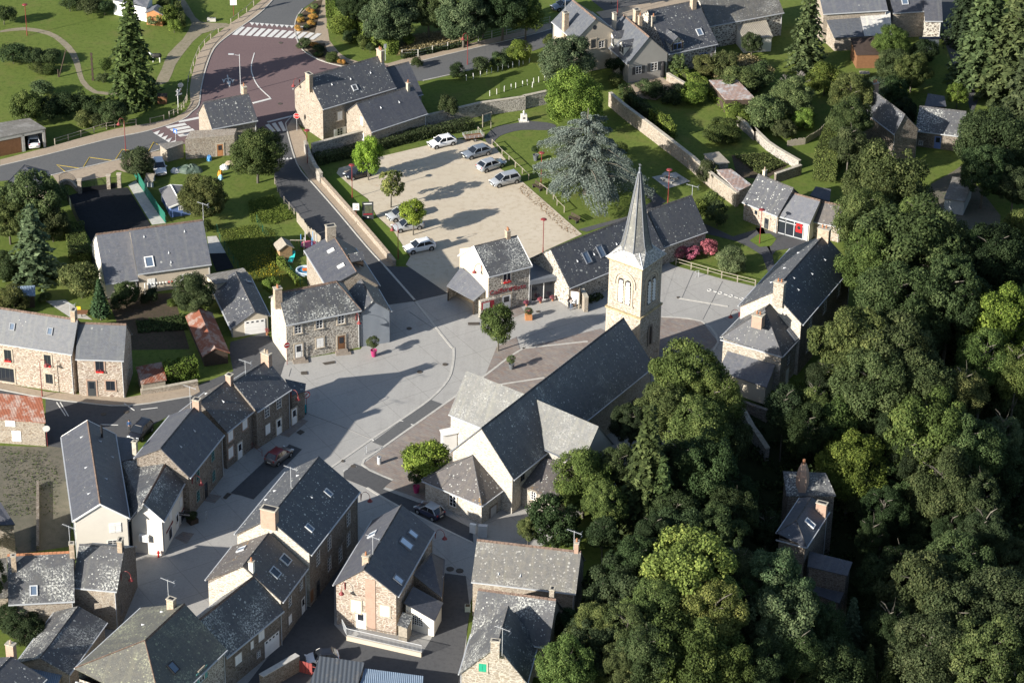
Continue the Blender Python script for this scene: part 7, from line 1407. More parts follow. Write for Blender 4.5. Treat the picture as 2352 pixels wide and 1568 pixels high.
onwall(B24, '0', '13', 812, 735, 'crook wall lamp on the warm stone gable'); onwall(B24, 'A', '13', 1580, 300, 'crook wall lamp on the far corner of the gable house'); onwall(B18b, '1', '03', 1030, 660, 'crook wall lamp on the dark wall of the lichen corner house')
onwall(B6b, 'B', '21', 2050, 1290, 'dark crook wall lamp on the presbytery annexe corner') if False else None
c_ = P(*T('21', 2048, 1270), 4.3); place('wall', c_, math.pi, 'dark crook wall lamp on the presbytery annexe corner', 'red crook lamps on house walls'); c_ = tp(ha*.3, hb+.15, 5.0); place('wall', c_, math.atan2(db[1], db[0]), 'crook wall lamp low on the shaded side of the tower', 'red crook lamps on house walls')
# ---------------------------------------------------------------- cars
TYR = flat('tyre_rubber', (.018, .018, .018), .9, .1); RIM = flat('alloy_rim', (.35, .36, .37), .35, .5, metal=.6); HL = flat('headlight', (.65, .68, .70), .15, .7); TLm = flat('tail_light', (.35, .015, .015), .3, .5); PLT = flat('number_plate', (.7, .7, .62), .5)
CGL = NT('car_glass', .06, .9); CGL = CGL.out((.012, .015, .02))
def paint(name, c, met=.3):
    s = NT(name, .28, .5); s.b.inputs["Metallic"].default_value = met; s.b.inputs["Coat Weight"].default_value = .5; return s.out(c)
PAINT = dict(white=paint('paint_white', (.72, .73, .74), 0), silver=paint('paint_silver', (.40, .42, .44)), grey=paint('paint_grey_blue', (.20, .23, .27)), black=paint('paint_black', (.012, .013, .018), 0), maroon=paint('paint_maroon', (.16, .02, .025), 0), brown=paint('paint_grey_brown', (.16, .15, .15)), navy=paint('paint_navy', (.02, .025, .06), 0))
def rounded(sec, zb, hw, zt):
    return [(0, zb), (hw*.85, zb), (hw*.97, zb+.10), (hw, zb+.28), (hw*.985, zt-.22), (hw*.93, zt-.05), (hw*.80, zt), (0, zt+.025)]
def make_car(style='hatch', body='white', top=None, L=4.1, W=1.72, Hh=1.45):
    R = root('parked_car', (0, 0, 0), 'x', 'car', None, 0.0); s = L/4.1; BM = PAINT[body]; TM = PAINT[top or body]
    van = style == 'mpv'; st = [(-2.05, .62, .36, .50), (-2.0, .72, .26, .60), (-1.86, .79, .22, .68), (-1.5, .84, .20, .80), (-1.0, .86, .20, .90), (-.8, .86, .20, .94), (0, .86, .20, .96), (.9, .86, .20, .98), (1.5, .85, .20, .99), (1.82, .81, .22, .98), (1.97, .76, .28, .93), (2.04, .68, .36, .72)]
    m = MB(); prev = None
    for x, hw, zb, zt in st:
        half = rounded(None, zb, hw*W/1.72, zt*Hh/1.45); ring = [(x*s, y, z) for y, z in half]+[(x*s, -y, z) for y, z in half[-2:0:-1]]
        if prev:
            n = len(ring)
            for i in range(n): m.poly([prev[i], ring[i], ring[(i+1) % n], prev[(i+1) % n]])
        else: m.poly(ring[::-1])
        prev = ring
    m.poly(prev); m.build('body', BM, R, smooth=True)
    k = Hh/1.45; zb, zt = .93*k, 1.40*k; xa, xb, xc, xd = ((-1.25, -.45, 1.62, 1.93) if van else (-1.02, -.30, 1.25, 1.88)); wb, wt = .79*W/1.72, .60*W/1.72
    def rng_(x0, x1, w_, z, r=.10): x0, x1 = x0*s, x1*s; return [(x0+r, -w_, z), (x1-r, -w_, z), (x1, -w_+r*1.2, z), (x1, w_-r*1.2, z), (x1-r, w_, z), (x0+r, w_, z), (x0, w_-r*2, z), (x0, -w_+r*2, z)]
    A_, B_ = rng_(xa, xd, wb, zb), rng_(xb, xc, wt, zt); m = MB()
    for i in range(8): m.poly([A_[i], A_[(i+1) % 8], B_[(i+1) % 8], B_[i]])
    G = m.build('windows', CGL, R)
    m = MB(); r1, r2, r3 = rng_(xb-.03, xc+.05, wt+.03, zt-.03), rng_(xb, xc, wt-.02, zt+.03), rng_(xb+.25, xc-.2, wt-.22, zt+.055)
    for i in range(8): m.poly([r1[i], r1[(i+1) % 8], r2[(i+1) % 8], r2[i]]); m.poly([r2[i], r2[(i+1) % 8], r3[(i+1) % 8], r3[i]])
    m.poly(r3); m.build('roof_panel', TM, R, smooth=False)
    m = MB()
    for i, wd in ((5, .045), (0, .045), (1, .07), (4, .07)): a, b = np.array(A_[i]), np.array(B_[i]); sg = 1 if a[1] > 0 else -1; m.tube([a+np.array([0, sg*.005, 0]), b+np.array([0, sg*.01, .0])], wd, 5)
    for sg in (-1, 1): a, b = np.array([.35*s, sg*(wb+.004), zb]), np.array([.38*s, sg*(wt+.012), zt]); m.tube([a, b], .035, 4)
    m.build('pillars', TM, R)
    for sx in (-1.27, 1.30):
        for sg in (-1, 1):
            y = sg*(.80*W/1.72); w_ = MB().tube([(sx*s, y-.09*sg, .31), (sx*s, y+.07*sg, .31)], .31, 16).build('wheel', TYR, R); MB().tube([(sx*s, y+.06*sg, .31), (sx*s, y+.085*sg, .31)], .20, 10).build('rim', RIM, w_)
            MB().tube([(sx*s, y-.02*sg, .33), (sx*s, y+.062*sg, .33)], .37, 16).build('wheel_arch', BK, R)
    for sg in (-1, 1):
        MB().box((-1.93*s, sg*.56, .62*k), (.09, sg*-.02, 0), (.05*-sg, .17, 0), (0, 0, .075)).build('headlight', HL, R); MB().box((1.965*s, sg*.60, .80*k), (.045, 0, 0), (0, .10, 0), (0, 0, .13)).build('tail_light', TLm, R); MB().box((-.82*s, sg*(.90*W/1.72), .98*k), (.06, 0, 0), (0, .10, 0), (0, 0, .06)).build('mirror', TM, R)
    MB().box((-2.045*s, 0, .42), (.01, 0, 0), (0, .25, 0), (0, 0, .055)).build('number_plate', PLT, R); MB().box((-2.03*s, 0, .60), (.02, 0, 0), (0, .38, 0), (0, 0, .05)).build('grille', BK, R); MB().box((2.05*s, 0, .55), (.01, 0, 0), (0, .25, 0), (0, 0, .055)).build('number_plate', PLT, R)
    return R
def car(label, fw, rw, group='cars parked around the square', L=None, **k):
    """fw, rw: picture points of the centres of the near front and near rear wheels"""
    f, r = P(*fw, .31), P(*rw, .31); d = (f-r)*np.array([1, 1, 0]); wb = np.linalg.norm(d); d /= wb; n = np.array([-d[1], d[0], 0]); n = n if n@(CAM-f) > 0 else -n
    c = (f+r)/2*np.array([1, 1, 0])-n*.8; s = wb/2.57; L = min(4.5, max(3.5, 4.1*s)); R = make_car(L=L, **k); R.location = Vector(c); R.rotation_euler = (0, 0, math.atan2(-d[1], -d[0])); R['label'] = label; R['group'] = group; return R
car('small white hatchback coupled to the trailer behind the hedge', T('10', 1595, 1262), T('10', 1735, 1232), body='white', L=3.8)
car('grey-blue hatchback, second in the upper car park row', T('10', 1893, 1352), T('10', 2034, 1316), body='grey'); car('silver hatchback parked nose away, third in the upper car park row', T('10', 2157, 1418), T('10', 2023, 1462), body='silver')
car('silver people carrier nearest the cedar in the upper car park row', T('11', 2130, 167), T('11', 2278, 132), body='silver', style='mpv', Hh=1.6); car('black hatchback behind the bright young tree', T('10', 880, 1530), T('10', 1012, 1498), body='black')
car('silver people carrier beside the black information panel', T('11', 1243, 462), T('11', 1395, 430), body='silver', style='mpv', Hh=1.6); car('silver saloon half hidden by the young tree', T('11', 1285, 552), T('11', 1447, 525), body='silver'); car('white hatchback at the low end of the grass strip', T('11', 1392, 735), T('11', 1550, 702), body='white')
car('grey-brown small car with dark red folding roof in the street bay', T('12', 347, 1037), T('12', 241, 1115), body='brown', top='maroon', Hh=1.48); car('dark blue hatchback with silver roof beside the sacristy', T('13', 1441, 108), T('13', 1550, 162), body='navy', top='silver')
car('black estate car on the lane beside the standing man', T('02', 1212, 905), T('02', 1295, 822), body='black', Hh=1.6, style='mpv'); car('grey and white car half hidden by the ribbed shed roof', T('13', 555, 1415), T('13', 700, 1400), body='white', top='black')
car('white hatchback parked nose down beside the flowering shrub', T('00', 1325, 1490), T('00', 1298, 1395), body='white'); car('white car inside the open garage bay', T('00', 322, 1190), T('00', 322, 1228), body='white') if False else None
g_ = make_car(body='white'); pg = P(*T('00', 285, 1238)); g_.location = Vector((pg[0], pg[1]+.3, 0)); g_.rotation_euler = (0, 0, -1.35); g_['label'] = 'white car standing inside the open garage bay'; g_['group'] = 'cars parked around the square'
g_ = make_car(body='grey'); pg = P(*T('20', 545, 75)); g_.location = Vector((pg[0], pg[1], 0)); g_.rotation_euler = (0, 0, .5); g_['label'] = 'dark car in the shaded drive behind the roadside house'; g_['group'] = 'cars parked around the square'
# trailer
pr_, pl_ = P(*T('10', 1905, 1212)), P(*T('10', 1790, 1185)); R_ = root('car_trailer', (pr_[0], pr_[1]+.7, 0), 'open flatbed trailer with mesh sides behind the small white hatchback', 'trailer', None, 0.0); R_.rotation_euler = (0, 0, .32)
MB().bx(-1.3, 1.3, -.65, .65, .48, .56).build('bed', BW, R_); m = MB()
for sg in (-1, 1):
    for x in (-1.3, -.65, 0, .65, 1.3): m.bx(x-.02, x+.02, sg*.65-.02, sg*.65+.02, .56, .95)
    for z in (.62, .78, .95): m.tube([(-1.3, sg*.65, z), (1.3, sg*.65, z)], .018, 4)
for x in (-1.3, 1.3):
    for z in (.62, .78, .95): m.tube([(x, -.65, z), (x, .65, z)], .018, 4)
m.tube([(-1.3, 0, .5), (-2.2, 0, .45)], .04, 5); m.build('side_rails', ZN, R_)
for sg in (-1, 1): w_ = MB().tube([(.1, sg*.72, .27), (.1, sg*.88, .27)], .27, 14).build('wheel', TYR, R_); MB().tube([(.1, sg*.87, .27), (.1, sg*.89, .27)], .15, 10).build('rim', RIM, w_)
# ---------------------------------------------------------------- lettering, signs
def text(s_, size, mat, parent, c, t, b, n, name='lettering', ext=.02, lab=None):
    cu = bpy.data.curves.new(name, 'FONT'); cu.body = s_; cu.size = size; cu.extrude = ext; cu.align_x = 'CENTER'; cu.align_y = 'CENTER'; cu.resolution_u = 2
    o = bpy.data.objects.new('tmp', cu); dg = bpy.context.evaluated_depsgraph_get(); COL.objects.link(o); dg.update(); me = bpy.data.meshes.new_from_object(o.evaluated_get(dg)); bpy.data.objects.remove(o)
    q = bpy.data.objects.new(name, me); COL.objects.link(q); me.materials.clear(); me.materials.append(mat)
    pc = np.array(c)-(ORG[parent.name] if parent is not None else 0); M_ = Matrix(((t[0], b[0], n[0], pc[0]), (t[1], b[1], n[1], pc[1]), (t[2], b[2], n[2], pc[2]), (0, 0, 0, 1))); me.transform(M_)
    if parent is not None: q.parent = parent
    if lab: q['label'] = lab
    return q
def wtext(B, f, cr, x, y, s_, size, mat, slope=0, off=.04, dirs=None):
    pl = plane(B, f); n = pl[1]; c = hit(pl, *T(cr, x, y)); t = np.array(pl[2], float); t /= np.linalg.norm(t)
    if np.cross(t, UP)@n < 0: t = -t
    tt = t*math.cos(slope)+UP*math.sin(slope); b = np.cross(n, tt); return text(s_, size, mat, B['root'], c+n*off, tt, b, n)
MAR = flat('letter_maroon', (.22, .02, .03), .5)
wtext(B3, 'A', '11', 2140, 1062, 'Coiffure', .95, MAR); wtext(B3, 'A', '11', 2292, 1032, 'Mixte', .95, MAR)
c = hit(plane(B3, 'A'), *T('11', 2012, 1150)); ex = B3['ex']; n = B3['ea']; c = P(*T('11', 2012, 1155), 1.5); Q_ = LT['Q']
wtext(B17b, 'A', '03', 1448, 235, 'BOULANGER', .42, MAR); wtext(B17b, 'A', '03', 1568, 75, 'PATISSIER', .38, MAR)
pb = hit(plane(B17b, 'A'), *T('03', 1520, 120)); n = plane(B17b, 'A')[1]; sg_ = MB().box(pb+n*.75, n*.6, B17b['ex']*.04, UP*.22).build('hanging_sign', BK, B17b['root'])
e_ = B17b['ex'] if B17b['ex']@(CAM-pb) > 0 else -B17b['ex']; tt = np.cross(UP, e_); text('BOULANGER', .22, WH, B17b['root'], pb+n*.75+e_*.045, tt, UP, e_, ext=.004)
def signpost(name, label, base, h, mat=RD, r=.035): R = root(name, base, label, 'road sign'); MB().tube([base, base+UP*h], r, 6).build('post', mat, R); return R
def face(base, z, az=0, w_=.4): n = np.array([math.sin(az), -math.cos(az), 0]); t = np.array([math.cos(az), math.sin(az), 0]); return base+UP*z+n*.05, n, t
def disc_m(m, c, n, t, r, k=20, off=0, th=.012): 
    pts = [c+n*off+t*r*math.cos(2*math.pi*i/k+math.pi/k)+UP*r*math.sin(2*math.pi*i/k+math.pi/k) for i in range(k)]; m.poly(pts); m.poly([p-n*th for p in pts][::-1])
    for i in range(k): m.poly([pts[i], pts[i]-n*th, pts[(i+1) % k]-n*th, pts[(i+1) % k]])
    return m
# stop sign
b = P(*T('10', 402, 1120)); R_ = signpost('stop_sign', 'red octagonal stop sign in front of the farmhouse gable', b, 2.6, ZN); c, n, t = face(b, 2.35); p = disc_m(MB(), c, n, t, .46, 8).build('sign_plate', WH, R_); disc_m(MB(), c, n, t, .42, 8, .012, .008).build('sign_face', RF, p); text('STOP', .30, WH, R_, c+n*.03, t, UP, n, ext=.004)
# 30 zone
b = P(*T('11', 907, 465)); R_ = signpost('zone_sign', 'square white 30 zone sign beside the low street wall', b, 2.6); c, n, t = face(b, 2.15); p = MB().box(c, t*.42, n*.012, UP*.50).build('sign_plate', WH, R_); disc_m(MB(), c-UP*.10, n, t, .30, 20, .024, .008).build('red_ring', RF, p); disc_m(MB(), c-UP*.10, n, t, .235, 20, .032, .008).build('disc', WH, p); text('30', .27, BK, R_, c-UP*.10+n*.045, t, UP, n, ext=.004); text('ZONE', .16, BK, R_, c+UP*.36+n*.02, t, UP, n, ext=.004)
# no entry
b = P(*T('12', 318, 266)); R_ = signpost('no_entry_sign', 'round red no-entry sign at the left corner of the corner house', b, 2.9); c, n, t = face(b, 2.75, .55); p = disc_m(MB(), c, n, t, .40).build('sign_plate', WH, R_); disc_m(MB(), c, n, t, .37, 20, .012, .006).build('sign_face', RF, p); MB().box(c+n*.022, t*.27, n*.004, UP*.06).build('white_bar', WH, p)
# no turn + teal sign
b = P(*T('12', 485, 672)); R_ = signpost('no_turn_sign', 'round no-right-turn sign on the terrace corner above a teal board', b, 2.7); c, n, t = face(b, 2.45, .3); p = disc_m(MB(), c, n, t, .46).build('sign_plate', RF, R_); disc_m(MB(), c, n, t, .36, 20, .012, .006).build('disc', WH, p)
m = MB().box(c+n*.024-UP*.05-t*.06, t*.035, n*.003, UP*.17); m.box(c+n*.024+UP*.10+t*.04, t*.13, n*.003, UP*.035); m.build('arrow', BK, p); MB().box(c+n*.029, (t*.70+UP*.70)*.36, n*.003, (UP*.7-t*.7)*.035).build('slash', RF, p)
b2 = P(*T('12', 462, 690)); R_ = root('teal_board', b2, 'small teal sign board standing below the no-turn sign', 'sign board'); MB().box(b2+UP*.75, (.30, .05, 0), (-.01, .04, 0), UP*.55).build('board', flat('teal', (.02, .30, .36), .5), R_); MB().box(b2+UP*.1, (.25, .05, 0), (-.02, .12, 0), UP*.1).build('foot', DG, R_)
for cr, x, y, h, l in (('00', 1550, 850, 2.5, 'octagonal sign seen from behind beside the spruce'), ('02', 407, 965, 2.7, 'round sign seen from behind on a red post at the lane mouth')):
    b = P(*T(cr, x, y)); R_ = signpost('road_sign', l, b, h); c, n, t = face(b, h-.25, .3); disc_m(MB(), c, n, t, .42, 8 if cr == '00' else 20).build('sign_plate', ZN if cr == '00' else WH, R_)
b = P(*T('30', 1835, 345)); R_ = signpost('traffic_mirror', 'round traffic mirror beside the upper lane', b, 2.4, ZN); c, n, t = face(b, 2.2, -.3); disc_m(MB(), c, n, t, .48).build('mirror_rim', WH, R_); disc_m(MB(), c, n, t, .40, 20, .012, .005).build('mirror_face', HL, R_)
b = P(*T('00', 1525, 925)); R_ = signpost('direction_sign', 'white post with angled direction signs on the corner verge', b, 3.0, WH, .05); 
for z, a in ((2.75, .9), (2.4, 1.2), (2.1, .7)): c, n, t = face(b, z, a); MB().box(c+t*.2, t*.5, n*.015, UP*.11).build('sign_plate', WH, R_)
b = P(*T('10', 990, 330)); R_ = signpost('direction_sign', 'stack of white arrow direction signs in front of the hedge', b, 3.0, ZN, .05)
for z, w_ in ((2.55, .75), (2.15, .75), (2.95, .35)): c, n, t = face(b, z, 0); m = MB(); pts = [c-t*.1-UP*.15, c+t*(2*w_-.25)-UP*.15, c+t*2*w_, c+t*(2*w_-.25)+UP*.15, c-t*.1+UP*.15]; m.poly(pts); m.poly([q-n*.02 for q in pts][::-1]); m.build('sign_plate', WH, R_); text('. . . . . .' if False else '— — —', .16, DG, R_, c+t*w_+n*.012, t, UP, n, ext=.002)
b = P(*T('00', 2000, 138)); R_ = signpost('tall_sign', 'tall sign with two white panels beside the top crossing', b, 4.2, RD, .05)
for z in (3.4, 2.3): c, n, t = face(b, z, .1); MB().box(c, t*.50, n*.02, UP*.48).build('panel', WH, R_)
b = P(*T('00', 1505, 1225)); R_ = signpost('pedestrian_sign', 'small blue and white crossing sign by the timber shed', b, 2.2, ZN); c, n, t = face(b, 1.9, -.5); p = MB().box(c, t*.32, n*.015, UP*.34).build('sign_plate', flat('sign_blue', (.03, .12, .42), .5), R_); m = MB(); m.poly([c+n*.02-t*.22-UP*.2, c+n*.02+t*.22-UP*.2, c+n*.02+UP*.22]); m.build('triangle', WH, p)
# info totem, information board, map, notice board
b = P(*T('11', 1008, 452)); R_ = root('information_panel', b, 'tall black information panel beside the grass strip', 'information panel'); t = np.array([.99, .12, 0]); n = np.array([.12, -.99, 0]); MB().box(b+UP*1.3, t*.75, n*.07, UP*1.3).build('panel', DG, R_)
text('XVIIIe CIRCUIT', .17, WH, R_, b+UP*2.4+n*.08, t, UP, n, ext=.003) if False else MB().box(b+UP*2.38+n*.075, t*.55, n*.006, UP*.07).build('heading', WH, R_); MB().box(b+UP*1.55+n*.075+t*.1, t*.5, n*.006, UP*.55).build('picture', flat('panel_picture', (.08, .09, .06), .6, .2, .5, 3), R_); MB().box(b+UP*.82+n*.075, t*.6, n*.006, UP*.10).build('red_band', MAR, R_); disc_m(MB(), b+UP*.35+n*.075, n, t, .12).build('emblem', WH, R_)
b0, b1 = P(*T('10', 1988, 1122)), P(*T('10', 2060, 1097)); R_ = root('walkers_map', b0, 'wooden-framed map board on two posts by the long stone wall', 'information board'); d = b1-b0
for q in (b0, b1): MB().box(q+UP*1.3, (.05, 0, 0), (0, .05, 0), UP*1.3).build('post', GW, R_)
n = np.array([d[1], -d[0], 0]); n /= np.linalg.norm(n); MB().box((b0+b1)/2+UP*1.9, d*.47, n*.03, UP*.62).build('board', GW, R_); MB().box((b0+b1)/2+UP*1.9+n*.035, d*.42, n*.005, UP*.54).build('map', flat('map_print', (.16, .22, .22), .6, .2, .5, 2), R_)
b0, b1 = P(*T('21', 598, 1205)), P(*T('21', 672, 1215)); R_ = root('notice_board', b0, 'big timber-framed white notice board with people reading it', 'notice board'); d = b1-b0; n = np.array([d[1], -d[0], 0]); n /= np.linalg.norm(n)
for q in (b0, b1): MB().box(q+UP*1.35, (.08, 0, 0), (0, .08, 0), UP*1.35).build('post', GW, R_)
MB().box((b0+b1)/2+UP*2.62, d*.62, n*.25, UP*.07).build('hood', DW, R_); MB().box((b0+b1)/2+UP*1.55, d*.45, n*.04, UP*.85).build('board', WH, R_)
mp = P(*T('11', 2010, 1200), 0); R_ = root('map_panel', mp, 'red and white map panel on the low stone wall of the shelter', 'map panel'); t = B3['ex']; n = B3['ea']; n = n if n@(CAM-mp) > 0 else -n
fw_ = hit(plane(B3, 'A'), *T('11', 2010, 1160)); a_, n_, t_, _u = LT['fp'](1); MB().box(fw_+n*.75+UP*.0, t*.85, n*.05, UP*.5).build('panel', MAR, R_); MB().box(fw_+n*.81-t*.25, t*.45, n*.01, UP*.42).build('map', flat('map_white', (.55, .58, .56), .6, .2, .3, 3), R_)
MB().box(fw_+n*.40-UP*.7+t*.05, t*1.05, n*.28, UP*1.35).build('stone_backing', W2, R_)
# ---------------------------------------------------------------- square furniture, pots
PK = flat('pot_magenta', (.32, .03, .12), .5, .4); PGY = flat('pot_grey', (.10, .11, .12), .6, .3)
def pot(b, name, label, mat, r, h, leaf, ftint, fr, fz, stem=True, cat='planter', kind=SHR):
    R = root(name, b, label, cat); MB().lathe(b, [(r*.68, 0), (r, h), (r*1.06, h), (r*1.06, h+.03), (r*.9, h+.03), (r*.85, h-.05)], 16).build('pot', mat, R)
    if stem: MB().tube([b+UP*(h-.05), b+UP*(fz)], .04, 6).build('stem', BARK, R)
    o = bpy.data.objects.new('foliage', kind[0]); COL.objects.link(o); o.parent = R; o.location = (0, 0, fz); o.scale = (fr, fr, fr*.95); o.color = jit(TINT[ftint]); return R
pot(P(*T('12', 1058, 195)), 'potted_tree', 'ball-topped tree in a magenta pot beside the clad annexe', PK, .40, .85, 0, 'n', .72, 1.95); pot(P(*T('12', 1422, 1358)), 'potted_tree', 'ball-topped tree in a shaded magenta pot beside the sacristy', PK, .40, .85, 0, 'd', .75, 2.1)
pot(P(*T('12', 2235, 305)), 'potted_palm', 'spiky plant in a grey pot on the pavers beside the church', PGY, .36, .75, 0, 'p', .50, 1.35); pot(P(*T('20', 306, 1372)), 'potted_palm', 'small palm in a grey pot on the green behind the rail fence', PGY, .42, .85, 0, 'd', .5, 1.7)
for x, y, l in ((227, 1190, 'flower pot nearest the hairdresser door'), (345, 1165, 'flower pot in the middle of the shop window'), (450, 1148, 'yellow flower pot at the right end of the shop window')): pot(P(*T('21', x, y)), 'flower_pot', l, TC, .18, .3, 0, 'r', .30, .5, False)
b = P(*T('21', 243, 1303)); R_ = root('wooden_planter', b, 'square wooden planter box with red flowers in front of the shop', 'planter'); MB().box(b+UP*.35, (.42, .05, 0), (-.05, .42, 0), UP*.35).build('box', OW, R_); o = bpy.data.objects.new('foliage', SHR[1]); COL.objects.link(o); o.parent = R_; o.location = (0, 0, 1.0); o.scale = (.45, .45, .5); leafy('flowers', [b+UP*1.2], [(.45, .45, .35)], 60, .10, FLW, parent=R_)
b = P(*T('03', 1645, 195)); R_ = root('wooden_planter', b, 'shaded wooden planter beside the bakery corner', 'planter'); MB().box(b+UP*.3, (.40, .3, 0), (-.3, .40, 0), UP*.3).build('box', DW, R_); o = bpy.data.objects.new('foliage', SHR[2]); COL.objects.link(o); o.parent = R_; o.location = (0, 0, .9); o.scale = (.6, .6, .45)
b = P(*T('11', 148, 1440)); R_ = root('flower_pot', b, 'red geranium pot at the garage door corner', 'planter'); MB().lathe(b, [(.15, 0), (.2, .35)], 10).build('pot', TC, R_); leafy('flowers', [b+UP*.7], [(.3, .3, .35)], 120, .10, FLW, parent=R_)
b = P(*T('12', 1105, 1115)); R_ = root('litter_bin', b, 'pale cylindrical litter bin on the pavers', 'litter bin'); MB().lathe(b, [(.24, 0), (.24, .85), (.26, .87), (.26, .95), (.2, .98)], 16).build('body', ZN, R_); MB().lathe(b, [(.14, .981), (.14, .99)], 12).build('opening', BK, R_)
for cr, x, y, rz, l in (('12', 990, 1027, 1.2, 'steel hoop stand at the edge of the paved strip'), ('21', 1683, 945, .3, 'steel hoop stand in front of the rail fence'), ('03', 1762, 165, 1.2, 'steel hoop stand in the shade near the bakery')):
    b = P(*T(cr, x, y)); R_ = root('hoop_stand', b, l, 'bollard', None, 0.0); R_.rotation_euler = (0, 0, rz); MB().tube([(-.22, 0, 0), (-.22, 0, .95), (.22, 0, .95), (.22, 0, 0)], .035, 6).build('hoop', ZN, R_); MB().tube([(-.22, 0, .55), (.22, 0, .55)], .025, 5).build('crossbar', ZN, R_)
b = P(*T('12', 1700, 978)); R_ = root('kiosk', b, 'white cabinet kiosk with sloping lid against the transept', 'kiosk'); MB().box(b+UP*1.1, (.75, .25, 0), (-.18, .55, 0), UP*1.1).build('cabinet', WH, R_); MB().box(b+UP*2.25, (.9, .3, .05), (-.22, .68, 0), UP*.05).build('lid', LV, R_); MB().box(b+UP*1.1+np.array([-.80, -.27, 0]), (-.02, .02, 0), (-.16, .50, 0), UP*.95).build('door', ZN, R_)
b = P(*T('03', 1355, 492)); R_ = root('fire_hydrant', b, 'red fire hydrant at the bakery corner', 'hydrant'); MB().lathe(b, [(.14, 0), (.10, .05), (.10, .55), (.15, .6), (.15, .7), (.08, .82), (.03, .86)], 10).build('barrel', RF, R_); MB().tube([b+UP*.55-np.array([.2, 0, 0]), b+UP*.55+np.array([.2, 0, 0])], .05, 6).build('outlet', RF, R_)
b = P(*T('13', 1905, 285)); R_ = root('cabinet', b, 'white meter cabinet at the sacristy corner', 'cabinet'); MB().box(b+UP*.6, (.32, -.12, 0), (.06, .15, 0), UP*.6).build('box', WH, R_); b = P(*T('13', 1990, 315)); R_ = root('cabinet', b, 'grey electric cabinet beside the white one', 'cabinet'); MB().box(b+UP*.75, (.5, -.05, 0), (.03, .25, 0), UP*.75).build('box', ZN, R_)
b = P(*T('13', 1860, 950)); R_ = root('planter_tub', b, 'pale green square tub at the corner of the lichen houses', 'planter'); MB().box(b+UP*.35, (.3, 0, 0), (0, .3, 0), UP*.35).build('tub', flat('tub_green', (.45, .52, .45)), R_); MB().box(b+UP*.70, (.24, 0, 0), (0, .24, 0), UP*.012).build('soil', G_soil, R_)
def bench(cr, x, y, rz, l):
    b = P(*T(cr, x, y)); R_ = root('park_bench', b, l, 'bench', None, 0.0); R_.rotation_euler = (0, 0, rz)
    for k in range(3): MB().bx(-.9, .9, -.25+.17*k, -.12+.17*k, .42, .46).build('seat_slat', DW, R_)
    for k in range(3): MB().bx(-.9, .9, .28+.03*k, .31+.03*k, .52+.15*k, .63+.15*k).build('back_slat', DW, R_)
    for s_ in (-.7, .7): MB().bx(s_-.04, s_+.04, -.25, .3, 0, .42).build('leg', DG, R_)
bench('21', 320, 195, -.85, 'brown slatted bench half under the cedar'); bench('21', 630, 468, -.85, 'brown slatted bench on its slab by the car park edge')
def picnic(b, rz, l):
    R_ = root('picnic_table', b, l, 'picnic table', None, 0.0); R_.rotation_euler = (0, 0, rz); MB().bx(-1.1, 1.1, -.45, .45, .70, .78).build('table_top', G_kerb, R_)
    for s_ in (-1, 1): MB().bx(-1.1, 1.1, s_*.85-.18, s_*.85+.18, .40, .47).build('seat', G_kerb, R_); 
    for s_ in (-.7, .7): MB().bx(s_-.1, s_+.1, -.3, .3, 0, .70).build('leg', G_kerb, R_); MB().bx(s_-.08, s_+.08, -.98, -.72, 0, .40).build('leg', G_kerb, R_); MB().bx(s_-.08, s_+.08, .72, .98, 0, .40).build('leg', G_kerb, R_)
picnic(P(*T('21', 1455, 115)), -.55, 'concrete picnic table with benches on its pale slab'); picnic(P(*T('21', 905, 110)), -.5, 'pale concrete table half hidden by the cedar')
b = P(*T('20', 203, 1035)); R_ = root('memorial', b, 'small white stone memorial on a plinth by the curved path', 'monument'); MB().box(b+UP*.04, (.7, .1, 0), (-.1, .6, 0), UP*.04).build('slab', G_kerb, R_); MB().box(b+UP*.55, (.42, .06, 0), (-.05, .35, 0), UP*.48).build('plinth', flat('memorial_stone', (.6, .59, .55)), R_); MB().lathe(b, [(.12, 1.03), (.10, 1.2), (.16, 1.35), (.13, 1.55), (.05, 1.65)], 10).build('bust', flat('memorial_stone', (.6, .59, .55)), R_); MB().box(b+UP*.6+np.array([.05, -.36, 0]), (.15, .02, 0), (-.001, .01, 0), UP*.12).build('plaque', BK, R_)
# ---------------------------------------------------------------- gardens' clutter
b = P(*T('11', 502, 690)); R_ = root('trampoline', b, 'small trampoline with blue and pink padded poles', 'trampoline'); MB().lathe(b, [(1.0, .40), (1.05, .45), (.85, .47)], 20).build('padding', flat('pad_pink', (.45, .10, .16)), R_); MB().lathe(b, [(.02, .44), (.86, .45)], 20).build('jumping_mat', BK, R_)
for k in range(6): a = k*1.047; q = b+np.array([math.cos(a), math.sin(a), 0]); MB().tube([q, q+UP*1.9], .05, 5).build('pole', flat('pad_blue', (.12, .32, .6)) if k % 2 else flat('pad_white', (.6, .6, .62)), R_)
b = P(*T('11', 405, 745)); R_ = root('swing', b, 'wooden garden swing frame beside the playhouse', 'swing'); m = MB()
for s_ in (-.9, .9): m.tube([b+np.array([s_, -.5, 0]), b+np.array([s_, 0, 2.0])], .05, 5); m.tube([b+np.array([s_, .5, 0]), b+np.array([s_, 0, 2.0])], .05, 5)
m.tube([b+np.array([-.9, 0, 2]), b+np.array([.9, 0, 2])], .06, 5); m.build('frame', GW, R_); m = MB(); m.tube([b+np.array([-.2, 0, 2]), b+np.array([-.2, 0, .5])], .01, 3); m.tube([b+np.array([.2, 0, 2]), b+np.array([.2, 0, .5])], .01, 3); m.box(b+UP*.5, (.25, 0, 0), (0, .1, 0), UP*.02); m.build('swing_seat', BW, R_)
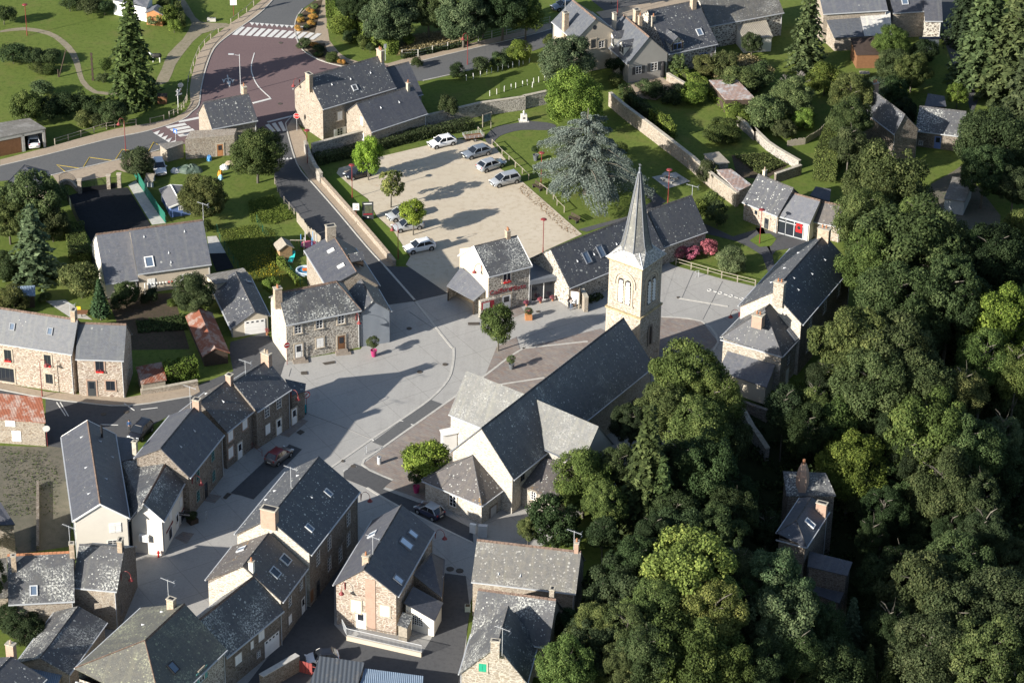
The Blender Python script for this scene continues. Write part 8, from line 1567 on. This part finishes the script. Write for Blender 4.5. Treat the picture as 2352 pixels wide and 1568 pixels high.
b = P(*T('11', 360, 800)); R_ = root('sun_lounger', b, 'turquoise plastic sun lounger on the shaded lawn', 'sun lounger'); TQL = flat('turquoise_plastic', (.04, .48, .46), .4); MB().box(b+UP*.3+np.array([-.1, -.35, 0]), (.30, 0, 0), (.06, .55, .03), (0, 0, .03)).build('seat', TQL, R_); MB().box(b+UP*.62+np.array([.05, .50, 0]), (.30, 0, 0), (.04, .32, .30), (0, -.03, .03)).build('backrest', TQL, R_); MB().box(b+UP*.14+np.array([-.1, -.3, 0]), (.26, 0, 0), (.03, .4, 0), (0, 0, .13)).build('frame', WH, R_)
b = P(*T('11', 470, 905)); R_ = root('paddling_pool', b, 'inflatable blue and white paddling pool with orange toys', 'paddling pool'); 
MB().lathe(b, [(1.15, 0), (1.25, .15), (1.2, .42), (1.05, .48), (.95, .42), (.95, .1)], 20).build('rim', flat('pool_white', (.55, .66, .75), .4), R_); MB().lathe(b, [(.02, .25), (.96, .26)], 20).build('water', flat('pool_water', (.05, .25, .42), .05, .6), R_); MB().box(b+UP*.42+np.array([.2, .1, 0]), (.5, .1, 0), (-.08, .25, 0), UP*.08).build('float', flat('float_orange', (.65, .16, .03)), R_)
a_, b_ = P(*T('01', 1240, 1090)), P(*T('01', 1500, 1062)); R_ = root('washing_line', a_, 'washing line hung with small white pegs and cloths in front of the beige house', 'washing line'); 
for q in (a_, b_): MB().box(q+UP*.8, (.05, 0, 0), (0, .05, 0), UP*.8).build('post', WH, R_)
m = MB(); m.tube([a_+UP*1.55, b_+UP*1.55], .012, 4); m.build('line', ZN, R_)
for k in range(9): q = a_+(b_-a_)*(k+1)/10+UP*1.42; MB().box(q, (.07, 0, 0), (0, .01, 0), (0, 0, .11)).build('cloth', WH if k < 7 else RF, R_)
b = P(*T('30', 1160, 660)); R_ = root('rotary_line', b, 'grey rotary washing line in the upper right garden', 'washing line'); m = MB().tube([b, b+UP*2.1], .03, 5)
for k in range(4): a = k*1.57+.4; m.tube([b+UP*1.4, b+UP*2.1+np.array([math.cos(a), math.sin(a), 0])*1.4], .02, 4)
m.build('frame', ZN, R_)
TP = flat('tarpaulin_green', (.06, .09, .07), .6, .3, .3, 2); WB = flat('white_sack', (.6, .6, .6), .7, .2, .2, 3)
def heap(cr, x, y, rx, ry, h, mat, l, cat, seed=0, name='tarpaulin_heap'):
    b = P(*T(cr, x, y)); R_ = root(name, b, l, cat); m = MB(); rr = random.Random(seed); N = 18; rings = []
    for k, (f, z) in enumerate(((1, 0), (.88, .45), (.6, .85), (.25, 1.0))): rings.append([(b[0]+rx*f*math.cos(2*math.pi*i/N)*rr.uniform(.82, 1.15), b[1]+ry*f*math.sin(2*math.pi*i/N)*rr.uniform(.82, 1.15), h*z*rr.uniform(.75, 1.1)) for i in range(N)])
    for A_, B_ in zip(rings, rings[1:]):
        for i in range(N): m.poly([A_[i], A_[(i+1) % N], B_[(i+1) % N], B_[i]])
    m.poly(rings[-1]); m.build('sheet', mat, R_, merge=True)
heap('00', 1620, 1460, 2.0, 1.0, .9, TP, 'long heap under a grey-green tarpaulin with white bags', 'heap', 1); heap('00', 1500, 1470, .7, .5, .6, WB, 'white bag at the left end of the tarpaulin heap', 'bag', 2, 'bag'); heap('00', 1918, 1440, .6, .6, .6, WB, 'white builder bag beside the walnut tree', 'bag', 3, 'bag'); heap('00', 1740, 1320, 1.1, .8, 1.5, TP, 'dark covered junk leaning on the annexe wall', 'heap', 4)
heap('00', 1885, 1500, .35, .35, .8, flat('cover_orange', (.55, .24, .03)), 'orange cover on the rough grass', 'cover', 5, 'garden_cover'); heap('00', 1888, 1530, .35, .35, .6, flat('cover_blue', (.25, .45, .6)), 'pale blue cover just below the orange one', 'cover', 6, 'garden_cover'); heap('00', 1790, 1370, .4, .4, .8, flat('cover_blue2', (.08, .25, .5)), 'blue drum cover under the annexe wall', 'cover', 7, 'garden_cover')
heap('00', 1965, 1400, .7, .6, .4, G_pave, 'small heap of sand by the annexe corner', 'sand heap', 8, 'sand_heap')
b = P(*T('01', 1280, 150)); R_ = root('pallet_stack', b, 'stack of grey pallets on white trestles behind the green fence', 'pallets'); m = MB()
for k in range(9): m.box(b+UP*1.0+np.array([0, -1.1+.28*k, 0]), (.6, 0, 0), (0, .06, 0), UP*.02)
m.build('slats', GW, R_); MB().box(b+UP*.93, (.55, 0, 0), (0, 1.2, 0), UP*.04).build('bearer', GW, R_)
for s_ in (-.9, .9): MB().box(b+UP*.45+np.array([0, s_, 0]), (.6, 0, 0), (0, .06, 0), UP*.44).build('trestle', WH, R_)
for cr, x, y, l in (('30', 985, 660, 'grey garden table with chairs in the upper right garden'), ('01', 700, 1285, 'round brown garden table with yellow chair behind the long house')):
    b = P(*T(cr, x, y)); R_ = root('garden_table', b, l, 'table'); MB().box(b+UP*.72, (.75, 0, 0), (0, .5, 0), UP*.03).build('table_top', GW if cr == '30' else BW, R_); MB().tube([b, b+UP*.7], .06, 6).build('leg', DG, R_)
b = P(*T('01', 672, 1262)); R_ = root('garden_chair', b, 'yellow garden chair beside the round brown table', 'chair'); MB().box(b+UP*.42, (.25, 0, 0), (0, .25, 0), UP*.03).build('seat', flat('chair_yellow', (.7, .48, .03)), R_); MB().box(b+UP*.7+np.array([0, .25, 0]), (.25, 0, 0), (0, .03, 0), UP*.28).build('backrest', flat('chair_yellow', (.7, .48, .03)), R_)
for sx in (-1, 1):
    for sy in (-1, 1): MB().box(b+UP*.2+np.array([sx*.22, sy*.22, 0]), (.02, 0, 0), (0, .02, 0), UP*.2).build('leg', ZN, R_)
b = P(*T('20', 1388, 660)); R_ = root('covered_parasol', b, 'tall folded parasol under a black cover on the terrace', 'parasol'); MB().lathe(b, [(.3, .1), (.42, .4), (.36, 1.2), (.42, 2.0), (.30, 2.5), (.1, 2.6)], 10).build('cover', BK, R_); MB().lathe(b, [(.35, 0), (.35, .1)], 10).build('base', DG, R_)
b = P(*T('00', 795, 690)); R_ = root('carved_post', b, 'dark notched totem post on the upper left lawn', 'post'); m = MB()
for k in range(11): m.box(b+UP*(.2+.4*k), (.10 if k % 2 else .17, 0, 0), (0, .1, 0), UP*.19)
m.build('post_body', DW, R_)
a_, b_ = P(*T('00', 500, 660)), P(*T('00', 548, 560)); R_ = root('leaning_post', a_, 'leaning timber sculpture posts beside the lawn bed', 'sculpture'); MB().tube([a_, a_+UP*1.2], .1, 6).build('short_post', DW, R_); MB().tube([a_+np.array([.1, 0, 0]), a_+np.array([1.3, .4, 4.2])], .09, 6).build('long_post', DW, R_)
b = P(*T('00', 1390, 880)); R_ = root('wooden_bin_store', b, 'low wooden bin store under the spruce', 'bin store'); MB().box(b+UP*.6, (.65, 0, 0), (0, .5, 0), UP*.6).build('panels', BW, R_); MB().box(b+UP*1.23, (.72, 0, 0), (0, .56, 0), UP*.03).build('lid', DW, R_)
b = P(*T('00', 1810, 182)); R_ = root('trough_planter', b, 'white trough planter on the top lawn', 'planter'); MB().box(b+UP*.25, (.65, 0, 0), (0, .25, 0), UP*.25).build('trough', G_kerb, R_); leafy('foliage', [b+UP*.6], [(.5, .2, .2)], 80, .12, LEAF, parent=R_)
b = P(*T('00', 1340, 530)); R_ = root('cow_cutout', b, 'black and white cow figure standing beside the dirt path', 'cow figure'); CWm = NT('cow_hide', .6).out((.02, .02, .02)); m = MB(); m.lathe((0, 0, 0), [(.02, -.75), (.30, -.62), (.38, -.2), (.36, .3), (.40, .55), (.22, .75), (.02, .8)], 10); m.v = [(b[0]+z, b[1]+x*.8, 1.0+y) for x, y, z in m.v]; m.build('body', CWm, R_, merge=True, smooth=True)
m = MB().tube([b+np.array([-.7, 0, 1.15]), b+np.array([-1.0, 0, 1.4]), b+np.array([-1.35, 0, 1.25])], [.2, .17, .10], 8); m.build('head', WH, R_, merge=True, smooth=True)
for sx in (-.5, .5):
    for sy in (-.2, .2): MB().tube([b+np.array([sx, sy, .8]), b+np.array([sx, sy, .4]), b+np.array([sx, sy, 0])], [.11, .07, .06], 6).build('leg', WH, R_)
b = P(*T('00', 2060, 800)); R_ = root('road_lantern', b, 'grey metal lamp post with two arms behind the crossroads house', 'street lamp'); MB().tube([b, b+UP*6.2], .06, 6).build('pole', ZN, R_); MB().tube([b+UP*6.0, b+UP*6.2+np.array([-1.3, 0, 0])], .03, 5).build('arm', ZN, R_); MB().box(b+UP*6.2+np.array([-1.2, 0, 0]), (.4, 0, 0), (0, .12, 0), UP*.06).build('lamp_head', ZN, R_)
b = P(*T('10', 1158, 520)); R_ = root('hamlet_sign', b, 'thin post with small square sign behind the farmhouse chimney', 'road sign'); MB().tube([b, b+UP*2.6], .04, 6).build('post', ZN, R_); MB().box(b+UP*2.35, (.2, .1, 0), (-.005, .01, 0), UP*.35).build('sign_plate', ZN, R_)
# flowers that nobody could count
def dots(name, label, poly, n, mat, size, h=.3):
    P2 = gp(poly); xs = [p[0] for p in P2]; ys = [p[1] for p in P2]; out = []
    while len(out) < n:
        x, y = random.uniform(min(xs), max(xs)), random.uniform(min(ys), max(ys)); ins = False
        for i in range(len(P2)):
            (x1, y1), (x2, y2) = P2[i], P2[i-1]
            if (y1 > y) != (y2 > y) and x < (x2-x1)*(y-y1)/(y2-y1)+x1: ins = not ins
        if ins: out.append((x, y, random.uniform(.05, h)))
    C = np.array(out); N = np.tile([0, 0, 1.], (n, 1)); o = bpy.data.objects.new(name, quadmesh(name, leafquads(C, N, size), mat)); COL.objects.link(o); tag(o, label, 'plants', kind='stuff'); return o
YF = leafmat('yellow_petals', (.55, .40, .03), (.75, .62, .06)); WEED = LEAF
dots('yellow_wildflowers', 'yellow wildflowers scattered over the rough meadow', TL('01', 2060, 900, 2200, 780, 2352, 740, 2352, 960, 2150, 1000), 260, YF, .14); dots('yellow_wildflowers', 'patch of yellow wildflowers beside the mesh fence', TL('11', 0, 760, 150, 760, 330, 960, 250, 1000, 60, 950), 320, YF, .15)
dots('tall_grass', 'tufted tall grass of the meadow garden', TL('01', 1850, 560, 2150, 500, 2352, 560, 2352, 1000, 2150, 980), 9000, WEED, .15, .3).color = (1.9, 1.8, .9, 1); dots('tall_grass', 'weedy grass behind the wire fence', TL('11', -20, 300, 200, 250, 390, 440, 200, 500, 0, 480), 6000, WEED, .15, .3).color = (1.9, 1.9, .9, 1)
dots('dry_grass', 'tall dry grass of the bank by the upper road', TL('10', 1270, 470, 1350, 330, 1700, 270, 1950, 320, 1780, 400), 6000, leafmat('dry_grass', (.26, .22, .11), (.4, .34, .2)), .28, .6); dots('dry_grass', 'dry orchard grass between the apple trees', TL('20', 1740, 600, 1850, 500, 2150, 480, 2352, 620, 2200, 800, 1900, 760), 7000, leafmat('dry_grass', (.26, .22, .11), (.4, .34, .2)), .28, .6)
dots('vegetable_rows', 'leafy vegetable rows in the shaded kitchen garden', TL('01', 1160, 1330, 1560, 1270, 1600, 1400, 1180, 1430), 2500, LEAF, .22, .35).color = (.8, .9, .8, 1); dots('flower_bed_plants', 'orange and green plants of the walled vegetable bed', TL('30', -130, 1340, 130, 1320, 310, 1420, 100, 1510), 2600, LEAF, .25, .5).color = (1.3, 1.2, 1, 1)
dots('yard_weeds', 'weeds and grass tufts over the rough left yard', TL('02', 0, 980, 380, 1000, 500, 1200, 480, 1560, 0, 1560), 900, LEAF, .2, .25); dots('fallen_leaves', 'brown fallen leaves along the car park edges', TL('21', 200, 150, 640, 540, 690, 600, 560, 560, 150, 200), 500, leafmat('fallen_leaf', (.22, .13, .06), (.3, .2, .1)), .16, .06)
# ---------------------------------------------------------------- people
SKIN = flat('skin', (.42, .26, .19), .6, .3, .05); HAIRB = flat('hair_brown', (.06, .04, .025), .8, .2)
def person(b, rz, label, top, legs, hair=HAIRB, arms='down', h=1.72, bag=None):
    R = root('person', b, label, 'person', None, 0.0); R.rotation_euler = (0, 0, rz); k = h/1.72
    V = []; E = []; Rd = []
    def add(p, r, par=None): V.append([c*k for c in p]); Rd.append(r*k); i = len(V)-1; (E.append((par, i)) if par is not None else None); return i
    pel = add((0, 0, .95), .135); ch = add((0, 0, 1.22), .145, pel); sh = add((0, 0, 1.42), .11, ch); nk = add((0, 0, 1.50), .052, sh); hd = add((0, -.01, 1.60), .088, nk); add((0, -.01, 1.68), .075, hd)
    for s_ in (-1, 1):
        hp = add((s_*.09, 0, .88), .10, pel); kn = add((s_*.11, -.02, .50), .065, hp); an = add((s_*.12, .02, .09), .045, kn); add((s_*.13, -.13, .04), .035, an)
        so = add((s_*.19, 0, 1.40), .055, sh)
        if arms == 'fwd': el = add((s_*.23, -.08, 1.14), .042, so); wr = add((s_*.10, -.26, 1.16), .032, el); d_ = np.array([-s_*.4, -.8, 0])
        else: el = add((s_*.25, .02, 1.13), .042, so); wr = add((s_*.26, -.05, .88), .032, el); d_ = np.array([0, -.15, -1])
        d_ = d_/np.linalg.norm(d_); w0 = np.array(V[wr])/k; pm = add(w0+d_*.06, .030, wr); sd = np.array([0, 0, 1.]) if arms == 'fwd' else np.array([0, 1., 0])
        for f_ in range(4): q = w0+d_*.09+sd*(-.030+.020*f_); a = add(q, .0105, pm); c_ = add(q+d_*(.045+.008*(f_ in (1, 2)))+np.array([-s_*.008, 0, 0]), .009, a); add(q+d_*.075+np.array([-s_*.02, 0, 0]), .008, c_)
        q = w0+d_*.04+sd*-.035; a = add(q, .012, pm); add(q+d_*.035+sd*-.02, .010, a)
    me = bpy.data.meshes.new('body'); me.from_pydata(V, E, []); o = bpy.data.objects.new('body', me); COL.objects.link(o); md = o.modifiers.new('s', 'SKIN'); sv = me.skin_vertices[0].data
    for i, r in enumerate(Rd): sv[i].radius = (r, r*.85)
    sv[0].use_root = True; md2 = o.modifiers.new('d', 'SUBSURF'); md2.levels = 1; dg = bpy.context.evaluated_depsgraph_get(); dg.update(); m2 = bpy.data.meshes.new_from_object(o.evaluated_get(dg)); o.modifiers.clear(); o.data = m2; o.parent = R
    m2.materials.clear(); [m2.materials.append(x) for x in (SKIN, top, legs, BK)]
    for p_ in m2.polygons:
        c_ = p_.center; z = c_.z/k; out = abs(c_.x)/k; p_.use_smooth = True
        p_.material_index = 3 if z < .10 else 2 if z < .96 and out < .215 and (arms == 'fwd' or z < .80 or out < .19) else 0 if z > 1.47 or (arms != 'fwd' and out > .19 and z < .93) or (arms == 'fwd' and c_.y/k < -.24) else 1
    hm = MB().lathe((0, .015*k, 1.60*k), [(.085*k, -.05*k), (.098*k, .02*k), (.088*k, .08*k), (.05*k, .115*k), (.01, .12*k)], 12); hm.v = [v if not (v[1] < -.055*k and v[2] < 1.64*k) else (v[0]*.8, -.05*k, v[2]) for v in hm.v]; q = hm.build('hair', hair, None, merge=True, smooth=True); q.parent = R
    m = MB(); m.tube([(0, -.085*k, 1.595*k), (0, -.115*k, 1.575*k)], [.012, .016], 5); q = m.build('nose', SKIN, None); q.parent = R
    for s_ in (-1, 1): q = MB().lathe((s_*.03*k, -.090*k, 1.615*k), [(.002, -.008), (.009, 0), (.002, .008)], 6).build('eye', BK, None); q.parent = R; q = MB().box((s_*.092*k, 0, 1.60*k), (.01, 0, 0), (0, .018, 0), (0, 0, .03)).build('ear', SKIN, None); q.parent = R
    q = MB().box((0, -.093*k, 1.555*k), (.024, 0, 0), (0, .004, 0), (0, 0, .005)).build('mouth', MAR, None); q.parent = R
    return R
JN = flat('blue_jeans', (.12, .17, .26), .9, .1); LT_ = flat('light_shirt', (.42, .40, .38), .9, .1); DT = flat('dark_jacket', (.025, .025, .035), .9, .1); BJ = flat('blue_jumper', (.04, .09, .20), .9, .1); GT = flat('grey_trousers', (.08, .085, .09), .9, .1)
person(P(*T('21', 588, 1212)), .9+math.pi, 'person in a dark jacket at the left side of the notice board', DT, GT, arms='fwd'); person(P(*T('21', 608, 1226)), math.pi+.3, 'person in pale top and blue jeans in front of the notice board', LT_, JN, arms='fwd'); person(P(*T('21', 637, 1200)), math.pi-.2, 'person in dark clothes close against the notice board', DT, BW, arms='fwd', h=1.65)
person(P(*T('02', 1108, 848)), .2, 'man in blue jumper looking at his hands beside the black estate car', BJ, GT, arms='fwd', h=1.78)
